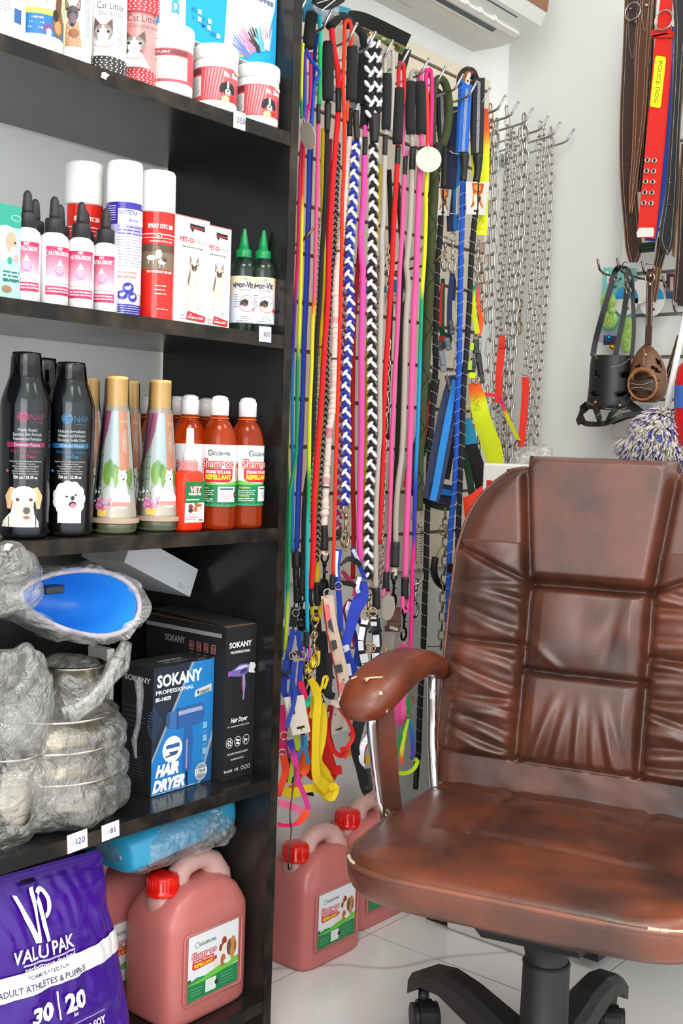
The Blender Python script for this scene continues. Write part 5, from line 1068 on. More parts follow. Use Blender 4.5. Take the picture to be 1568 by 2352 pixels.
# ---- arms (left one in view, right one beyond the frame)
for sg in (-1, 1):
    mb = MB('chair_leather', '#74371c'); path = [(-.128, .634), (-.118, .646), (-.09, .664), (-.045, .680), (.01, .691), (.06, .693), (.10, .688), (.135, .678), (.165, .665)]
    vs = []; n = 26; xs = -.300
    for i, (y, z) in enumerate(path):
        k = i/(len(path)-1); w_ = [.018, .036, .044, .045, .043, .040, .036, .032, .027][i]; h_ = [.010, .025, .031, .031, .029, .027, .024, .021, .018][i]
        t0 = Vector((0, path[min(i+1, len(path)-1)][0]-path[max(i-1, 0)][0], path[min(i+1, len(path)-1)][1]-path[max(i-1, 0)][1])).normalized(); up_ = Vector((0, -t0.z, t0.y))
        xc = sg*(.290-.030*k)
        for j in range(n):
            q = 2*math.pi*j/n; c, s_ = math.cos(q), math.sin(q); vs.append(Vector((xc, y, z-.018))+Vector((math.copysign(abs(c)**.75, c)*w_, 0, 0))+up_*(math.copysign(abs(s_)**.7, s_)*h_*(1 if s_ > 0 else .9)))
    m_ = len(path); mb.add(vs, [(i*n+j, i*n+(j+1) % n, (i+1)*n+(j+1) % n, (i+1)*n+j) for i in range(m_-1) for j in range(n)]+[tuple(range(n-1, -1, -1)), tuple((m_-1)*n+j for j in range(n))])
    arm = cb('armrest', mb)
    mb = MB('paper', '#cdb597'); x0 = sg*.29; YO = .100
    for pts in ([(.028, -.214, .658), (.034, -.206, .650), (.037, -.200, .640), (.035, -.203, .628), (.030, -.210, .622)], [(.004, -.21, .6755), (.010, -.205, .677), (.018, -.196, .6775), (.024, -.188, .677)], [(-.016, -.208, .6725), (-.011, -.200, .6755)], [(.010, -.205, .677), (.008, -.213, .673)]):
        mb.tube([Vector((x0+a*(1 if sg < 0 else -1)*1.15, b+YO, c+.001)) for a, b, c in pts], [.0016 if len(pts) < 5 else .0042]*len(pts), 6)
    cb('worn_edge', mb, arm, 'cracked pale leather at the front of the arm')
    mb = MB('chair_leather', '#5f2c18')
    for k in range(26): q = -1.25+2.5*k/25; mb.tube([Vector((x0+.029*math.sin(q), -.108-.012*math.cos(q), .6455+.003*math.cos(q))), Vector((x0+.030*math.sin(q), -.1095-.013*math.cos(q), .641+.003*math.cos(q))) ], .0011, 5)
    cb('stitching', mb, arm)
    # posts
    mb = MB('chrome', '#e8e6e4'); X0 = sg*.280
    mb.tube([Vector((X0, -.095, .655)), Vector((X0, -.085, .60)), Vector((X0-.003*sg, -.068, .53)), Vector((X0-.008*sg, -.055, .47)), Vector((X0*.9, -.04, .42)), Vector((X0*.6, -.02, .390))], .0095, 14)
    post = cb('arm_post', mb, label='chrome front post of the armrest')
    mb = MB('chair_leather', '#5b2d1b'); mb.strip([Vector((X0+.016*(1 if sg < 0 else -1), -.08, .655)), Vector((X0+.018*(1 if sg < 0 else -1), -.068, .58)), Vector((X0+.02*(1 if sg < 0 else -1), -.052, .50)), Vector((X0+.024*(1 if sg < 0 else -1), -.038, .425))], [.028, .030, .032, .036], .014, (.65, .75, 0)); cb('post_cover', mb, post, 'brown leather inner cover of the post')
    mb = MB('chrome', '#e8e6e4'); mb.tube([Vector((sg*.258, .13, .665)), Vector((sg*.256, .133, .60)), Vector((sg*.254, .136, .52)), Vector((sg*.24, .12, .44)), Vector((sg*.18, .06, .392))], .0088, 14); cb('arm_post', mb, label='chrome rear post of the armrest')
# ---- column and star base
mb = MB('hardplastic', '#1e1e1f'); mb.lathe([(.041, .075), (.043, .08), (.043, .10), (.0385, .104), (.0372, .235), (.0355, .24)], (0, 0, 0), 36); cb('gas_column_cover', mb)
mb = MB('rubber', '#1b1b1c'); pf = []
for k in range(8): pf += [(.036+.0015*(k % 2), .236+k*.011)]
pf = [(.0385, .236), (.033, .24), (.039, .27), (.041, .275), (.036, .30), (.044, .345), (.046, .35)]
mb.lathe(pf, (0, 0, 0), 20); mb.smooth = False; cb('bellows', mb)
mb = MB('hardplastic', '#262423'); mb.lathe([(.052, .060), (.058, .066), (.056, .092), (.046, .106), (.044, .108)], (0, 0, 0), 30); cb('star_hub', mb)
ABASE = None
pL = Vector((.474, 1.614, 0))-HUB; aL = math.radians(166)-CA
for k in range(5):
    q = aL-k*2*math.pi/5; d = Vector((math.cos(q), math.sin(q), 0)); sd = Vector((-d.y, d.x, 0))
    mb = MB('hardplastic', '#2a2725'); secs = []
    for r_, zt, zb, w_ in ((.035, .104, .064, .036), (.09, .116, .066, .032), (.16, .130, .082, .029), (.22, .134, .096, .028), (.27, .122, .090, .028), (.305, .100, .064, .025), (.312, .088, .062, .018)):
        secs.append([d*r_+sd*w_+Vector((0, 0, zb)), d*r_+sd*w_*.98+Vector((0, 0, zt-.012)), d*r_+sd*w_*.6+Vector((0, 0, zt)), d*r_-sd*w_*.6+Vector((0, 0, zt)), d*r_-sd*w_*.98+Vector((0, 0, zt-.012)), d*r_-sd*w_+Vector((0, 0, zb))])
    vs = [p for s_ in secs for p in s_]; n = 6; m_ = len(secs); mb.smooth = False
    mb.add(vs, [(i*n+j, (i+1)*n+j, (i+1)*n+(j+1) % n, i*n+(j+1) % n) for i in range(m_-1) for j in range(n)]+[tuple(range(n)), tuple((m_-1)*n+j for j in reversed(range(n)))])
    leg = cb('base_leg', mb)
    c = d*.288; aw = q+1.1+(k*.9); wd_ = Vector((math.cos(aw), math.sin(aw), 0)); mb = MB('hardplastic', '#1a1a1b')
    mb.tube([c+Vector((0, 0, .072)), c+Vector((0, 0, .044))], .010, 12)
    f_ = Vector((-wd_.y, wd_.x, 0))
    cw = c+f_*.012
    for sg in (-1, 1):
        ctr = cw+wd_*(sg*.015)+Vector((0, 0, .0265)); mb.tube([ctr-wd_*.009, ctr-wd_*.0085, ctr+wd_*.0085, ctr+wd_*.009], [.022, .0262, .0262, .022], 26)
    hood = [cw+f_*(.027*math.cos(a_))+Vector((0, 0, .0285+.027*math.sin(a_))) for a_ in [math.pi*(.0+.1*i) for i in range(9)]]
    mb.strip(hood, .026, .004, wd_); cb('caster', mb, leg)
# ------------------------------------------------------------------ hooks on the left slatted panel
def wall_hook(Y, label, z=1.80, dz=.04, Xt=.2, group='chrome display hooks in the top row'):
    t = thing('display_hook', label, 'hook', (0, Y, z), group)
    mb = MB('metal', '#b9bcc0'); mb.tube([(0.002, Y, z-.012), (.06, Y, z-.003), (.17, Y, z+.010), (.182, Y, z+.014), (Xt, Y, z+dz)], .0027, 10); mb.ball((Xt, Y, z+dz), .0032, 6); mb.build('hook_rod', t)
    mb = MB('metal', '#a9acb0'); mb.box((-.001, Y-.016, z-.030), (.0025, Y+.016, z+.004), .0008); mb.build('mounting_plate', t)
HY = [1.565, 1.635, 1.71, 1.767, 1.822, 1.878, 1.946, 2.006, 2.07, 2.125, 2.179, 2.243, 2.300, 2.363, 2.436, 2.495, 2.565]
HL = ['first top-row hook, just right of the shelving unit', 'top-row hook carrying the turquoise and green cord', 'top-row hook carrying red leashes below the teal package', 'top-row hook right of the red rope arch', 'top-row hook in front of the camouflage strap', 'top-row hook at the end of the camouflage strap, carrying the white braid',
      'top-row hook right of the red rope loop', 'top-row hook right of the pink rope loops', 'top-row hook in front of the round beagle card', 'top-row hook behind the blue strap handle', 'top-row hook right of the black strap handle', 'top-row hook at the first long chains', 'top-row hook holding the large chain links',
      'top-row hook, fourth from the right end', 'top-row hook, third from the right end', 'top-row hook, second from the right end', 'last top-row hook at the right end, above the thin chain']
for y_, l_ in zip(HY, HL): wall_hook(y_, l_, z=1.795)
for (a, b, X_), l_ in zip((((718), 540, .16), ((975), 578, .16), ((1022), 590, .19)), ('bronze hook right of the end panel behind the first cords', 'bronze hook left of the green braided leash', 'bronze hook behind the green braided leash')):
    p = W(a, b, X_); t = thing('display_hook', l_, 'hook', (0, p.y, p.z), 'bronze hooks in the second row'); mb = MB('metal', '#8a6a5a'); mb.tube([(0.002, p.y, p.z-.03), (X_-.03, p.y, p.z-.012), (X_, p.y, p.z+.012)], .0028, 10); mb.build('hook_rod', t); MB('metal', '#8a6a5a').box((-.001, p.y-.012, p.z-.045), (.0025, p.y+.012, p.z-.02), .0008).build('mounting_plate', t)

def smooth(pts, n=5):
    P = [Vector(p) for p in pts]; out = []
    for i in range(len(P)-1):
        a, b, c, d = P[max(i-1, 0)], P[i], P[i+1], P[min(i+2, len(P)-1)]
        for k in range(n):
            t = k/n; out.append(.5*((2*b)+(c-a)*t+(2*a-5*b+4*c-d)*t*t+(3*b-a-3*c+d)*t**3))
    out.append(P[-1]); return out
def WP(pts, X, n=5):
    return smooth([W(q[0], q[1], q[2] if len(q) > 2 else X) for q in pts], n)
def pyof(p): d = p-CAM; return 1176-FPX*d.dot(UP)/d.dot(FW)
def ropecols(P, cols):
    if isinstance(cols, str): return None
    o = []
    for p in P:
        y = pyof(p); k = 0
        while k < len(cols)-1 and cols[k+1][0] < y: k += 1
        if k == len(cols)-1 or y <= cols[0][0]: o.append(L(cols[k][1] if y > cols[0][0] else cols[0][1]))
        else: t = (y-cols[k][0])/(cols[k+1][0]-cols[k][0]); o.append(mix(cols[k][1], cols[k+1][1], t))
    return o
def resample(P, step):
    d = [0]
    for a, b in zip(P, P[1:]): d.append(d[-1]+(b-a).length)
    n = max(2, int(d[-1]/step)+1); o = []; k = 0
    for i in range(n):
        s_ = d[-1]*i/(n-1)
        while k < len(P)-2 and d[k+1] < s_: k += 1
        t = (s_-d[k])/max(1e-9, d[k+1]-d[k]); o.append(P[k].lerp(P[k+1], t))
    return o
def rope(mb, pts, X, rpx, cols, fin='fabric', n=10):
    P = WP(pts, X) if not isinstance(pts[0], Vector) else pts; r = [rpx/PXM(p) for p in P]
    if isinstance(cols, str): mb.set(fin, cols); mb.tube(P, r, n)
    else: mb.set(fin); mb.tube(P, r, n, cols=ropecols(P, cols))
    return P
def braid(mb, pts, X, rpx, ca, cbk, cw='#f2f3f5'):
    """round plait: slanting strands, light ones alternate with dark"""
    P = resample(WP(pts, X), .0115*rpx/9); N_ = len(P); mb.set('fabric', cbk)
    R_ = [rpx/PXM(p) for p in P]; mb.tube(P, [r*.72 for r in R_], 8)
    for i in range(N_-1):
        p = P[i]; t = (P[min(i+1, N_-1)]-P[max(i-1, 0)]).normalized(); vw = (CAM-p); vw = (vw-t*vw.dot(t)).normalized(); sd = t.cross(vw); r = R_[i]
        for sgn, front in ((1, 1), (-1, 1), (1, -1), (-1, -1)):
            if front < 0 and i % 2: continue
            c = p+sd*(sgn*r*.46)+vw*(front*r*.42)+(t*(r*.62) if sgn > 0 else Vector())
            ax = (t*.80+sd*(sgn*.60)).normalized(); h = r*1.02
            dark = (i % 2 == (0 if sgn > 0 else 1)); mb.set('fabric', ca if dark else cw); kw = 1 if dark else 1.22; c = c+vw*(0 if dark else front*r*.1)
            mb.tube([c-ax*h, c-ax*h*.55, c, c+ax*h*.55, c+ax*h], [r*.16*kw, r*.36*kw, r*.38*kw, r*.36*kw, r*.16*kw], 6, updir=vw)
def flecks(mb, P, rpx, pitch=.0265, phase=0, col='#f4f4f2', hand=1):
    mb.set('gloss', col); Q = resample(P, .0015); N_ = len(Q); d = 0
    acc = phase; seg = []
    for i in range(1, N_-1):
        d = (i*.0015+phase) % pitch; turn = d/pitch
        if turn < .34:      # the dotted band crosses the front once every pitch
            t = (Q[i+1]-Q[i-1]).normalized(); vw = (CAM-Q[i]); vw = (vw-t*vw.dot(t)).normalized(); sd = t.cross(vw)*-1
            q = math.pi*(turn/.34*1.2-.1)*hand; r = rpx/PXM(Q[i])*1.01
            c = Q[i]+sd*(r*math.cos(q)*hand)+vw*(r*math.sin(abs(q)))
            mb.tube([c-t*.0006, c+t*.0006], .00095, 5)
def snap(mb, p, size, col='#b8a184', dirx=None, fin='metal'):
    """trigger snap hanging down from p, size = total length"""
    p = Vector(p); s_ = size; mb.set(fin, col); vx = Vector((0, 1, 0)) if dirx is None else Vector(dirx); nr = vx.cross(Vector((0, 0, 1)))
    mb.ring(p-Vector((0, 0, s_*.10)), s_*.115, s_*.026, nr, n=16, ax=vx); mb.tube([p-Vector((0, 0, s_*.20)), p-Vector((0, 0, s_*.30))], s_*.05, 10)
    mb.tube([p-Vector((0, 0, s_*.30)), p-Vector((0, 0, s_*.62))], s_*.034, 10); mb.tube([p-Vector((0, 0, s_*.42))+vx*s_*.03, p-Vector((0, 0, s_*.44))+vx*s_*.11], s_*.02, 8)
    c = p-Vector((0, 0, s_*.80)); mb.tube([c+vx*(math.sin(q)*s_*.13)+Vector((0, 0, math.cos(q)*s_*.19)) for q in [(-.3+i*.42) for i in range(14)]], [s_*.036]*12+[s_*.028, s_*.02], 8)
def grip(t, pts, X, wpx, name='foam_grip', col='#232325', fin='foam'):
    P = WP(pts, X, 4); r = [wpx/2/PXM(p) for p in P]; r[0] *= .93; r[-1] *= .93; MB(fin, col).tube(P, r, 18).build(name, t)
def sleeve(t, pts, X, wpx, col='#19191b', name='crimp_sleeve'):
    P = WP(pts, X, 3); w_ = wpx if hasattr(wpx, '__len__') else [wpx]*2
    r = [(w_[0]+(w_[-1]-w_[0])*i/(len(P)-1))/2/PXM(p) for i, p in enumerate(P)]; MB('rubber', col).tube(P, r, 14).build(name, t)
def leash(label, X, pts, rpx, cols, name='rope_leash', cat='leash', group='rope leashes on the left panel', base=None, ropename='rope'):
    t = thing(name, label, cat, base or W(pts[0][0], pts[0][1], X), group); mb = MB(); rope(mb, pts, X, rpx, cols); mb.build(ropename, t); return t
def part_rope(t, pts, X, rpx, cols, name='rope_loop'): mb = MB(); rope(mb, pts, X, rpx, cols); mb.build(name, t)
def part_snap(t, px, py, X, size, col='#b8a184', name='snap_hook'): mb = MB(); snap(mb, W(px, py, X), size, col); mb.build(name, t)

# cords right beside the shelving unit
leash('thin cord next to the end panel turning orange, yellow, green then teal', .10, [(676, 520), (672, 640), (668, 780), (664, 900), (661, 1000), (659.5, 1150), (656, 1270), (652, 1350), (650, 1420)], 3.4, [(640, '#f2591c'), (880, '#f4601c'), (925, '#c9d81f'), (1040, '#c6d424'), (1085, '#128a4a'), (1290, '#0f8f5a'), (1350, '#1296a6'), (1420, '#138fb4')], 'cord_leash')
t = leash('pink cord turning purple then blue, ending in a lumpy black grip', .13, [(714, 120), (712, 230), (704, 262), (692, 340), (687, 446), (684, 580), (680, 650), (677, 700), (673, 790), (671, 900), (671, 1000), (672, 1111), (671, 1270)], 4.0, [(120, '#e8267c'), (640, '#ee1c6c'), (700, '#5b2aa0'), (790, '#4a2ea4'), (880, '#1d86c8'), (1280, '#1878b4')], 'cord_leash')
t2 = t
for k, (a, b, c, w_) in enumerate(((680, 1268, 1303, 22), (679, 1303, 1326, 15), (680, 1326, 1349, 15), (683, 1349, 1382, 20))): sleeve(t2, [(a, b), (a, (b+c)/2), (a+.5, c)], .135, w_, name='grip_bead')
part_snap(t2, 681, 1384, .135, .062, '#3b3b3f')
t = leash('cord turning from orange to yellow, green and back to yellow at its end', .155, [(700, 120), (700, 250), (699, 300), (697, 345), (694, 446), (693, 500), (690, 650), (686, 780), (683, 850), (681, 1000), (679, 1050), (667, 1120), (665, 1150), (663, 1270), (661, 1350), (657, 1450), (654, 1496)], 4.2, [(120, '#6a2ea0'), (250, '#2f55b8'), (330, '#c01c20'), (446, '#f2441c'), (500, '#e9e021'), (770, '#dfe31f'), (830, '#17914a'), (1350, '#12905a'), (1385, '#a9d11e'), (1496, '#dfe51f')], 'cord_leash')
leash('royal blue cord with purple edge hanging into the lumpy black grip', .115, [(730, 70), (722, 130), (715, 280), (710, 345), (708, 446), (704, 580), (702, 650), (697, 780), (694, 900), (690, 1000), (687, 1050), (683, 1150), (680, 1270)], 4.6, [(70, '#1f3fae'), (1270, '#1a49b8')], 'cord_leash')
leash('narrow purple cord hugging the right side of the royal blue cord', .10, [(720, 300), (717, 345), (712, 500), (708, 650), (702, 780), (697, 950), (691, 1100), (685, 1260)], 2.4, '#5c2a8c', 'cord_leash')
leash('short yellow cord turning green high beside the end panel', .19, [(696, 100), (694, 125), (692, 220), (693, 272)], 3.6, [(100, '#d6dd1d'), (215, '#d6dd1d'), (235, '#178c48')], 'cord_leash')
t = leash('doubled blue cord with a sharp fold high behind the oval tag', .185, [(702, 112), (712, 135), (733, 166), (722, 195), (716, 270), (712, 300)], 4.0, '#1a47b0', 'cord_leash')
t = leash('turquoise to green cord with black sleeve turning pink, orange and yellow below', .165, [(733, 32), (735, 70), (735, 120), (733, 242)], 5.0, [(32, '#19b8c0'), (70, '#16b9b2'), (110, '#10b36c'), (242, '#12a860')], 'cord_leash')
sleeve(t, [(731, 240), (731, 262), (731, 282)], .166, 10)
part_rope(t, [(731, 280), (729, 400), (726, 500), (724, 600), (722, 680), (720, 720), (718, 740), (715, 850), (711, 950), (709.6, 1050), (708, 1150), (706, 1200), (705, 1270), (704.5, 1350), (706, 1455)], .162, 4.6, [(280, '#f0528e'), (675, '#f0568a'), (695, '#f6602a'), (735, '#f2d022'), (1060, '#cfe022'), (1100, '#10a24e'), (1150, '#10a25a'), (1200, '#12b0b0'), (1455, '#16a8cc')], 'lower_rope')
sleeve(t, [(704, 1453), (703.5, 1470), (702.5, 1488)], .166, 14)
part_rope(t, [(697, 1485), (695, 1500), (699, 1513), (706, 1514), (711, 1500), (710, 1484)], .166, 3.6, [(1484, '#e2498c'), (1513, '#8b4fc4')]); part_snap(t, 703, 1512, .168, .062)
grip(leash('rainbow cord mostly hidden behind the foam grip nearest the end panel', .14, [(722, 22), (716, 60), (708, 112), (701, 130)], 3, '#d23a78', 'cord_leash'), [(716, 30), (711, 70), (708, 110)], .15, 27)
leash('black cord under the foam grip between the green and red leashes', .15, [(752, 232), (750, 350), (747, 450), (738, 600), (734, 690), (727, 780), (722, 900), (718, 1000), (712, 1060), (699, 1150), (696, 1270), (694, 1312)], 5.4, '#1b1b1d'); t = bpy.context.scene.objects[-1]
_T = [o for o in SC.objects if o.get('label') == 'black cord under the foam grip between the green and red leashes'][0]
grip(_T, [(754, 97), (753, 160), (753, 230)], .152, 27); sleeve(_T, [(753, 238), (752, 270), (751, 302)], .153, (17, 13)); sleeve(_T, [(695, 1308), (694, 1340), (694, 1368)], .15, 13); part_snap(_T, 693, 1368, .15, .066, '#2c2c30')
t = leash('yellow cord right of the black cord, running down behind the thick red one', .12, [(742, 296), (741, 450), (744, 600), (742, 700), (737, 780), (742, 900), (738, 1000), (735, 1080), (732, 1150), (730, 1270), (726, 1342)], 5.4, '#f1cf14')
sleeve(t, [(727, 1338), (727, 1362), (728, 1390)], .125, (15, 17)); part_rope(t, [(718, 1386), (716, 1404), (721, 1420), (730, 1421), (735, 1404), (733, 1384)], .126, 4.8, '#efc812'); part_snap(t, 724, 1412, .128, .10)
t = leash('thick bright red rope leash with long black sleeve near its top', .16, [(761, 65), (766, 110), (775, 160), (778, 206)], 6.6, '#e3131c'); sleeve(t, [(777, 204), (777, 230), (777, 257)], .162, 14)
part_rope(t, [(777, 255), (770, 340), (764, 420), (758, 520), (755, 600), (752, 700), (745, 800), (739, 900), (731, 1000), (724, 1100), (720.7, 1150), (719, 1270), (714, 1352)], .16, 6.4, '#e3131c', 'lower_rope')
grip(t, [(757, 62), (768, 46), (785, 40), (799, 48), (805, 64)], .15, 24)
sleeve(t, [(715, 1345), (712, 1368), (716, 1392)], .13, (12, 8))
t = leash('orange-red cord arching over its hook into a tall foam grip', .175, [(805, 106), (807, 70), (803, 50), (797, 47), (792, 56), (791, 80), (789, 150), (788, 210), (791, 290), (789, 400), (786, 460), (784, 600), (781, 720), (779, 800), (776, 900), (773, 1000), (771, 1060), (769, 1150), (767, 1230), (765, 1322)], 4.3, '#ef3312')
grip(t, [(809, 107), (808, 170), (806, 232)], .17, 26); part_rope(t, [(800, 228), (798, 250), (797, 278)], .168, 3.4, '#ef4a16', 'rope_tail'); sleeve(t, [(764, 1320), (763, 1338), (763, 1354)], .175, 13)
t = thing('rope_leash', 'leash with dark foam grip squeezed between the orange cord and white braid', 'leash', W(831, 110, .14)); grip(t, [(822, 66), (832, 78), (838, 108)], .14, 20); grip(t, [(834, 110), (831, 180), (826, 240)], .142, 22)
mb = MB(); mb.set('fabric'); rope(mb, [(824, 236), (818, 256)], .142, 4, '#d7dce8'); mb.build('rope', t)
leash('maroon braided leash with grey dashes behind the thick red rope', .12, [(757, 320), (752, 420), (747, 520), (746, 640), (742, 720), (738, 800)], 6.5, '#7c1420'); 
for lab, pts, r_, ca, cb_, cw_, X_ in (('black and grey braided leash with red flecks between red and cream leashes', [(778, 330), (773, 450), (766, 600), (760, 660), (756, 720), (752, 800), (751, 880), (748, 960), (743, 1020), (735, 1150), (728, 1290)], 4.6, '#1d1a1c', '#3a1216', '#a5a3a6', .13),
      ('lime green braided leash with white and grey strands behind the black cord', [(731, 500), (729, 600), (727, 700), (727, 800), (727, 880), (723, 960), (719, 1050), (714, 1130), (711, 1200)], 4.6, '#8cc41c', '#5a6a2a', '#dfe6ea', .11),
      ('white and royal blue plaited leash ending at a gold snap', [(820, 320), (815, 360), (813, 420), (808, 500), (801, 617), (804.5, 685), (805, 736), (801, 787), (798, 838), (794, 889), (795, 940), (796, 991), (796, 1037), (794, 1111), (793, 1162)], 9.5, '#2334a4', '#1c2a88', '#eff2fa', .165),
      ('maroon and pink plaited leash with grey strands left of the blue plait', [(800, 480), (794, 600), (788, 685), (787, 736), (786, 804), (785, 855), (783, 906), (782, 991), (778, 1037), (779, 1111), (777, 1220)], 8, '#a2305c', '#7a2246', '#a9a2ac', .14),
      ('thick black and white plaited leash with a doubled plaited handle', [(857, 326), (858, 400), (857, 500), (856, 522), (854, 634), (853, 768), (854, 902), (854, 1036), (847, 1148), (846, 1259), (846, 1330)], 10, '#1b1719', '#171416', '#f6f7f9', .165)):
    t = thing('braided_leash', lab, 'leash', W(pts[0][0], pts[0][1], X_), 'plaited leashes on the left panel'); mb = MB(); braid(mb, pts, X_, r_, ca, cb_, cw_); mb.build('plaited_rope', t)
    if 'royal' in lab: sleeve(t, [(817, 254), (818, 290), (820, 324)], X_+.002, 15); part_snap(t, 795, 1160, X_, .085)
    if 'thick black' in lab:
        mb = MB(); braid(mb, [(850, 262), (848, 200), (848, 140), (850, 104), (857, 94), (862, 96)], X_+.004, 10, '#1b1719', '#171416', '#f6f7f9'); braid(mb, [(866, 262), (867, 200), (866, 140), (864, 104), (860, 94)], X_+.006, 10, '#1b1719', '#171416', '#f6f7f9'); mb.build('plaited_handle', t)
        sleeve(t, [(859, 262), (860, 295), (859, 328)], X_+.006, (30, 19)); mb = MB('metal', '#b99468'); p_ = W(846, 1338, X_); mb.ring(p_, .0135, .0018, (1, 0, 0)); mb.build('d_ring', t); part_snap(t, 847, 1350, X_, .085, '#c2a178')
    if 'maroon' in lab: sleeve(t, [(777, 1216), (776, 1232)], X_, 16)
# ruffled cream scrunch leash
t = thing('ruffled_leash', 'cream gathered fabric leash with pink and black marks hanging by the orange cord', 'leash', W(806, 300, .15)); sleeve(t, [(804, 250), (803, 282), (803, 314)], .15, 13)
mb = MB('fabric', '#eddccf'); P = resample(WP([(803, 314), (799, 360), (795, 400), (788, 500), (777, 600), (772, 640), (770, 700), (768, 800), (766, 900), (762, 950), (756, 990), (752, 1050), (749, 1100), (747, 1150), (744, 1210)], .15), .0022)
r_ = []; cc = []
for i, p in enumerate(P): s_ = abs(noise.noise(Vector((i*.55, 0, 1))))+abs(noise.noise(Vector((i*.21, 3, 1)))); r_.append((6.2+5.5*s_)/PXM(p)); z_ = noise.noise(Vector((i*.07, 9, 2))); cc.append(mix('#efdfd2', '#e58aa0', W_((z_-.22)*6)) if noise.noise(Vector((i*.2, 5, 5))) > -.42 else L('#4a3a3a'))
mb.tube([p+Vector((0, .0018*noise.noise(Vector((i*.4, 2, 2))), 0)) for i, p in enumerate(P)], r_, 12, cols=cc); mb.build('gathered_fabric', t); sleeve(t, [(744, 1206), (745, 1236), (744, 1264)], .152, (16, 20)); part_rope(t, [(744, 1262), (742, 1272), (750, 1273)], .152, 5, '#eddccf'); part_snap(t, 746, 1270, .152, .088, '#2b2b2e')
# red and pink, grey cords
t = leash('hot pink cord between the blue plait and the black and white plait', .155, [(838, 288), (838, 318)], 5.2, '#e84a9e'); sleeve(t, [(838, 315), (838, 335), (837, 357)], .156, 12)
part_rope(t, [(837, 355), (836, 420), (833, 480), (828, 540), (831, 600), (833, 617), (832.6, 685), (831, 736), (830, 787), (830, 855), (830, 991), (829, 1037), (827, 1148), (825, 1222), (828, 1290)], .155, 7.2, '#ea4da4', 'lower_rope'); grip(t, [(838, 168), (838, 230), (836, 290)], .145, 20)
leash('dark red cord left of the hot pink one, reaching down to the harnesses', .13, [(826, 560), (818, 660), (813, 736), (811, 821), (810, 906), (809, 974), (810, 1111), (812, 1203), (810, 1330)], 5.2, '#ab0d14')
leash('mustard yellow cord mostly hidden behind the black and white plait', .125, [(873, 378), (868, 480), (858, 600), (848, 700), (844, 800), (842, 900), (841, 1000), (838, 1060), (836, 1185), (833, 1265)], 4.4, '#cdb015')
t = leash('light grey cord arching over its hook with a black foam grip', .17, [(884, 172), (884, 135), (888, 117), (896, 112), (902, 122), (902, 180), (900, 240), (896, 300)], 4.8, '#b9b1a8'); grip(t, [(889, 170), (888, 230), (886, 297)], .175, 22); sleeve(t, [(885, 310), (884, 334), (883, 358)], .172, 12); part_rope(t, [(886, 294), (885, 314)], .172, 5, '#b9b1a8')
part_rope(t, [(883, 356), (881, 450), (879, 520), (876, 540), (877, 634), (874, 723), (872, 857), (872, 991), (869, 1037), (864, 1148), (862, 1259), (862, 1354)], .172, 6, '#b5aca4', 'lower_rope'); sleeve(t, [(863, 1350), (864, 1372), (864, 1398)], .174, (17, 20))
t = leash('red cord loop hanging right of the grey cord with a foam grip', .16, [(915, 205), (915, 170), (917, 150), (922, 144), (927, 152), (928, 200), (926, 240)], 4.6, '#d9141c'); grip(t, [(917, 203), (915, 265), (912, 330)], .165, 24); sleeve(t, [(914, 336), (913, 356), (912, 380)], .162, 13); part_rope(t, [(914, 328), (914, 340)], .162, 4.8, '#d9141c')
part_rope(t, [(912, 377), (906, 480), (903, 540), (899, 634), (892, 745), (885, 857), (881, 946), (880, 1036), (876, 1120), (870, 1250)], .165, 6, '#d6121a', 'lower_rope')
t = leash('lighter pink cord between red cord and second grey cord', .15, [(931, 200), (929, 260), (926, 330), (928, 362)], 3.6, '#ea6aa4'); part_rope(t, [(936, 346), (935, 358)], .15, 4, '#ea6aa4'); sleeve(t, [(931, 360), (930, 380), (929, 402)], .152, 11)
part_rope(t, [(929, 400), (926, 450), (924, 520), (920, 590), (917, 634), (912, 768), (905, 879), (903, 946), (899, 1018), (896, 1148), (894, 1222), (888, 1318)], .152, 5.4, '#ea5c9c', 'lower_rope'); sleeve(t, [(887, 1314), (886, 1335), (887, 1356)], .154, (12, 17)); part_rope(t, [(884, 1352), (877, 1372)], .154, 4, '#ea5c9c'); part_rope(t, [(890, 1352), (897, 1368)], .154, 4, '#ea5c9c')
leash('dark olive cord hanging behind the pink and grey cords', .085, [(912, 420), (920, 520), (925, 600), (926, 660), (922, 760), (917, 900), (912, 1040), (906, 1160), (900, 1270)], 6, '#2b2c1f')
leash('dull black cord hanging behind the red and grey cords', .08, [(893, 390), (897, 500), (898, 620), (895, 760), (890, 900), (888, 1010)], 6, '#1f1d1c')
t = leash('second light grey cord with foam grip, left of the pink one', .16, [(943, 190), (944, 170), (950, 163), (957, 166), (960, 190)], 4.8, '#a9a29c'); grip(t, [(943, 188), (942, 245), (943, 308)], .163, 23); part_rope(t, [(944, 305), (947, 342)], .162, 5.5, '#aaa39b'); sleeve(t, [(948, 338), (947, 362), (946, 390)], .164, 15)
part_rope(t, [(946, 388), (944, 450), (941, 520), (935, 590), (933, 612), (937, 656), (933, 720), (931, 768), (928, 902), (923, 1036), (914, 1111), (909, 1185), (908.6, 1248)], .164, 6.4, '#b1a79d', 'lower_rope'); sleeve(t, [(908, 1245), (907, 1272), (906, 1302)], .166, 21, '#232324'); part_rope(t, [(906, 1300), (905, 1322)], .166, 6.5, '#cfc4b4', 'cord_knot'); part_snap(t, 905, 1316, .168, .075, '#202022')
t = leash('thick pink cord with foam grip behind the round white tag', .17, [(966, 188), (966, 170), (973, 161), (980, 164), (983, 180)], 5.4, '#ee5a9f'); grip(t, [(965, 188), (966, 245), (967, 308)], .173, 25); part_rope(t, [(967, 303), (969, 340)], .172, 6, '#ee5a9f'); sleeve(t, [(969, 336), (968, 352)], .172, 12)
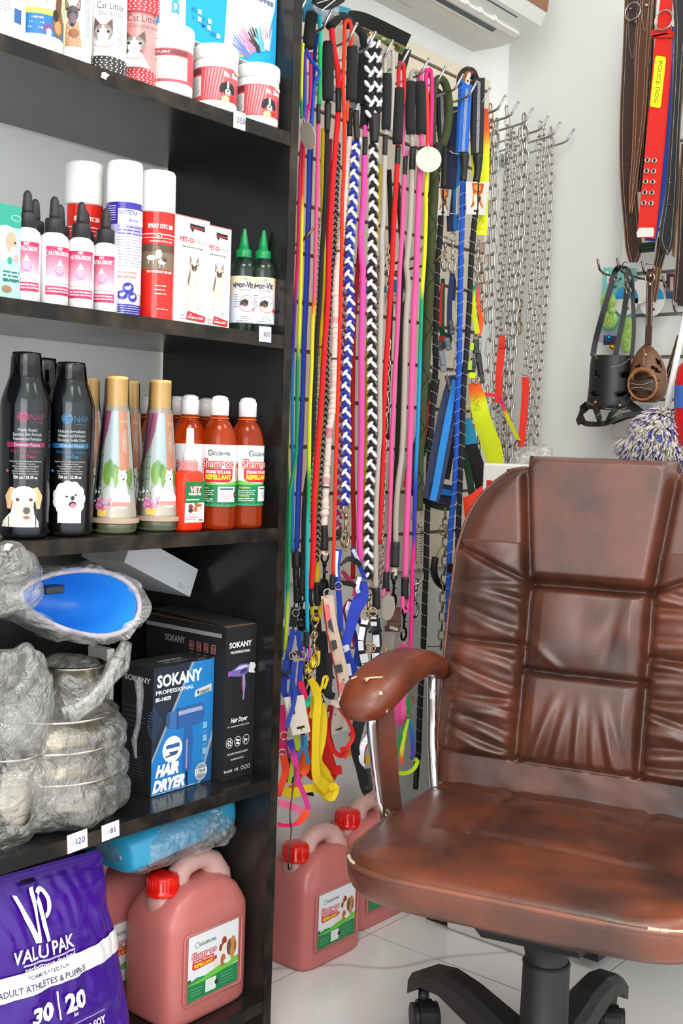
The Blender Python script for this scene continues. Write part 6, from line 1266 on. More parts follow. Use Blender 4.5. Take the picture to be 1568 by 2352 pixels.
part_rope(t, [(968, 350), (964, 400), (962, 450), (959, 522), (955, 634), (950, 723), (946, 857), (942, 991), (938, 1111), (933, 1222), (930, 1332)], .172, 7, '#ee5a9f', 'lower_rope'); sleeve(t, [(930, 1326), (929, 1350), (929, 1375)], .174, 18)
part_rope(t, [(925, 1370), (924, 1392), (928, 1404), (934, 1402), (937, 1386), (937, 1370)], .174, 5.4, '#ee5a9f'); part_snap(t, 929, 1396, .176, .070, '#17171a')
t = leash('rainbow cord looped over a hook, pink and orange on top, magenta at its end', .18, [(982, 340), (981, 260), (979, 200), (978, 175), (982, 163), (987, 160), (990, 172), (991, 220), (989, 340)], 4.6, [(160, '#ee2a80'), (205, '#ee2a80'), (206, '#f23a2a'), (340, '#f0402a')], 'cord_leash')
part_rope(t, [(991, 172), (992, 230), (989, 335)], .186, 4.2, '#ee2a84'); 
part_rope(t, [(982, 335), (980, 395), (978, 450), (978, 500), (974, 600), (969, 670), (965, 789), (962, 891), (959, 983), (954, 1095), (951, 1228), (947, 1300), (945, 1400), (942, 1505)], .184, 4.6, [(335, '#f05a2a'), (380, '#dfe51e'), (655, '#d9e51e'), (690, '#12a05a'), (790, '#0f9a78'), (860, '#159ac4'), (1060, '#1a86c8'), (1120, '#2436b8'), (1235, '#3030b0'), (1265, '#e41c8c'), (1505, '#ee2a84')], 'lower_rope')
# dark green woven leash with spring
t = leash('thick dark green woven leash with loop handle, ring and steel spring', .15, [(993, 335), (992, 270), (994, 215), (1003, 185), (1016, 184), (1026, 205), (1031, 250), (1026, 300), (1016, 335)], 9.5, '#3a4420', 'woven_leash')
part_rope(t, [(1003, 330), (999, 395)], .152, 13, '#26241f', 'binding'); 
part_rope(t, [(998, 390), (995, 460), (991, 517), (988, 602), (985.5, 670), (981, 755), (976, 840), (971, 891), (969, 930), (966, 985), (962, 1044), (960, 1126), (960, 1172)], .152, 11.5, '#39431f', 'lower_rope')
mb = MB('fabric', '#202612'); Pq = resample(WP([(998, 400), (995, 460), (991, 517), (988, 602), (985.5, 670), (981, 755), (976, 840), (971, 891), (966, 985), (962, 1044), (960, 1126)], .152), .002); r0 = 11.7/PXM(Pq[0])
for hnd in (1, -1): mb.tube([p+Vector((math.cos(i*.115*hnd)*r0, math.sin(i*.115*hnd)*r0, 0)) for i, p in enumerate(Pq)], .0011, 4)
mb.build('stitch_pattern', t)
mb = MB('metal', '#a89a88'); mb.ring(W(957, 1186, .155), .0135, .0015, (1, -.5, 0)); c0 = W(961, 1210, .155); c1 = W(958, 1292, .155); P = [c0.lerp(c1, i/260)+Vector((math.cos(i*.32)*.0095, math.sin(i*.32)*.0095, 0)) for i in range(261)]; mb.tube(P, .0011, 5); mb.tube([W(957, 1196, .155), c0], .0015, 6); mb.tube([c1, W(956, 1305, .155)], .0015, 6); mb.ring(W(953, 1322, .155), .019, .0024, (1, -.6, .1)); mb.build('spring_and_rings', t); part_snap(t, 955, 1330, .155, .085, '#a39a90')
# three strap-handled ropes with reflective flecks
def strap_handle(t, a, b, wpx, X, col, cflk):
    A_, B_ = W(*a, X), W(*b, X); w_ = wpx/PXM(A_); sd = RT*.9+FW*.0; mb = MB('webbing', col)
    mb.strip([A_+Vector((-.012, 0, -.0)), A_+Vector((-.006, 0, .010)), A_+Vector((.0, 0, .004)), A_.lerp(B_, .3), A_.lerp(B_, .7), B_], w_, .0035, sd); mb.strip([A_+Vector((-.012, .004, -.0)), A_.lerp(B_, .5)+Vector((-.010, .006, 0)), B_+Vector((-.003, .003, 0))], w_, .003, sd)
    n_ = int((A_-B_).length/.0036); d = (B_-A_).normalized(); vw = (CAM-A_).normalized()
    mb.set('gloss', cflk)
    for i in range(n_):
        for j in (-1, 0, 1):
            c = A_+d*(i*.0036+.004+(.0018 if j else 0))+vw*.0032+RT*(j*.0022); mb.tube([c-d*.0010-RT*.0006, c+d*.0010+RT*.0006], .0009, 4)
    mb.build('strap_handle', t)
for lab, X_, ha, hb, wp, sc1, pts, r_, col, fl_, hand in (
    ('black rope with white flecks and black strap handle, left of the blue one', .115, (1014, 215), (1018, 338), 20, [(1019, 338), (1021, 380), (1019, 432)], [(1013, 430), (1012, 500), (1010, 540), (1006, 590), (1003, 640), (1002, 700), (1000, 760), (999, 800), (1000, 846), (993, 932), (990, 983), (986, 1044), (983, 1146), (981, 1185), (977, 1333), (975, 1378), (972, 1481), (965, 1602), (961, 1715), (959, 1745)], 6.8, '#17171a', '#d8dde6', -1),
    ('royal blue rope with white flecks and a royal blue strap handle', .165, (1072, 200), (1063, 350), 24, [(1066, 350), (1066, 385), (1063, 415)], [(1063, 412), (1061, 500), (1058, 600), (1056, 700), (1055, 760), (1054, 850), (1051, 942), (1047.5, 1044), (1043, 1126), (1037, 1187), (1034, 1238), (1031, 1296), (1029, 1380), (1027, 1481), (1022, 1580)], 6.6, '#1450b8', '#e9edf6', 1),
    ('black rope with white flecks and black strap handle, right of the blue one', .175, (1100, 184), (1096, 355), 26, [(1097, 352), (1097, 390), (1093, 418)], [(1094, 415), (1092, 480), (1088, 520), (1082, 600), (1078, 690), (1074, 760), (1070, 820), (1067, 850), (1063, 922), (1061, 1003), (1057, 1085), (1054, 1167), (1051, 1238), (1050, 1285)], 6.6, '#19191c', '#e9edf6', -1)):
    t = thing('strap_handled_leash', lab, 'leash', W(ha[0], ha[1], X_), 'white-flecked rope leashes'); strap_handle(t, ha, hb, wp, X_, '#1763c4' if 'a royal' in lab else '#1c1c1e', fl_)
    P = WP(sc1, X_+.002, 6); w1 = [9, 11, 12, 11, 10, 9, 9, 8, 8, 8, 8, 8, 8]; MB('rubber', '#18181a').tube(P, [w1[i]/PXM(p) for i, p in enumerate(P)], 16).build('moulded_sleeve', t)
    mb = MB(); P = rope(mb, pts, X_, r_, col, n=12); mb.build('rope', t); mb = MB(); flecks(mb, P, r_, hand=hand); mb.build('reflective_flecks', t, label='white reflective thread', kind='stuff')
    if 'left of' in lab: sleeve(t, [(957, 1738), (956, 1775), (954, 1812)], X_, (15, 12)); 
    if 'right of' in lab: sleeve(t, [(1050, 1278), (1052, 1292)], X_, (16, 24))
# cards and tags
def card(label, corners, X, art, name='product_card', th=.0008, cat='tag', col='#d9d6d0'):
    P = [W(a, b, X) for a, b in corners]; t = thing(name, label, cat, P[0]); n = (P[1]-P[0]).cross(P[3]-P[0]).normalized()
    if n.dot(CAM-P[0]) < 0: n = -n
    mb = MB('paper', col); mb.smooth = False; k = len(P); mb.add(P+[p-n*th for p in P], [tuple(range(k)), tuple(reversed(range(k, 2*k)))]+[(i, k+i, k+(i+1) % k, (i+1) % k) for i in range(k)])
    if art: ex, ey = P[1]-P[0], P[3]-P[0]; art(Art(mb, lambda u, v, h: P[0]+ex*(u/100)+ey*(v/100)+n*(h*.001)))
    mb.build('card', t); return t
def disc(label, px, py, rx, ry, X, name='round_tag', col='#d3cabe', rot=0, art=None, hole=(0, .82)):  # thin card disc
    c = W(px, py, X); k = 1/PXM(c); t = thing(name, label, 'tag', c, 'round card tags among the leashes'); vw = (CAM-c).normalized(); r1 = RT*math.cos(rot)+UP*math.sin(rot); u1 = -RT*math.sin(rot)+UP*math.cos(rot); n = 40
    # the disc is round; it is turned away so it shows as an oval
    R_ = max(rx, ry)*k; turn = math.acos(min(1, rx/ry)) if rx < ry else 0; ex = (r1*math.cos(turn)+vw*math.sin(turn)); mb = MB('paper', col); mb.smooth = False; nn = ex.cross(u1)
    F = [c+ex*R_*math.cos(2*math.pi*j/n)+u1*R_*math.sin(2*math.pi*j/n) for j in range(n)]; mb.add(F+[p-nn*.0009 for p in F], [tuple(range(n)), tuple(reversed(range(n, 2*n)))]+[(j, n+j, n+(j+1) % n, (j+1) % n) for j in range(n)])
    A = Art(mb, lambda u, v, h: c+ex*(u*R_/100)+u1*(v*R_/100)+nn*(h*.001)); 
    if art: art(A)
    else: A.ell(0, 84, 4, 4, '#6b4a3c')
    mb.build('card', t)
    mb = MB('plastic', '#efe9e0'); mb.tube([c+u1*R_*.84, c+u1*R_*1.05+vw*.003, c+u1*R_*1.25+vw*.001], .0006, 5); mb.build('tag_string', t)
disc('plain cream round tag hanging turned sideways beside the end panel', 706, 311, 17, 33, .20, rot=.22)
disc('plain cream round tag hanging squarely in front of the pink cords', 984, 366, 29.5, 29.5, .20)
disc('plain cream tag hanging turned by the lower pink loops', 890, 1396, 15, 29, .185, rot=-.08)
disc('cream round tag half hidden behind the white harness near the armrest', 918, 1478, 15, 30, .11, rot=.1)
disc('grey-white round tag partly hidden by the blue braided harness', 785, 1468, 11, 24, .12, rot=.1)
def bluewhite(A): A.poly([(math.cos(q)*99, math.sin(q)*99) for q in [.12+i*.145 for i in range(21)]], '#2a9ad6'); A.ell(-20, 0, 7, 7, '#c8683a'); A.ell(20, -8, 6, 6, '#7a8c3a'); A.rect(-35, -62, 25, -48, '#5a3a3a')
disc('blue and white round tag behind the pink cord, left one of the pair', 829, 680, 26, 34, .06, art=bluewhite, col='#e9e9e6')
disc('blue and white round tag behind the red cord, right one of the pair', 903, 676, 25, 34, .06, art=bluewhite, col='#e9e9e6')
def beagle(A): A.ell(0, 0, 97, 97, '#3a302c'); A.ell(20, 10, 52, 62, '#8a4f2c'); A.ell(-10, 5, 34, 58, '#a5663a'); A.ell(6, -8, 22, 66, '#f3efe8'); A.ell(-6, -52, 42, 36, '#f3efe8'); A.ell(5, -6, 9, 7, '#191516'); A.ell(-16, 24, 5, 5, '#191516'); A.ell(24, 20, 5, 5, '#191516'); A.rect(-60, -96, 60, -84, '#d8b38e')
disc('dark round card with a beagle picture above the blue strap handle', 1073, 184, 26, 33, .13, art=beagle, rot=-.2)
def puppy(A):
    A.poly([(30, 98), (95, 98), (86, 70), (70, 60), (36, 64)], '#c9501c'); A.ell(60, 84, 18, 10, '#e9a03a'); A.ell(56, 48, 24, 22, '#c98a4a'); A.ell(48, 48, 10, 16, '#f1dcc0'); A.ell(66, 52, 9, 12, '#3a2622'); A.poly([(20, 20), (36, 44), (44, 30)], '#a8602c'); A.poly([(92, 20), (78, 44), (70, 30)], '#c07a3c'); A.ell(56, 26, 18, 12, '#efe2cf'); A.rect(38, 8, 64, 14, '#1c1a1c')
card('grey card with an upside-down puppy picture in front of the neon strap', [(1071, 492), (1114, 494), (1124, 418), (1070, 417)], .18, puppy)
card('grey card with an upside-down puppy picture left of the blue rope', [(1001, 494), (1031, 496), (1037, 436), (1002, 432)], .12, puppy)
card('blank folded silver card edge beside the blue rope', [(1047, 494), (1056, 486), (1058, 420), (1049, 432)], .15, None)
def hangcard(A): A.rect(30, 14, 74, 20, '#3a2a28'); A.poly([(46, 14), (60, 14), (53, 6)], '#7a8a2a'); A.ell(42, 82, 4, 3, '#2a1c1c')
card('cream rectangular hang card in front of the blue webbing harness', [(672, 1690), (713, 1681), (697, 1596), (652, 1602)], .185, hangcard, col='#e9dccd')
card('cream rectangular hang card below the armrest behind red webbing', [(760, 1690), (797, 1677), (794, 1622), (752, 1636)], .10, hangcard, col='#e3d3c6')
card('pale octagonal card under the armrest tip', [(788, 1670), (800, 1640), (798, 1618), (784, 1616)], .09, None, col='#e3d3c6')

# ---- webbing straps
def strap(mb, pts, X, wpx, col, side=None, th=.0016, fin='webbing', cols=None, sm=4):
    P = WP(pts, X, sm); k = len(P)
    ws = wpx if hasattr(wpx, '__len__') else [wpx, wpx]; m_ = len(ws)-1
    Wd = [(ws[min(m_, int(i/(k-1)*m_))]+(ws[min(m_, int(i/(k-1)*m_)+1)]-ws[min(m_, int(i/(k-1)*m_))])*((i/(k-1)*m_) % 1))/PXM(P[i]) for i in range(k)]
    mb.set(fin, col)
    sd = []
    for i in range(k):
        t = (P[min(i+1, k-1)]-P[max(i-1, 0)]).normalized(); vw = (CAM-P[i]).normalized(); s_ = t.cross(vw)
        if s_.length < .01: s_ = RT
        sd.append((s_.normalized() if side is None else (s_.normalized()*math.cos(side)+vw*math.sin(side))))
    mb.strip(P, Wd, th, sd, cols=(ropecols(P, cols) if cols else None)); return P
def straps(name, label, cat, items, group=None):
    """items: list of (part_name, pts, X, width px, colour[, opts])"""
    q = items[0]; t = thing(name, label, cat, W(q[1][0][0], q[1][0][1], q[2]), group or {'harness': 'harnesses hanging on the left panel', 'collar_strap': 'webbing straps on the left panel', 'red_strap': 'red straps among the chains'}.get(name))
    for it in items:
        mb = MB(); o = it[5] if len(it) > 5 else {}
        strap(mb, it[1], it[2], it[3], it[4], **o); mb.build(it[0], t)
    return t
def buckle(t, px, py, X, w, h, col='#232326', rot=0, name='buckle'):
    c = W(px, py, X); r1 = RT*math.cos(rot)+UP*math.sin(rot); u1 = -RT*math.sin(rot)+UP*math.cos(rot); vw = (CAM-c).normalized(); k = 1/PXM(c)
    M = Matrix((r1, u1, r1.cross(u1))).transposed().to_4x4(); M.translation = c; mb = MB('hardplastic', col)
    mb.box((-w*k/2, -h*k/2, -.003), (w*k/2, h*k/2, .003), .002, M=M); mb.box((-w*k*.3, -h*k*.2, .002), (w*k*.3, h*k*.2, .0055), .0015, M=M); mb.build(name, t)
def dring(t, px, py, X, rpx, col='#b39a7a', name='metal_ring', n=(1, -.7, .2)):
    c = W(px, py, X); MB('metal', col).ring(c, rpx/PXM(c), .0013+rpx*.00003, n).build(name, t)
# neon strap, navy straps, red-yellow strap near the chains
t = straps('collar_strap', 'neon red to yellow webbing strap with stitched square, by the chains', 'strap', [('webbing', [(1086, 230), (1085, 300), (1087, 360), (1094, 430)], .15, 12, '#e83418', dict(cols=[(230, '#e03a20'), (300, '#f0502a'), (345, '#e9e821')])), ('webbing', [(1113, 250), (1113, 320), (1110, 400), (1106, 540)], .16, [14, 22, 26, 26], '#e6ee1e', dict(cols=[(250, '#ee3a1c'), (310, '#f26a22'), (345, '#e6ee1e')]))])
mb = MB('webbing', '#8a8420')
for a, b in (((1092, 480), (1116, 520)), ((1116, 480), (1092, 520)), ((1092, 524), (1117, 526)), ((1092, 478), (1116, 478))): mb.tube([W(*a, .1635), W(*b, .1635)], .0004, 4)
mb.build('stitching', t); mb = MB('metal', '#c9c6c2'); mb.tube([W(1078, 545, .165), W(1078, 556, .165), W(1100, 560, .165), W(1120, 556, .165), W(1121, 542, .165)], .0018, 8); mb.build('d_ring', t); part_snap(t, 1098, 552, .163, .075, '#cfcac4')
t = straps('strap_bundle', 'navy and bright blue webbing bundle tied with a white zip tie', 'strap', [('webbing', [(1046, 245), (1043, 330), (1036, 430), (1036, 532)], .11, [16, 22, 22, 20], '#1c2444'), ('webbing', [(1056, 262), (1054, 350), (1048, 440), (1047, 530)], .12, [14, 16, 14, 12], '#1273c4'), ('webbing', [(1038, 250), (1032, 340), (1034, 420)], .10, 9, '#141a30')])
mb = MB('plastic', '#cfd0d2'); mb.tube([W(1032, 346, .13), W(1040, 352, .135), W(1056, 353, .135)], .0012, 6); mb.tube([W(1033, 490, .13), W(1052, 492, .135)], .0012, 6); mb.build('zip_tie', t); part_snap(t, 1041, 536, .13, .09, '#cfcac4'); part_snap(t, 1023, 545, .12, .075, '#bfb7ae')
t = straps('harness', 'navy harness with broad bright blue stripe hanging behind the fleck ropes', 'harness', [('hanging_strap', [(1039, 628), (1033, 680), (1032, 740), (1034, 770)], .13, 12, '#1f2a56'), ('hanging_strap', [(1037, 628), (1043, 650), (1040, 690)], .125, 9, '#1f2a56'),
   ('chest_band', [(1040, 862), (1036, 900), (1025, 960), (1010, 1040), (995, 1120), (988, 1148)], .14, [16, 36, 42, 44, 42, 38], '#232c50', dict(th=.003)), ('chest_band', [(986, 1128), (1010, 1132), (1040, 1138)], .137, 44, '#232c50', dict(th=.003))])
mb = MB(); strap(mb, [(1042, 872), (1040, 900), (1029, 960), (1014, 1040), (1000, 1120), (993, 1150)], .1475, [8, 12, 16, 16, 16, 15], '#1180d0', th=.0006); strap(mb, [(1004, 1128), (1040, 1133)], .1435, 14, '#1180d0', th=.0006); mb.build('stripe', t); dring(t, 1035, 858, .14, 7, '#b9b4ae'); buckle(t, 1036, 752, .137, 11, 34, '#4a4d55', .1); buckle(t, 1028, 790, .137, 14, 30, '#5b5f68', .2); buckle(t, 1016, 830, .137, 15, 50, '#6a6f78', .1); buckle(t, 1030, 880, .137, 10, 36, '#4a4d55', .3)
t = straps('harness', 'dark green and red striped harness hanging behind the black fleck rope', 'harness', [('hanging_strap', [(1017, 640), (1014, 700), (1013, 750), (1019, 772)], .095, [9, 14, 14, 12], '#14452c'), ('neck_band', [(1010, 770), (1030, 776), (1022, 792), (1008, 790)], .10, 18, '#15402a'), ('chest_band', [(1000, 870), (985, 930), (970, 1010), (952, 1060), (940, 1120)], .08, [20, 32, 36, 34, 30], '#123a26'), ('lower_band', [(940, 1125), (985, 1155), (1020, 1165), (1045, 1162)], .09, 16, '#14402a'), ('padded_band', [(1052, 860), (1040, 940), (1030, 1040), (1020, 1100)], .07, 24, '#17171a')])
mb = MB(); strap(mb, [(1015, 650), (1012, 700), (1011, 750)], .101, 6, '#c22a26', th=.0006); strap(mb, [(994, 915), (978, 970), (968, 1020)], .087, 15, '#b4262a', th=.0006); strap(mb, [(938, 1085), (930, 1120)], .087, 13, '#c22a26', th=.0006); strap(mb, [(1000, 1153), (1040, 1158)], .093, 5, '#c22a26', th=.0006); strap(mb, [(1010, 776), (1020, 780)], .104, 14, '#c22a26', th=.0006); mb.build('stripe', t); buckle(t, 1010, 805, .11, 16, 44, '#1f2022', .05); buckle(t, 992, 870, .10, 14, 30, '#6d7680', .6)
t = straps('harness', 'neon yellow harness with black buckles and orange-red lower band', 'harness', [('hanging_strap', [(1089, 655), (1086, 700), (1096, 766)], .17, [10, 12, 12], '#d9e81e', dict(cols=[(655, '#0f8a4a'), (668, '#12904a'), (678, '#d6e41c')])), ('hanging_strap', [(1097, 650), (1099, 700), (1105, 740), (1099, 772)], .165, [8, 8, 10, 8], '#f2441c', dict(cols=[(650, '#0f8a4a'), (662, '#ee2a80'), (690, '#f2581e')])),
   ('chest_band', [(1088, 880), (1098, 920), (1106, 960), (1130, 1030), (1142, 1080), (1138, 1110)], .175, [26, 38, 40, 44, 32, 16], '#dcf01c', dict(th=.003, cols=[(880, '#f4521a'), (905, '#f6781c'), (926, '#e2ee1c')])), ('lower_band', [(1066, 1165), (1090, 1160), (1128, 1130)], .18, [46, 52, 50], '#f33a16', dict(th=.003)), ('side_strap', [(1110, 905), (1140, 910), (1152, 925), (1166, 960), (1185, 1000), (1192, 1012)], .18, [8, 8, 9, 9, 8, 8], '#e8266a', dict(cols=[(900, '#f2301c'), (925, '#ec2a72'), (945, '#ee4a30'), (952, '#e3e21c')])), ('padded_band', [(1078, 1015), (1090, 1060), (1108, 1110), (1112, 1130)], .165, [30, 36, 36, 30], '#17181a', dict(th=.005)), ('upper_patch', [(1072, 960), (1078, 990), (1082, 1020)], .17, [12, 24, 30], '#1a86a8'), ('inner_band', [(1064, 1040), (1076, 1090), (1084, 1140)], .155, [14, 16, 16], '#173c28')])
buckle(t, 1093, 796, .178, 14, 34, '#2a2a2c', .0); buckle(t, 1086, 838, .178, 15, 32, '#2c2c2e', -.2); buckle(t, 1102, 846, .172, 13, 70, '#1d1d1f', .12); mb = MB(); strap(mb, [(1084, 788), (1083, 804)], .183, 9, '#a8cf1c'); strap(mb, [(1080, 828), (1079, 850)], .183, 8, '#a8cf1c'); strap(mb, [(1077, 862), (1092, 862)], .178, 13, '#d9ec1c'); mb.build('neon_loops', t); dring(t, 1092, 872, .18, 9, '#b9a890'); dring(t, 1074, 942, .172, 8, '#b9a890'); dring(t, 1188, 1024, .18, 12, '#7a5a44', n=(1, 2, 0)); part_snap(t, 1096, 600, .168, .05, '#cfc6bc')
mb = MB('webbing', '#3a4a1a')
for a, b in (((1086, 925), (1104, 936)), ((1106, 908), (1090, 940)), ((1088, 944), (1110, 936)), ((1086, 922), (1100, 906))): mb.tube([W(*a, .1775), W(*b, .1775)], .0004, 4)
mb.build('stitching', t); mb = MB('gloss', '#3c3f42')
for i in range(9):
    for j in range(16): c = W(1080+i*2.7+j*1.7, 1030+j*6.2-i*1.0, .169); mb.ball(c, .0008, 4)
mb.build('mesh_dots', t)
for lab, pts, X_ in (('short red strap hanging among the chains below the upper snap', [(1152, 770), (1152, 800), (1146, 860), (1144, 925)], .13), ('short red strap with steel ring at its top, right side of the chains', [(1206, 866), (1206, 900), (1202, 960), (1196, 1026)], .15)):
    t = straps('red_strap', lab, 'strap', [('webbing', pts, X_, [13, 15, 15, 17] if X_ < .14 else [17, 17, 16, 16], '#e62a10')])
    if X_ > .14: dring(t, 1205, 852, .15, 11, '#b5aca4')
    else: mb = MB(); strap(mb, [(1149, 790), (1142, 850), (1140, 910)], .127, 8, '#d92a12'); strap(mb, [(1152, 790), (1152, 799)], .133, 15, '#c9230e'); mb.build('folded_loop', t)

# ---- chains
def link(mb, c, up_, side, L_, w_, r): 
    P = []; h = L_/2-w_/2
    for i in range(6): q = math.pi*i/5; P.append(c+up_*(h+math.sin(q)*w_/2)+side*(math.cos(q)*w_/2))
    for i in range(6): q = math.pi+math.pi*i/5; P.append(c+up_*(-h+math.sin(q)*w_/2)+side*(math.cos(q)*w_/2))
    mb.tube(P, r, 5, closed=True)
def chain(label, pts, X, lpx, wpx, rpx, col='#bcb8b2', double=0, twist=0, a0=0, snapend=None, group='steel chains on the right hooks', name='chain_leash'):
    P0 = WP(pts, X, 6); t = thing(name, label, 'chain', P0[0], group); mb = MB('metal', col)
    for dd in range(2 if double else 1):
        off = Vector((.012*(1 if dd else -1), -double*(1 if dd else -1), 0))*(1 if double else 0)
        P = [p+off*min(1, i/8) for i, p in enumerate(P0)]
        s_ = lpx/PXM(P[0]); P = resample(P, s_*.80)
        for i in range(len(P)-1):
            up_ = (P[i]-P[i+1]).normalized(); q = a0+dd*.6+(math.pi/2*(i % 2) if not twist else i*twist)+.15*noise.noise(P[i]*40); sd = Vector((math.sin(q), -math.cos(q), 0)); sd = (sd-up_*sd.dot(up_)).normalized()
            link(mb, (P[i]+P[i+1])/2, up_, sd, s_, wpx/PXM(P[i]), rpx/PXM(P[i]))
    mb.build('links', t)
    if snapend: part_snap(t, snapend[0], snapend[1], X, snapend[2], '#b09a80')
    return t
chain('short copper-toned chain at the left start of the steel chains', [(1126, 240), (1127, 300), (1123, 380), (1122, 430)], .10, 21, 11, 1.8, '#b48a66')
chain('long steel link chain on the first hook, nearest the neon strap', [(1140, 275), (1134, 345), (1131, 420), (1128, 520), (1124, 640), (1120, 740)], .12, 37, 14, 2.3, double=.008, a0=.5)
chain('steel chain with large oval links behind the neon harness', [(1126, 745), (1124, 800), (1120, 860), (1118, 960)], .13, 44, 17, 2.3, a0=.5)
chain('thin steel chain second from the left of the hanging chains', [(1163, 245), (1166, 300), (1161, 400), (1152, 520), (1146, 640), (1141, 760), (1137, 860), (1132, 960)], .10, 26, 12, 1.7, a0=1)
chain('twisted fine steel chain between the two long link chains', [(1177, 292), (1176, 340), (1170, 440), (1166, 560), (1160, 660), (1157, 760), (1153, 860), (1150, 960), (1148, 1040)], .12, 17, 9, 1.9, double=.006, twist=.7)
chain('heavy steel chain with the largest links hanging doubled in the middle', [(1203, 264), (1202, 330), (1197, 420), (1193, 500), (1189, 580), (1182, 660), (1176, 760), (1170, 860), (1166, 960), (1163, 1080)], .15, 35, 15, 2.5, double=.009, a0=.35)
chain('twisted pear-link steel chain left of the rightmost one', [(1241, 280), (1237, 340), (1232, 420), (1228, 520), (1222, 620), (1216, 720), (1210, 800), (1206, 840)], .14, 20, 11, 2.0, twist=.8)
chain('twisted rope-like steel chain close to the rightmost one', [(1250, 285), (1247, 360), (1243, 460), (1237, 580), (1230, 700), (1222, 800), (1215, 900), (1209, 1000), (1206, 1035)], .15, 15, 8, 1.9, twist=.65)
chain('rightmost steel chain hanging doubled from the last hook', [(1264, 294), (1261, 350), (1258, 440), (1254, 540), (1250, 640), (1243, 740), (1236, 830), (1230, 900), (1226, 1020)], .15, 26, 12, 1.9, double=.007, a0=.4)
chain('steel chain behind the heavy one ending at a carabiner', [(1218, 400), (1213, 500), (1206, 600), (1196, 690)], .09, 24, 11, 1.7, a0=1.1, snapend=(1195, 690, .085))
chain('steel chain hanging straight behind the blue fleck rope', [(1062, 560), (1056, 660), (1052, 760), (1049, 860)], .08, 44, 15, 1.8, a0=.2)
chain('copper-toned chain with snap under the neon strap', [(1108, 560), (1107, 620), (1106, 700), (1104, 760)], .13, 26, 12, 1.8, '#b08a68', a0=.5)
chain('brass-toned chain hanging low between the black and blue ropes', [(1022, 1170), (1023, 1220), (1021, 1290), (1017, 1360), (1014, 1430), (1012, 1490)], .11, 26, 13, 2.0, '#a89c72', a0=.4)
chain('curb chain hanging behind the red and grey cords', [(890, 560), (891, 680), (892, 812), (888, 946), (884, 1007), (881, 1111), (877, 1222), (875, 1350)], .14, 15, 9, 2.0, '#c9b8a8', twist=.8)
chain('fine curb chain hugging the left side of the light grey cord', [(869, 590), (867, 720), (865, 850), (863, 980), (858, 1100), (853, 1230)], .13, 13, 8, 1.8, '#a8988a', twist=.8)
chain('silver chain end below the orange-red band beside the chair', [(1100, 560), (1096, 800), (1092, 1000), (1088, 1180), (1085, 1220), (1083, 1260), (1080, 1290)], .12, 20, 9, 1.6, '#a6b0ae', double=.006, twist=.6)
t = thing('steel_hook', 'thin metal wire hook with brass ring at the lower wall', 'hook', W(1000, 1484, .05)); MB('metal', '#9a8f78').tube([W(980, 1485, .02), W(1008, 1485, .05), W(1014, 1478, .06)], .0016, 8).ring(W(1019, 1217, .115), .0125, .0016, (1, -.5, 0)).build('wire', t)
t = thing('curved_handle', 'black curved rubber handle behind the brass-toned chain', 'handle', W(1000, 1330, .07)); MB('rubber', '#161617').tube(WP([(1000, 1280), (996, 1310), (1004, 1335), (1022, 1350)], .07), [8.5/1000]*16, 12).build('grip', t); MB('metal', '#b0a890').tube(WP([(1001, 1280), (1010, 1262), (1020, 1250)], .07), .0016, 8).build('wire_arm', t)

# ---- harness tangle at the bottom
BL = '#1c3a9c'
t = straps('harness', 'royal blue webbing harness with black sliders beside the shelving unit', 'harness', [('webbing', [(672, 1445), (668, 1475), (660, 1510), (662, 1560)], .17, [12, 13, 14], BL), ('webbing', [(684, 1448), (688, 1480), (694, 1510)], .165, [11, 12, 12], BL), ('webbing', [(656, 1515), (653, 1550), (652, 1590), (660, 1600)], .18, 14, BL), ('webbing', [(676, 1520), (672, 1560), (668, 1600), (672, 1640)], .185, [12, 11, 12], '#2444a8'), ('webbing', [(692, 1518), (688, 1560), (684, 1605)], .175, [13, 12, 12], BL), ('long_strap', [(664, 1548), (676, 1580), (676, 1610), (664, 1650), (658, 1670)], .195, [9, 9, 10, 12], '#2a4ab0')])
buckle(t, 657, 1546, .185, 24, 12, '#1b1d2c'); buckle(t, 682, 1500, .18, 20, 10, '#1a1a20'); dring(t, 672, 1506, .18, 9, '#b39a7a'); dring(t, 693, 1506, .18, 9, '#b39a7a')
t = straps('harness', 'yellow webbing harness hanging in long twisted loops', 'harness', [('webbing', [(722, 1495), (720, 1515), (708, 1535), (706, 1545)], .165, [8, 14, 18, 14], '#f0cc10'), ('webbing', [(732, 1495), (731, 1520), (726, 1530)], .165, 7, '#e8c40e'), ('webbing', [(712, 1560), (724, 1580), (730, 1610), (726, 1660), (724, 1720), (726, 1780), (740, 1800), (764, 1828)], .185, [14, 20, 18, 18, 16, 20, 26, 24], '#f2d012'), ('webbing', [(738, 1615), (742, 1650), (738, 1700), (732, 1745), (746, 1775), (756, 1800)], .175, [14, 20, 20, 14, 22, 24], '#eccc10'), ('webbing', [(716, 1600), (720, 1630), (714, 1650)], .17, 16, '#d8b80c'), ('webbing', [(646, 1812), (670, 1822), (700, 1812), (730, 1812), (756, 1832)], .17, [18, 24, 18, 18, 22], '#eecb10'), ('webbing', [(756, 1808), (770, 1808), (762, 1832), (752, 1824)], .19, [16, 18, 18], '#f0cf12'), ('webbing', [(744, 1582), (752, 1558), (744, 1556), (738, 1580), (730, 1592)], .17, 6, '#e8c40e')])
part_snap(t, 722, 1450, .17, .075); dring(t, 717, 1556, .18, 8); dring(t, 733, 1608, .18, 8)
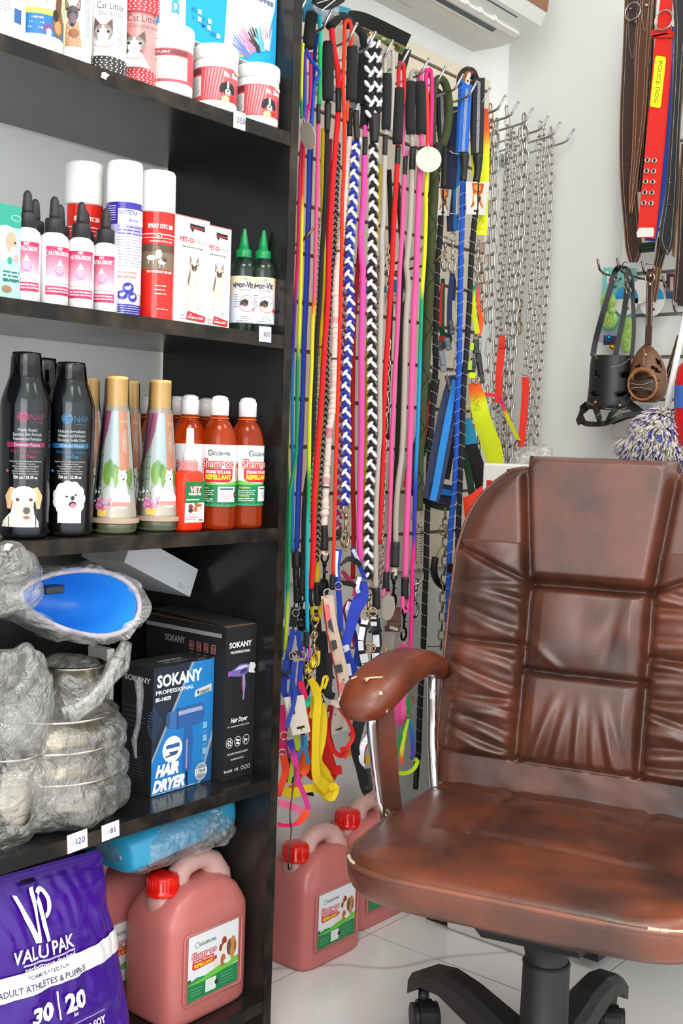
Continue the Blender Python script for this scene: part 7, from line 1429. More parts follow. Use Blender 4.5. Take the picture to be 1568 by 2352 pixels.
t = straps('harness', 'red webbing harness spreading below the cream hang cards', 'harness', [('webbing', [(714, 1640), (738, 1680), (748, 1730), (764, 1766), (784, 1768)], .12, [30, 34, 32, 24, 20], '#dd1a12'), ('webbing', [(698, 1720), (720, 1770), (752, 1786), (770, 1760)], .11, [30, 40, 34, 20], '#cf150e'), ('loop', [(748, 1660), (758, 1710), (782, 1736), (800, 1712), (811, 1690), (802, 1660), (782, 1632), (772, 1612)], .16, [8, 9, 12, 10, 9, 8, 7, 7], '#e01c14'), ('webbing', [(782, 1724), (796, 1722), (788, 1740)], .165, 14, '#d6180f'), ('webbing', [(762, 1500), (757, 1540), (764, 1560)], .12, [10, 12, 10], '#9c1014')])
t = straps('harness', 'hot pink and purple cat harness strap looping down to the floor cans', 'harness', [('webbing', [(666, 1700), (676, 1740), (684, 1790), (700, 1830), (708, 1860)], .20, [16, 14, 12, 12, 12], '#ee2a8c', dict(cols=[(1700, '#2a2a90'), (1722, '#4a34a8'), (1740, '#e83a98')])), ('webbing', [(706, 1862), (692, 1882), (676, 1894), (652, 1896), (638, 1892)], .20, [18, 16, 8, 8, 10], '#f4481c', dict(cols=[(1850, '#ee2a8c'), (1862, '#f4501c'), (1888, '#f03a1c'), (1896, '#ee1c6c')])), ('webbing', [(640, 1844), (664, 1850), (692, 1862)], .20, [14, 18, 16], '#f46aa0'), ('webbing', [(690, 1565), (696, 1590), (702, 1605)], .18, [14, 16, 12], '#ee1c50'), ('webbing', [(646, 1620), (650, 1660), (646, 1730)], .17, [14, 14, 13], '#e8206c')])
dring(t, 652, 1690, .18, 9, '#c9a88a'); dring(t, 648, 1730, .18, 9, '#c9a88a')
t = straps('harness', 'orange-red webbing harness at the very edge of the shelving unit', 'harness', [('webbing', [(650, 1735), (656, 1770), (644, 1810), (641, 1830)], .185, [16, 18, 14, 8], '#f2401a'), ('webbing', [(704, 1610), (712, 1660), (720, 1720), (708, 1750)], .15, [14, 12, 16, 16], '#f23a18'), ('webbing', [(692, 1690), (700, 1730), (704, 1764), (692, 1780)], .16, [9, 14, 16, 14], '#f4601c', dict(cols=[(1690, '#f0b01c'), (1730, '#f4601c')]))])
t = straps('harness', 'thin multicoloured lead in blue, green and lime behind the hang card', 'harness', [('webbing', [(700, 1690), (704, 1730), (708, 1755)], .175, [8, 8, 9], '#1a86b8'), ('webbing', [(694, 1690), (694, 1715), (686, 1735), (684, 1750)], .17, [6, 7, 8], '#1f6ab0'), ('webbing', [(680, 1690), (682, 1715), (690, 1725)], .165, [8, 12, 6], '#b8dc1c'), ('webbing', [(662, 1730), (664, 1765)], .15, [9, 8], '#0f4a2c'), ('webbing', [(700, 1620), (708, 1612), (706, 1600)], .18, [16, 14, 10], '#12a88a')])
# spotted wide collar
t = straps('dog_collar', 'wide cream collar with grey circles and pink patches, black lined', 'collar', [('webbing', [(751, 1368), (757, 1420), (770, 1480), (784, 1540), (790, 1590), (780, 1618), (762, 1612)], .175, [28, 29, 29, 28, 27, 16, 10], '#e6cdb6', dict(th=.003)), ('inner_side', [(768, 1600), (752, 1590), (757, 1545), (754, 1500)], .165, [14, 22, 14, 10], '#1b1a1c')])
mb = MB('webbing'); A = Art(mb, lambda u, v, h: W(u, v, .178+h*.0002)); A.poly([(744, 1388), (770, 1390), (771, 1405), (746, 1408)], '#f07f88'); A.poly([(747, 1408), (772, 1408), (764, 1412), (756, 1425), (752, 1448)], '#ee7c88'); A.poly([(766, 1414), (772, 1412), (776, 1457), (764, 1452), (754, 1440), (752, 1428)], '#47464c'); A.poly([(758, 1472), (780, 1468), (778, 1486), (764, 1496)], '#47464c'); A.poly([(780, 1490), (783, 1478), (792, 1522), (782, 1524)], '#ef7480'); A.poly([(767, 1528), (794, 1524), (796, 1542), (770, 1546)], '#47464c'); A.ell(788, 1578, 9, 11, '#ee7c88'); A.poly([(786, 1562), (798, 1552), (798, 1568)], '#47464c')
for a, b in (((749, 1390), (766, 1404)), ((768, 1392), (750, 1404))): A.poly([a, (a[0]+1, a[1]), (b[0]+1, b[1]), b], '#5a2a34')
mb.build('printed_pattern', t); mb = MB('webbing', '#c01c1c'); strap(mb, [(741, 1376), (747, 1430), (761, 1500), (774, 1560), (778, 1600)], .172, 3, '#b81c18'); mb.build('red_edge', t); dring(t, 752, 1362, .175, 9, '#b9b2aa')
# blue reflective harness
t = straps('harness', 'royal blue harness with white reflective stripes and twisted straps', 'harness', [('webbing', [(776, 1262), (772, 1300), (776, 1340), (780, 1400), (782, 1450)], .17, [15, 15, 13, 13, 14], '#1d3cb0'), ('webbing', [(783, 1262), (776, 1300), (777, 1340)], .172, [8, 8, 7], '#2848c0'), ('webbing', [(808, 1258), (822, 1290), (832, 1315), (838, 1330)], .17, [10, 12, 10, 8], '#1d3cb0'), ('webbing', [(834, 1335), (830, 1370), (816, 1400), (802, 1450), (792, 1490), (800, 1530), (822, 1568)], .165, [16, 34, 30, 22, 24, 34, 30], '#1f3ab4', dict(th=.002)), ('webbing', [(810, 1405), (824, 1450), (828, 1490), (820, 1530)], .15, [22, 24, 26, 24], '#1d36a4')])
mb = MB(); strap(mb, [(774, 1266), (771, 1300), (772, 1325)], .174, 8, '#e9ecf6', th=.0006, fin='gloss'); strap(mb, [(810, 1262), (820, 1282), (826, 1296)], .1735, 8, '#e9ecf6', th=.0006, fin='gloss'); strap(mb, [(814, 1430), (824, 1450), (830, 1480)], .1685, 12, '#e6e9f2', th=.0006, fin='gloss'); strap(mb, [(793, 1482), (806, 1520), (824, 1560)], .169, 14, '#eef1fa', th=.0006, fin='gloss'); strap(mb, [(826, 1325), (820, 1350), (824, 1362)], .171, 9, '#e9ecf6', th=.0006, fin='gloss'); strap(mb, [(798, 1525), (802, 1552)], .168, 12, '#e6e9f2', th=.0006, fin='gloss'); mb.build('reflective_stripe', t, label='white reflective stripe')
mb = MB(); strap(mb, [(782, 1298), (800, 1284), (818, 1290), (828, 1298)], .178, [4, 12, 13, 6], '#191818', fin='rubber', th=.004); strap(mb, [(780, 1338), (800, 1340), (816, 1346)], .172, [10, 12, 8], '#161616', fin='rubber', th=.004); mb.build('rubber_handle', t); part_snap(t, 795, 1232, .176, .03, '#c2a178'); dring(t, 777, 1346, .176, 9, '#c2a178'); buckle(t, 778, 1455, .172, 10, 28, '#1c1d22', .25)
t = straps('harness', 'maroon and white reflective harness strap behind the blue one', 'harness', [('webbing', [(786, 1312), (800, 1330), (815, 1348), (812, 1370)], .155, [9, 12, 10, 8], '#b02a5a'), ('webbing', [(806, 1378), (794, 1400), (800, 1430), (796, 1470)], .14, [12, 16, 14, 12], '#8c1c44'), ('webbing', [(812, 1420), (808, 1460), (804, 1490)], .135, [22, 24, 20], '#a02c5c')]); mb = MB(); strap(mb, [(802, 1382), (797, 1400), (800, 1420)], .144, 9, '#f1eef2', th=.0006, fin='gloss'); strap(mb, [(802, 1470), (806, 1486)], .139, 11, '#eef0f4', th=.0006, fin='gloss'); mb.build('reflective_stripe', t)
# white/black reflective harness on a chain clip
t = straps('harness', 'black harness with broad white reflective bands hanging above the armrest', 'harness', [('left_band', [(840, 1428), (834, 1450), (830, 1480), (830, 1496), (838, 1530), (846, 1556), (850, 1580)], .18, [22, 18, 17, 17, 22, 24, 24], '#1c1b1d', dict(th=.003)), ('right_band', [(862, 1420), (864, 1450), (866, 1480), (862, 1500), (862, 1530), (868, 1560)], .18, [20, 22, 22, 20, 20, 20], '#1c1b1d', dict(th=.003)), ('neck_strap', [(846, 1418), (856, 1412), (866, 1418)], .176, [10, 12, 10], '#1c1b1d')])
mb = MB(); 
for pts, w_ in (([(838, 1420), (836, 1434)], 16), ([(833, 1440), (828, 1470)], 13), ([(828, 1472), (829, 1494)], 12), ([(834, 1502), (838, 1522)], 18), ([(840, 1524), (844, 1546)], 19), ([(845, 1550), (850, 1575)], 19), ([(857, 1417), (857, 1422)], 14), ([(858, 1428), (858, 1438)], 14), ([(863, 1458), (864, 1486)], 15), ([(862, 1500), (864, 1530)], 17), ([(864, 1532), (868, 1552)], 15)): strap(mb, pts, .1835, w_, '#eceef4', th=.0006, fin='gloss', sm=2)
mb.build('reflective_stripe', t, label='white reflective band'); mb = MB(); strap(mb, [(848, 1452), (860, 1444), (874, 1450)], .188, [6, 10, 8], '#17171a', fin='rubber', th=.005); mb.build('rubber_handle', t)
for a, b in ((838, 1412), (856, 1406), (845, 1488), (852, 1488), (878, 1490)): dring(t, a, b, .185, 10, '#c29a6c', n=(1, -.9, .3))
# black/white strap low, brown buckle, pink webbing, green-yellow lead
t = straps('collar_strap', 'black strap with white reflective stripe hanging below the armrest', 'strap', [('webbing', [(826, 1648), (820, 1680), (815, 1720), (826, 1765), (838, 1805), (846, 1820)], .14, [30, 26, 20, 18, 24, 26], '#161517', dict(th=.003)), ('webbing', [(848, 1650), (844, 1690), (832, 1730), (836, 1755)], .145, [10, 10, 14, 8], '#a31216')]); mb = MB(); strap(mb, [(852, 1655), (846, 1690), (832, 1715), (830, 1745), (836, 1760)], .149, [6, 12, 14, 12, 4], '#eceef2', th=.0006, fin='gloss'); strap(mb, [(856, 1764), (859, 1815)], .149, 11, '#f1f2f6', th=.0006, fin='gloss'); mb.build('reflective_stripe', t, label='white reflective stripe'); buckle(t, 848, 1790, .145, 30, 50, '#161517', .1)
t = thing('collar_strap', 'brown plastic buckle on grey webbing behind the lower cream tag', 'strap', W(905, 1410, .10)); buckle(t, 904, 1418, .12, 32, 46, '#6a4230', .03); buckle(t, 900, 1444, .118, 34, 16, '#4a2e22', .03, 'slider'); mb = MB(); strap(mb, [(894, 1450), (892, 1480), (888, 1510)], .115, 26, '#a9a29a'); strap(mb, [(910, 1370), (912, 1392)], .118, 16, '#b5a79a'); strap(mb, [(905, 1440), (903, 1447)], .128, 20, '#b9b2aa'); mb.build('webbing_piece', t)
t = straps('collar_strap', 'bright pink webbing strap on a black snap behind the armrest', 'strap', [('webbing', [(926, 1478), (926, 1520), (925, 1600), (922, 1640), (930, 1660)], .15, [20, 21, 22, 22, 18], '#ee5aa0'), ('webbing', [(916, 1485), (916, 1540), (914, 1600), (912, 1650), (922, 1662)], .145, [12, 14, 14, 16, 14], '#d64a8c')]); dring(t, 927, 1468, .155, 10, '#b9b2aa')
t = straps('cat_lead', 'thin green, blue and lime nylon lead hanging below the armrest', 'lead', [('webbing', [(938, 1598), (936, 1625), (937, 1640)], .16, [9, 11, 8], '#0f8a3a'), ('webbing', [(934, 1655), (918, 1700), (908, 1740), (906, 1765)], .155, [6, 9, 9, 8], '#10803c'), ('webbing', [(938, 1650), (928, 1690), (922, 1730), (924, 1756)], .16, [6, 9, 9, 8], '#c8dc1c', dict(cols=[(1650, '#9ad01c'), (1720, '#dfe01c'), (1745, '#ee5a2a')])), ('webbing', [(940, 1645), (946, 1690), (948, 1730), (944, 1745)], .16, [6, 11, 9, 9], '#1a5ab4', dict(cols=[(1645, '#12a0a0'), (1680, '#1a6ac0'), (1740, '#4a2a9c')])), ('webbing', [(946, 1742), (958, 1748), (950, 1766), (932, 1776), (912, 1774), (904, 1762)], .16, [9, 9, 9, 9, 8], '#c9e81c')]); dring(t, 938, 1644, .16, 6, '#b5702a'); dring(t, 941, 1608, .155, 9, '#c0503a')
# thin wire with droplet in front of the floor can
t = thing('wire_tag', 'thin brown wire hanging in front of the red cap of the floor can', 'wire', W(672, 1800, .20)); MB('metal', '#8a7464').tube(WP([(680, 1760), (674, 1800), (668, 1850), (666, 1880), (669, 1910), (664, 1950), (666, 1985)], .21), .0016, 7).ball(W(665, 1990, .21), .005, 7, sz=1.6).build('wire', t)
# filler: black straps in the tangle
t = straps('harness', 'black padded harness hanging behind the yellow loops', 'harness', [('webbing', [(738, 1450), (740, 1520), (733, 1590)], .12, [26, 28, 20], '#171618'), ('webbing', [(720, 1400), (716, 1460)], .10, [30, 26], '#141416'), ('webbing', [(724, 1570), (734, 1600), (742, 1616)], .14, [16, 14, 10], '#1b1a1c')]); part_snap(t, 700, 1380, .12, .09, '#2a2a2e')
t = straps('collar_strap', 'black strap under the lumpy grip, close to the shelving unit', 'strap', [('webbing', [(676, 1395), (672, 1440)], .14, [16, 18], '#151518'), ('webbing', [(690, 1400), (692, 1450)], .13, [14, 14], '#18181c')]); dring(t, 679, 1408, .15, 8, '#8a8078'); dring(t, 690, 1430, .14, 7, '#8a8078')
def hs(label, items, extra=()):
    t = straps('harness', label, 'harness', [('webbing',)+i for i in items])
    for e in extra: dring(t, *e)
    return t
hs('turquoise and navy cat harness straps under the lumpy grip', [([(694, 1450), (700, 1470), (698, 1500)], .13, [10, 14, 12], '#18a4b8'), ([(668, 1460), (664, 1500), (672, 1540)], .12, 12, '#1b2a70'), ([(648, 1440), (650, 1480), (646, 1510)], .14, 8, '#0f7a6a')], ((690, 1480, .15, 8, '#8a8078'),))
hs('dark red harness straps behind the spotted collar', [([(748, 1490), (745, 1540), (752, 1600)], .11, [12, 14, 12], '#a3141a'), ([(716, 1700), (724, 1740), (718, 1790)], .12, [20, 24, 18], '#c4160f'), ([(760, 1620), (752, 1680), (766, 1730)], .10, [14, 16, 14], '#b01410')])
hs('lime and orange cat harness straps at the edge of the shelving unit', [([(668, 1700), (672, 1750), (664, 1800)], .16, [9, 10, 8], '#b9dc1c'), ([(684, 1720), (690, 1760), (680, 1800), (660, 1815)], .15, [10, 14, 14, 10], '#f4561c'), ([(656, 1660), (654, 1700), (660, 1740)], .155, [10, 12, 10], '#c4206c')], ((656, 1662, .165, 8, '#b9a07a'), (674, 1742, .165, 7, '#b9a07a')))
hs('purple harness straps in the shade behind the yellow loop', [([(650, 1780), (664, 1790), (690, 1794)], .11, [14, 16, 12], '#4a1f6a'), ([(700, 1640), (694, 1680), (702, 1712)], .12, [9, 11, 9], '#5a2a8c')])
hs('black harness with metal rings left of the spotted collar', [([(726, 1420), (728, 1460), (722, 1490)], .11, [20, 22, 16], '#161618'), ([(744, 1330), (740, 1370), (744, 1400)], .12, [16, 20, 16], '#18181a'), ([(700, 1520), (706, 1560), (702, 1600)], .12, [16, 18, 14], '#1a1a1e')], ((748, 1380, .135, 9, '#c2a178'), (710, 1540, .14, 8, '#b9a07a')))
hs('yellow harness strap end low behind the black striped strap', [([(806, 1690), (812, 1710), (824, 1740), (850, 1745), (852, 1715), (846, 1700)], .09, [12, 14, 16, 18, 16, 12], '#e6c20e'), ([(800, 1720), (806, 1735)], .09, 14, '#d9b60c')])
hs('magenta harness loop under the armrest tip', [([(800, 1640), (814, 1645), (826, 1655), (812, 1675), (802, 1690)], .10, [10, 12, 10, 8, 8], '#b8307a')])
hs('black reflective harness loop low in front of the wall', [([(694, 1818), (716, 1824), (730, 1818), (736, 1800), (730, 1790)], .13, [7, 9, 10, 9, 7], '#161618'), ([(722, 1792), (724, 1806)], .14, 12, '#eef0f4'), ([(724, 1818), (728, 1826)], .14, 12, '#eef0f4')])
# camouflage padded collar and package at the top left
t = straps('dog_collar', 'black padded collar with camouflage band behind the top hooks', 'collar', [('padding', [(786, 36), (830, 46), (880, 74), (930, 100)], .06, [22, 34, 44, 46], '#141414', dict(th=.012, fin='fabric')), ('camouflage_band', [(812, 58), (850, 78), (890, 98), (926, 116)], .075, [10, 16, 18, 20], '#8a7a4c', dict(th=.003)), ('side_flap', [(930, 112), (922, 160)], .055, [30, 20], '#151515')])
mb = MB('webbing'); R = random.Random(9); A = Art(mb, lambda u, v, h: W(u, v, .079+h*.0002))
for i in range(16): q = i/15; A.ell(814+q*110+R.uniform(-2, 2), 59+q*56+R.uniform(-5, 5), 6, 3.6, R.choice(('#3a6a3c', '#c9a85a', '#8c6f5a', '#2e2a24', '#a89a88')), rot=.5, n=9)
mb.build('camouflage_print', t); mb = MB('gloss', '#e8e8ea')
for i in range(34): q = i/33; mb.ball(W(846+q*66, 84+q*38, .082), .0011, 4)
for i in range(20): q = i/19; mb.ball(W(876+q*44, 118+q*26, .082), .0009, 4)
mb.build('reflective_thread', t)
t = thing('accessory_pack', 'transparent teal blister package hanging at the top beside the end panel', 'package', W(740, 40, .12)); P = [W(*q) for q in ((697, -10, .13), (806, 20, .13), (788, 46, .13), (752, 56, .13), (698, 50, .13))]; mb = MB('plastic', '#1d7d99'); mb.smooth = False; mb.add(P+[p-Vector((.004, 0, 0)) for p in P], [(0,1,2,3,4), (9,8,7,6,5)]+[(i, 5+i, 5+(i+1) % 5, (i+1) % 5) for i in range(5)]); mb.build('backing_card', t); mb = MB('film'); crumple(mb, W(752, 26, .15), (.008, .04, .02), amp=.008, sc=40, seed=90, n1=30, n2=20); mb.build('clear_wrap', t)
t = straps('dog_collar', 'black strap with white reflective stitches curving at the top frame edge', 'collar', [('webbing', [(722, -5), (745, 8), (765, 4), (785, -8)], .20, [26, 26, 24], '#141416', dict(th=.004))]); mb = MB('gloss', '#e6e8ee')
for i in range(14): q = i/13; c = W(739+q*38, 24-q*30-10*math.sin(q*3)*0, .205); mb.tube([c, c+Vector((0, .002, .002))], .0013, 4); c = W(728+q*44, 8-q*14, .205); mb.tube([c, c+Vector((0, .002, .002))], .001, 4)
mb.build('reflective_stitches', t)
# ------------------------------------------------------------------ far wall goods (distance Y from the camera)
def QP(pts, Y, n=5): return smooth([WY(q[0], q[1], q[2] if len(q) > 2 else Y) for q in pts], n)
def fhook(px, py, label, yt=2.41):
    tip = WY(px, py, yt); t = thing('display_hook', label, 'hook', (tip.x, 2.58, tip.z), 'hooks on the far wall'); mb = MB('metal', '#7d7470'); b_ = Vector((tip.x, 2.583, tip.z-.028))
    mb.tube([b_, Vector((tip.x, yt+.03, tip.z-.026)), Vector((tip.x, yt+.012, tip.z-.02)), tip], .0027, 9); mb.ball(tip, .003, 6); mb.build('hook_rod', t); MB('metal', '#8d8884').box((tip.x-.015, 2.58, tip.z-.05), (tip.x+.015, 2.586, tip.z-.018), .001).build('mounting_plate', t)
fhook(1372, 597, 'leftmost hook on the far wall, empty'); fhook(1417, 595, 'second hook on the far wall holding the black muzzle')
fhook(1474, 602, 'third hook on the far wall at the tip of the dark brown collar'); fhook(1545, 690, 'lower hook on the far wall at the right frame edge')
fhook(1522, 636, 'fourth hook on the far wall above the brown muzzle strap', 2.46)
def outline_slab(mb, L_, R_, Y, th, col, fin='leather'):
    """strap given by left and right photo edges at depth Y"""
    mb.set(fin, col); n = len(L_); F = [WY(a, b, Y) for a, b in L_]; G_ = [WY(a, b, Y) for a, b in R_]; dy = Vector((0, th, 0)); v = []
    for i in range(n): v += [F[i], G_[i], G_[i]+dy, F[i]+dy]
    fs = []
    for i in range(n-1):
        for j in range(4): fs.append((i*4+j, i*4+(j+1) % 4, (i+1)*4+(j+1) % 4, (i+1)*4+j))
    fs += [(3, 2, 1, 0), tuple((n-1)*4+j for j in range(4))]; sm = mb.smooth; mb.smooth = False; mb.add(v, fs); mb.smooth = sm
def dense(pts, n=6):
    V = smooth([Vector((a, b, 0)) for a, b in pts], n); return [(v.x, v.y) for v in V]
def stitch(mb, pts, Y, col='#b9a68c', gap=4.0, r=.0007):
    P = resample([WY(a, b, Y) for a, b in dense(pts)], .0036); mb.set('fabric', col)
    for i in range(0, len(P)-1): mb.tube([P[i].lerp(P[i+1], .1), P[i].lerp(P[i+1], .72)], r, 4)
def leather_collar(label, Lp, Rp, Y, col, holes=(), edge='#8a5a36', extra=None, name='leather_collar', stc='#c2b39c'):
    t = thing(name, label, 'collar', WY(*Lp[0], Y), 'leather collars on the far wall'); mb = MB(); Ld, Rd = dense(Lp), dense(Rp)
    outline_slab(mb, Ld, Rd, Y, .005, col); mb.build('strap', t); ins = 5
    mb = MB(); cen = [((a+c)/2, (b+d)/2) for (a, b), (c, d) in zip(Lp, Rp)]
    stitch(mb, [(a+ins*(1 if c > a else -1), b) for (a, b), (c, d) in zip(Lp, Rp)], Y-.001, stc); stitch(mb, [(c-ins*(1 if c > a else -1), d) for (a, b), (c, d) in zip(Lp, Rp)], Y-.001, stc); mb.build('stitching', t)
    mb = MB('leather', edge)
    for e in (Ld, Rd): mb.tube([WY(a, b, Y+.0025) for a, b in e], .0022, 6)
    mb.build('raw_edge', t, label='lighter raw leather edge')
    if holes:
        mb = MB('metal', '#8f8478')
        for a, b in holes: mb.ball(WY(a, b, Y-.0005), .0022, 5)
        mb.build('rivets', t)
    return t
t = leather_collar('wide dark brown leather collar with white stitching, leftmost on the far wall', [(1436, -5), (1434, 60), (1430, 150), (1425, 260), (1424, 360), (1427, 440), (1434, 520), (1438, 570), (1446, 602)], [(1470, -5), (1466, 60), (1462, 150), (1466, 260), (1464, 360), (1462, 440), (1466, 500), (1472, 570), (1462, 602)], 2.47, '#3b2521', holes=((1440, 376), (1441, 412), (1449, 505), (1449, 549), (1447, 442)))
mb = MB('metal', '#a8a39c'); mb.ring(WY(1453, 26, 2.455), .019, .0022, (0, 1, 0)); mb.build('d_ring', t); mb = MB(); stitch(mb, [(1442, 30), (1444, 90), (1451, 134), (1458, 100), (1462, 30)], 2.468); mb.build('loop_stitching', t); mb = MB('metal', '#b9b2a8')
for a, b in ((1447, 48), (1460, 50), (1448, 20)): mb.ball(WY(a, b, 2.467), .003, 6)
mb.build('rivets', t)
t = leather_collar('narrower reddish brown leather collar with white stitching, second on the far wall', [(1472, -5), (1466, 60), (1460, 150), (1456, 260), (1452, 360), (1446, 440), (1447, 486)], [(1496, -5), (1492, 60), (1486, 150), (1480, 260), (1468, 360), (1458, 440), (1450, 490)], 2.455, '#56301c', holes=((1460, 372), (1455, 414), (1452, 440)), edge='#a5693c'); mb = MB(); stitch(mb, [(1474, 5), (1476, 50), (1480, 72), (1486, 45), (1490, 5)], 2.452); mb.build('loop_stitching', t); mb = MB('metal', '#c9c2b8').ball(WY(1484, 12, 2.452), .004, 8).build('rivets', t)
leather_collar('dark collar strap partly hidden behind the red collar', [(1494, -5), (1488, 100), (1480, 230), (1470, 350), (1462, 440)], [(1506, -5), (1500, 100), (1494, 230), (1486, 350), (1478, 440)], 2.49, '#2a1f1c')
# red POLICE DOG collar
t = thing('police_dog_collar', 'bright red nylon collar with yellow reflective POLICE DOG patch', 'collar', WY(1500, 200, 2.44)); mb = MB()
outline_slab(mb, dense([(1516, -5), (1507, 70), (1501, 120), (1488, 270), (1474, 420), (1462, 545)]), dense([(1542, -5), (1540, 70), (1541, 120), (1530, 270), (1516, 420), (1502, 548)]), 2.44, .006, '#e02416', 'webbing'); mb.build('webbing', t)
mb = MB(); outline_slab(mb, [(1494, 78), (1495, 70), (1500, 67)], [(1494, 86), (1543, 86), (1545, 80)], 2.434, .008, '#c8200f', 'webbing'); mb.box(WY(1495, 88, 2.434), WY(1545, 70, 2.434)+Vector((0, .01, 0)), .002); mb.build('keeper_loop', t)
mb = MB('metal', '#c9c4bc'); mb.ring(WY(1524, 46, 2.43), .021, .0022, (0, 1, 0)); mb.build('d_ring', t)
def quad_fn(P00, P10, P01, off=-.0012):
    return lambda u, v, h: P00+(P10-P00)*u+(P01-P00)*v+Vector((0, off-h*.0003, 0))
P00, P10, P01 = WY(1492, 245, 2.44), WY(1517, 249, 2.44), WY(1505, 128, 2.44); mb = MB('paper'); A = Art(mb, quad_fn(P00, P10, P01)); A.poly([(0, .04), (.1, 0), (.9, 0), (1, .04), (1, .96), (.9, 1), (.1, 1), (0, .96)], '#f1ee1c')
Wd = (P10-P00).length; Ht = (P01-P00).length; B = Art(mb, lambda u, v, h: P00+(P10-P00)*(u*.001/Wd)+(P01-P00)*(v*.001/Ht)+Vector((0, -.0016-h*.0003, 0))); B.text('POLICE DOG', Wd*500-3.6, Ht*500, 13.5, '#6b7a16', w=Ht*820, bold=.0, rot=-math.pi/2)
for s_ in (.08, .92): 
    for k in range(34): B.rect(Wd*1000*s_-.3, Ht*1000*(.04+k*.0275), Wd*1000*s_+.3, Ht*1000*(.04+k*.0275)+1.4, '#9a9a1c')
mb.build('reflective_patch', t, label='yellow patch reading POLICE DOG')
mb = MB('metal', '#e6e2da'); m2 = MB('rubber', '#2a1c1c')
for i in range(5):
    for j in range(2): c = WY(1486-i*2.0+j*16.2, 368+i*24.6+j*.8, 2.4385); mb.ring(c, .0048, .0016, (0, 1, 0), n=16); m2.ball(c+Vector((0, .001, 0)), .0042, 6, sy=.3)
mb.build('eyelets', t); m2.build('eyelet_holes', t); mb = MB('paper', '#e8e2dc'); A = Art(mb, lambda u, v, h: WY(u, v, 2.4385-h*.0002)); A.poly([(1461, 534), (1468, 523), (1500, 523), (1502, 530), (1500, 544), (1463, 545)], '#e8e2dc'); mb.build('white_tip', t)
t = thing('nylon_collar', 'royal blue nylon collar with eyelets directly behind the red one', 'collar', WY(1530, 300, 2.45)); mb = MB(); outline_slab(mb, dense([(1530, 70), (1522, 270), (1508, 420), (1480, 552)]), dense([(1546, 60), (1538, 270), (1528, 420), (1504, 554), ]), 2.45, .006, '#1648a4', 'webbing'); mb.build('webbing', t); mb = MB('metal', '#b9a890')
for i in range(5): mb.ring(WY(1515-i*1.6, 370+i*24.6, 2.4485), .0042, .0013, (0, 1, 0), n=14)
mb.build('eyelets', t)
t = thing('nylon_collar', 'stack of dark green nylon collar ends below the red and blue ones', 'collar', WY(1480, 560, 2.46)); mb = MB('webbing', '#1c2a17')
for k in range(3): mb.box(WY(1466, 566+k*7, 2.462+k*.004), WY(1502-k, 555+k*6, 2.462+k*.004)+Vector((0, .008, 0)), .001)
mb.build('collar_end', t)
leather_collar('black leather collar with pointed end and white stitching, right of the red one', [(1546, -5), (1550, 60), (1548, 160), (1540, 300), (1530, 440), (1518, 520), (1516, 555), (1530, 584)], [(1575, -5), (1576, 60), (1568, 160), (1560, 300), (1554, 440), (1548, 520), (1544, 560), (1532, 586)], 2.43, '#22252a', holes=((1540, 420), (1538, 470)), edge='#4a3a30')
leather_collar('brown-backed collar curling behind the black one at the right edge', [(1560, 130), (1552, 240), (1548, 330), (1549, 400), (1547, 500), (1544, 588)], [(1580, 130), (1566, 240), (1556, 330), (1560, 400), (1554, 500), (1548, 590)], 2.455, '#8a6844', edge='#a5764a')
leather_collar('dark brown strap crossing down behind the collar ends', [(1512, 545), (1506, 590), (1498, 622)], [(1534, 560), (1522, 600), (1512, 640)], 2.475, '#2c2622')
leather_collar('wide black-brown collar cut off by the right frame edge', [(1566, 330), (1560, 440), (1556, 560), (1550, 650), (1546, 690)], [(1600, 330), (1600, 440), (1600, 560), (1600, 650), (1590, 720)], 2.42, '#2a211e', edge='#7a4e30')
# muzzles
def muzzle(name, label, col, edge, rows, Y0, strapL, strapR, holes, rings, depth=.05):
    """rows: (left x, right x, y) photo outline of the front shell, curved round toward the wall"""
    t = thing(name, label, 'muzzle', WY(rows[0][0], rows[0][2], Y0), 'dog muzzles on the far wall'); mb = MB('leather', col); n = 30; vs = []
    for l, r, y in rows:
        a, b = WY(l, y, Y0), WY(r, y, Y0); c = (a+b)/2; hw = (b-a).length/2
        for j in range(n): q = math.pi*2*j/n; vs.append(c+Vector((-math.cos(q)*hw, -math.sin(q)*hw*.8+.0, 0)))
    fs = []; m_ = len(rows)
    for i in range(m_-1):
        for j in range(n):
            ce = sum((vs[k] for k in (i*n+j, i*n+(j+1) % n, (i+1)*n+(j+1) % n, (i+1)*n+j)), Vector())/4; d = ce-CAM; px = 784+FPX*d.dot(RT)/d.dot(FW); py = 1176-FPX*d.dot(UP)/d.dot(FW)
            if ce.y < Y0+.01 and any(((px-h[0])*math.cos(h[4])+(py-h[1])*math.sin(h[4]))**2/h[2]**2+(-(px-h[0])*math.sin(h[4])+(py-h[1])*math.cos(h[4]))**2/h[3]**2 < 1 for h in holes): continue
            fs.append((i*n+j, i*n+(j+1) % n, (i+1)*n+(j+1) % n, (i+1)*n+j))
    mb.add(vs, fs); o = mb.build('shell', t); md = o.modifiers.new('thickness', 'SOLIDIFY'); md.thickness = .003; md.offset = 1
    return t, vs, n
def rowsof(lst, k=5):
    V = smooth([Vector(p) for p in lst], k); return [(v.x, v.y, v.z) for v in V]
rb = rowsof([(1361, 1448, 818), (1358, 1446, 840), (1356, 1446, 870), (1354, 1446, 900), (1350, 1444, 930), (1352, 1440, 940)], 8)
t, vs, n = muzzle('dog_muzzle', 'black leather dog muzzle with long straps and oval cut-outs', '#17181a', '#3a3a3e', rb, 2.43, None, None, ((1368, 858, 5, 11, -.5), (1364, 905, 6, 8, -.8), (1437, 862, 10, 7, -.5), (1430, 905, 12, 7, -.4)), ())
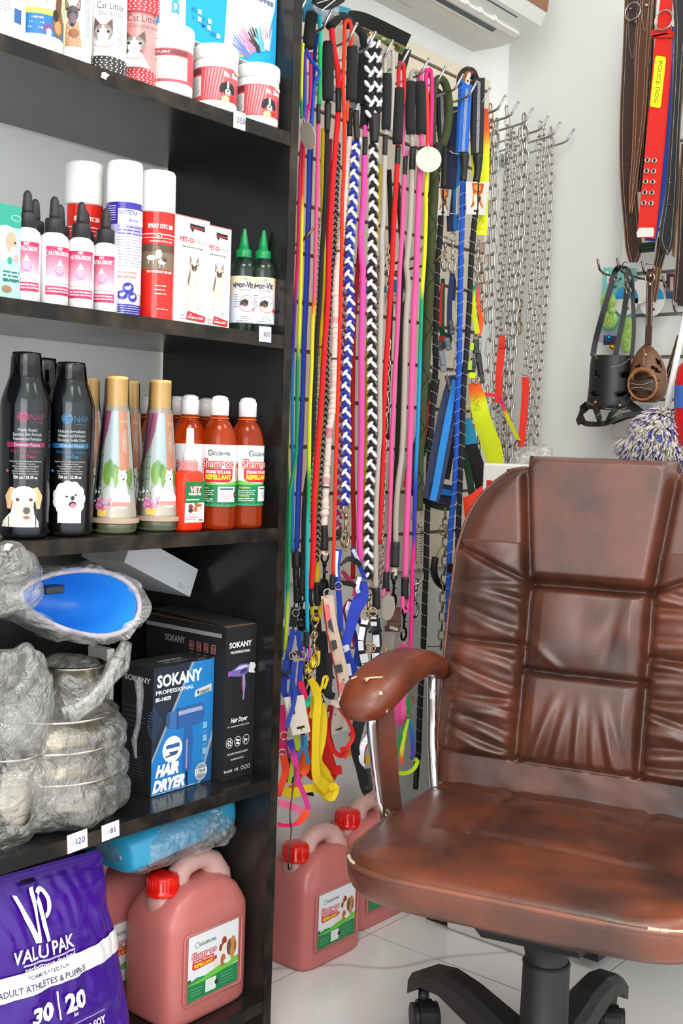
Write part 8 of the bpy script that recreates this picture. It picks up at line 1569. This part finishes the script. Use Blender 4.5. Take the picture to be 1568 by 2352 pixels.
mb = MB(); stitch(mb, [(1363, 812), (1375, 828), (1400, 843), (1430, 836), (1447, 822)], 2.395, '#c9c2b4'); stitch(mb, [(1351, 926), (1380, 936), (1420, 940), (1440, 936)], 2.392, '#c9c2b4'); mb.build('stitching', t)
mb = MB('metal', '#c9987c')
for a, b in ((1366, 924), (1422, 931), (1348, 972)): mb.ball(WY(a, b, 2.39), .004, 8, sy=.5)
mb.build('rivets', t)
for nm, pts, w_ in (('neck_strap', [(1361, 818, 2.44), (1368, 780, 2.44), (1384, 720, 2.43), (1402, 660, 2.43), (1412, 625, 2.43), (1424, 612, 2.42), (1436, 616, 2.44)], .0085), ('centre_strap', [(1410, 836, 2.45), (1418, 790, 2.45), (1432, 720, 2.45), (1440, 660, 2.44), (1438, 625, 2.44)], .008), ('side_strap', [(1450, 820, 2.46), (1455, 760, 2.46), (1453, 690, 2.46), (1450, 640, 2.45), (1440, 616, 2.45)], .006)):
    MB('leather', '#1c1a1a').strip(QP(pts, 2.43), w_*1.5, .003, (1, .3, 0)).build(nm, t)
mb = MB('leather', '#141416')
for pts, w_ in (([(1336, 968, 2.40), (1352, 974, 2.38), (1390, 972, 2.38), (1430, 955, 2.40), (1474, 950, 2.44)], .012), ([(1366, 934, 2.39), (1374, 955, 2.38), (1376, 972, 2.38)], .014), ([(1415, 938, 2.39), (1400, 955, 2.38), (1390, 972, 2.38)], .012), ([(1350, 930, 2.44), (1334, 944, 2.42), (1330, 955, 2.40), (1336, 972, 2.39)], .020), ([(1405, 972, 2.40), (1450, 956, 2.42), (1466, 966, 2.43), (1472, 975, 2.44)], .008), ([(1440, 925, 2.43), (1460, 940, 2.44), (1476, 952, 2.45)], .020)): mb.strip(QP(pts, 2.4), w_, .003, (0, .5, 1))
mb.build('nose_frame', t); mb = MB('metal', '#b9b2a8')
for a, b, r_ in ((1436, 612, .010), (1441, 640, .007), (1437, 656, .006), (1415, 640, .006), (1443, 668, .007)): mb.ring(WY(a, b, 2.425), r_, .0014, (.3, 1, .2))
mb.build('buckles', t)
rb = rowsof([(1480, 1490, 790), (1464, 1508, 808), (1452, 1522, 835), (1447, 1530, 865), (1445, 1530, 890), (1452, 1522, 912), (1470, 1506, 924)], 8)
t, vs, n = muzzle('dog_muzzle', 'brown leather dog muzzle with a round mesh opening, hanging by a stitched strap', '#6a4429', '#a5764a', rb, 2.44, None, None, ((1505, 848, 4.5, 15, -.9), (1515, 835, 4, 13, -.55), (1471, 866, 19, 11, 0), (1500, 872, 10, 7, .5), (1472, 900, 22, 9, .1), (1462, 842, 6, 3, -.6)), ())
mb = MB('leather', '#a0683c'); mb.tube([WY(1475+32*math.cos(q), 884+38*math.sin(q)*(1 if math.sin(q) < 0 else .9), 2.385) for q in [2*math.pi*i/40 for i in range(40)]], .0028, 7, closed=True); mb.build('opening_rim', t, label='tan stitched rim')
mb = MB('leather', '#3a2418')
for dy in (876, 890): mb.strip(QP([(1445, dy-2, 2.385), (1460, dy+3, 2.382), (1480, dy+3, 2.382), (1504, dy-3, 2.388)], 2.38), .009, .003, (0, .2, 1))
mb.build('mouth_bars', t); mb = MB(); stitch(mb, [(1446, 879), (1470, 884), (1502, 876)], 2.3785, '#d9cdb8'); stitch(mb, [(1447, 892), (1472, 890), (1500, 897)], 2.3785, '#d9cdb8'); stitch(mb, [(1448, 868), (1460, 855), (1478, 848), (1500, 864), (1508, 884)], 2.381, '#d9b48c'); stitch(mb, [(1494, 792), (1514, 815), (1528, 845), (1531, 870)], 2.425, '#d9cdb8'); stitch(mb, [(1479, 800), (1478, 840)], 2.40, '#e2d3bc'); mb.build('stitching', t)
mb = MB('leather', '#3f2a22'); mb.strip(QP([(1488, 792, 2.41), (1490, 740, 2.425), (1491, 680, 2.43), (1493, 630, 2.43), (1494, 618, 2.43)], 2.42), .0145, .004, (1, 0, 0)); mb.build('hanging_strap', t); mb = MB()
for dx in (-5.2, 5.2): stitch(mb, [(1489+dx, 786), (1490+dx, 740), (1491+dx, 680), (1492+dx, 650)], 2.4215, '#d9cdc0')
mb.build('strap_stitching', t); mb = MB('metal', '#b9a894')
for a, b in ((1492, 633), (1491, 653), (1489, 788), (1481, 815), (1475, 843)): mb.ball(WY(a, b, 2.415), .0042, 8, sy=.5)
mb.ring(WY(1492, 638, 2.415), .011, .0014, (0, 1, .1)); mb.tube([WY(1482, 606, 2.41), WY(1500, 608, 2.41), WY(1503, 620, 2.41)], .0014, 6); mb.build('buckle', t)
leather_collar('brown strap with snap beside the brown muzzle strap', [(1504, 612), (1500, 650), (1494, 690)], [(1516, 616), (1512, 650), (1504, 694)], 2.47, '#6b4426')
# cards behind the muzzles
def fcard(label, pts, Y, col, art=None, name='product_card', th=.001):
    P = [WY(a, b, Y) for a, b in pts]; t = thing(name, label, 'card', P[0]); mb = MB('paper', col); mb.smooth = False; k = len(P); mb.add(P+[p+Vector((0, th, 0)) for p in P], [tuple(range(k)), tuple(reversed(range(k, 2*k)))]+[(i, k+i, k+(i+1) % k, (i+1) % k) for i in range(k)])
    if art: art(Art(mb, lambda u, v, h: WY(u, v, Y-.0003-h*.0003)))
    mb.build('card', t); return t
def c1(A): A.rect(1394, 634, 1412, 652, '#e8e4e4'); A.ell(1403, 643, 6, 7, '#c0567a'); A.rect(1396, 656, 1416, 662, '#2d6e6c'); A.ell(1394, 626, 3, 3, '#e9efe9'); A.rect(1374, 769, 1388, 782, '#3d2a56')
fcard('teal hanging card with small logo behind the black muzzle straps', [(1377, 775), (1384, 614), (1462, 616), (1452, 775)], 2.53, '#7cc0b8', c1)
t = thing('bow_tie', 'light green patterned pet bow tie on the card behind the black muzzle', 'bow tie', WY(1396, 700, 2.50)); mb = MB('fabric', '#a8cf6a'); 
for c, ax in (((1396, 692), (.020, .008, .020)), ((1398, 735), (.022, .008, .022)), ((1440, 770), (.018, .008, .042))): 
    C_ = WY(*c, 2.505); mb.ball(C_, 1, 12, sx=ax[0], sy=ax[1], sz=ax[2])
mb.ball(WY(1405, 712, 2.50), .010, 8, sy=.8); mb.build('bow', t); mb = MB('fabric', '#4a7a4a')
for a, b in ((1388, 690), (1400, 682), (1404, 700), (1392, 706), (1390, 735), (1404, 728), (1400, 748), (1414, 740), (1438, 750), (1446, 772), (1436, 790)): mb.ring(WY(a, b, 2.493), .0055, .0004, (0, 1, 0), n=12, m=4)
mb.build('scallop_print', t)
for lab, px, py, col in (('small shiny blue bell on the bow tie card', 1397, 776, '#1a8ac0'), ('small shiny yellow bell below the blue one', 1405, 797, '#c9a51c')):
    t = thing('bell', lab, 'bell', WY(px, py, 2.49)); MB('metal', col).ball(WY(px, py, 2.49), .0068, 12).build('bell_body', t)
fcard('small purple and silver card under the blue bell', [(1376, 787), (1374, 762), (1412, 760), (1410, 788)], 2.525, '#a9a3b8'); fcard('small dark purple card strip between the two bells', [(1385, 792), (1386, 770), (1424, 772), (1422, 792)], 2.52, '#3a2a4e')
def fd(label, px, py, r_, Y, top='#2a9ad6'):
    c = WY(px, py, Y); k = 1/PXM(c); t = thing('round_tag', label, 'tag', c); n = 36; mb = MB('paper', '#e9e6df'); R_ = r_*k; mb.smooth = False; F = [c+Vector((R_*math.cos(2*math.pi*j/n), 0, R_*1.15*math.sin(2*math.pi*j/n))) for j in range(n)]
    mb.add(F+[p+Vector((0, .001, 0)) for p in F], [tuple(range(n)), tuple(reversed(range(n, 2*n)))]+[(i, n+i, n+(i+1) % n, (i+1) % n) for i in range(n)]); A = Art(mb, lambda u, v, h: c+Vector((u*R_/100, -.0003-h*.0003, v*R_*1.15/100)))
    if top: A.poly([(math.cos(q)*99, math.sin(q)*99) for q in [.1+i*.1467 for i in range(21)]], top); A.ell(-5, -22, 14, 7, '#d8823a'); A.rect(-28, -62, 26, -46, '#9c1c2a')
    mb.build('card', t)
fd('blue and white round tag behind the black muzzle straps', 1437, 690, 30, 2.52); fd('blue and white round tag behind the brown muzzle strap', 1497, 692, 30, 2.53); fd('plain whitish round tag between the two muzzles', 1469, 670, 24, 2.52, None)
fcard('small red and blue card with chrome clip at the right edge', [(1529, 686), (1530, 628), (1556, 628), (1554, 686)], 2.54, '#5a2c30', lambda A: (A.rect(1532, 664, 1552, 684, '#1d5a8a'), A.rect(1538, 636, 1546, 670, '#b9b4b0')))
# mop / duster
t = thing('chenille_mop', 'blue and cream chenille mop head on a white handle', 'mop', WY(1520, 1000, 2.30)); MB('plastic', '#ecebea').tube([WY(1530, 945, 2.30), WY(1544, 870, 2.30), WY(1562, 780, 2.32), WY(1590, 640, 2.34)], [.0075, .0065, .006, .006], 14).build('handle', t)
mb = MB('fabric'); R = random.Random(12); c0 = WY(1520, 1010, 2.30)
for i in range(3400):
    d = Vector((R.gauss(0, 1), R.gauss(0, 1), R.gauss(0, 1))).normalized(); a = WY(1525, 950, 2.30)
    if d.z > .75 and R.random() < .6: continue
    s_ = c0+Vector((d.x*.060, d.y*.045, d.z*.062+.004)); 
    s_.x += (.030 if s_.z < c0.z else 0)*(s_.x-c0.x)/.06
    dr = (d+Vector((R.uniform(-.7, .7), R.uniform(-.7, .7), -.9))).normalized(); l = R.uniform(.014, .026)
    mb.col = L(R.choice(('#d9cfc2', '#d4c9bd', '#e4ddd2', '#c9bdb2', '#4848a0', '#d9cfc2', '#6868b0', '#d9cfc2'))); mb.tube([s_, s_+dr*l*.5, s_+dr*l+Vector((0, 0, -.002))], [.0020, .0026, .0012], 4)
mb.set(None, '#b5aaa0').lathe([(.01, .05), (.03, .04), (.046, .02), (.050, -.02), (.04, -.045), (.01, -.055)], c0, 16); mb.build('mop_head', t)
t = thing('foil_package', 'shiny red and blue package cut off by the right frame edge', 'package', WY(1570, 900, 2.28)); c = WY(1588, 900, 2.28); mb = MB('foil', '#c9141c'); mb.lathe([(.005, -.12), (.024, -.115), (.032, -.06), (.034, .02), (.030, .05), (.015, .068), (.002, .07)], c, 24); mb.set(None, '#3a6ab8').lathe([(.0338, -.035), (.0352, -.01), (.0345, .012)], c, 24, cap=False); mb.build('package_body', t)
fcard('plain grey board fixed low on the far wall behind the mop', [(1408, 1004), (1412, 930), (1500, 930), (1500, 1006)], 2.57, '#c4c4c0', name='wall_board', th=.01)
leather_collar('dark strap slanting behind the mop handle', [(1556, 770), (1538, 830), (1522, 880)], [(1562, 790), (1548, 850), (1530, 890)], 2.50, '#2a1c18')
# ---- desk behind the chair, box beneath, bag on top
t = thing('storage_desk', 'dark brown-black wooden desk mostly hidden behind the leather chair', 'desk', (.6, 2.2, 0)); X0 = .225
mb = MB('laminate'); mb.box((X0, 2.075, .02), (X0+.02, 2.50, .775)); mb.build('side_panel', t); mb = MB('laminate'); mb.box((X0, 2.05, .775), (1.45, 2.52, .795)); mb.build('desk_top', t)
MB('laminate').box((X0+.02, 2.44, .30), (1.43, 2.455, .775)).build('modesty_panel', t); MB('laminate').box((X0+.02, 2.09, .60), (X0+.35, 2.11, .775), .002).build('drawer', t)
MB('laminate').box((.545, 2.09, .02), (.60, 2.42, .775)).build('leg_panel', t); MB('laminate').box((.20, 2.06, 0), (.262, 2.16, .05)).build('foot', t)
t = thing('white_carton', 'long white crumpled-edge carton on the floor under the desk', 'box', (.38, 2.2, 0)); mb = MB('carton', '#d4d3d0'); mb.box((.262, 2.045, .001), (.52, 2.30, .12), .006); mb.build('carton_body', t)
c = W(1185, 1080, .0); t = thing('paper_bag', 'white printed bag on the desk behind the left edge of the chair', 'bag', (.40, 2.16, .795)); mb = MB('paper', '#e6e3df'); mb.smooth = False
P = [WY(1142, 1064, 2.16), WY(1236, 1040, 2.16)]; zt = P[0].z; x0 = P[0].x; mb.box((x0, 2.10, .796), (x0+.17, 2.22, zt), .004); A = Art(mb, plane_fn((x0, 2.0998, .796), (1, 0, 0), (0, 0, 1))); A.rect(12, (zt-.796)*1000-50, 26, (zt-.796)*1000-36, '#c9242a'); A.rect(10, (zt-.796)*1000-66, 30, (zt-.796)*1000-62, '#c9242a'); mb.build('bag_body', t)
t = thing('clear_bag', 'yellowish clear plastic sheet bunched above the chair top beside the headrest', 'plastic bag', WY(1225, 1050, 2.22)); mb = MB('film'); crumple(mb, WY(1228, 1052, 2.24), (.045, .03, .026), amp=.014, sc=26, seed=101, n1=50, n2=30); mb.build('crumpled_film', t)
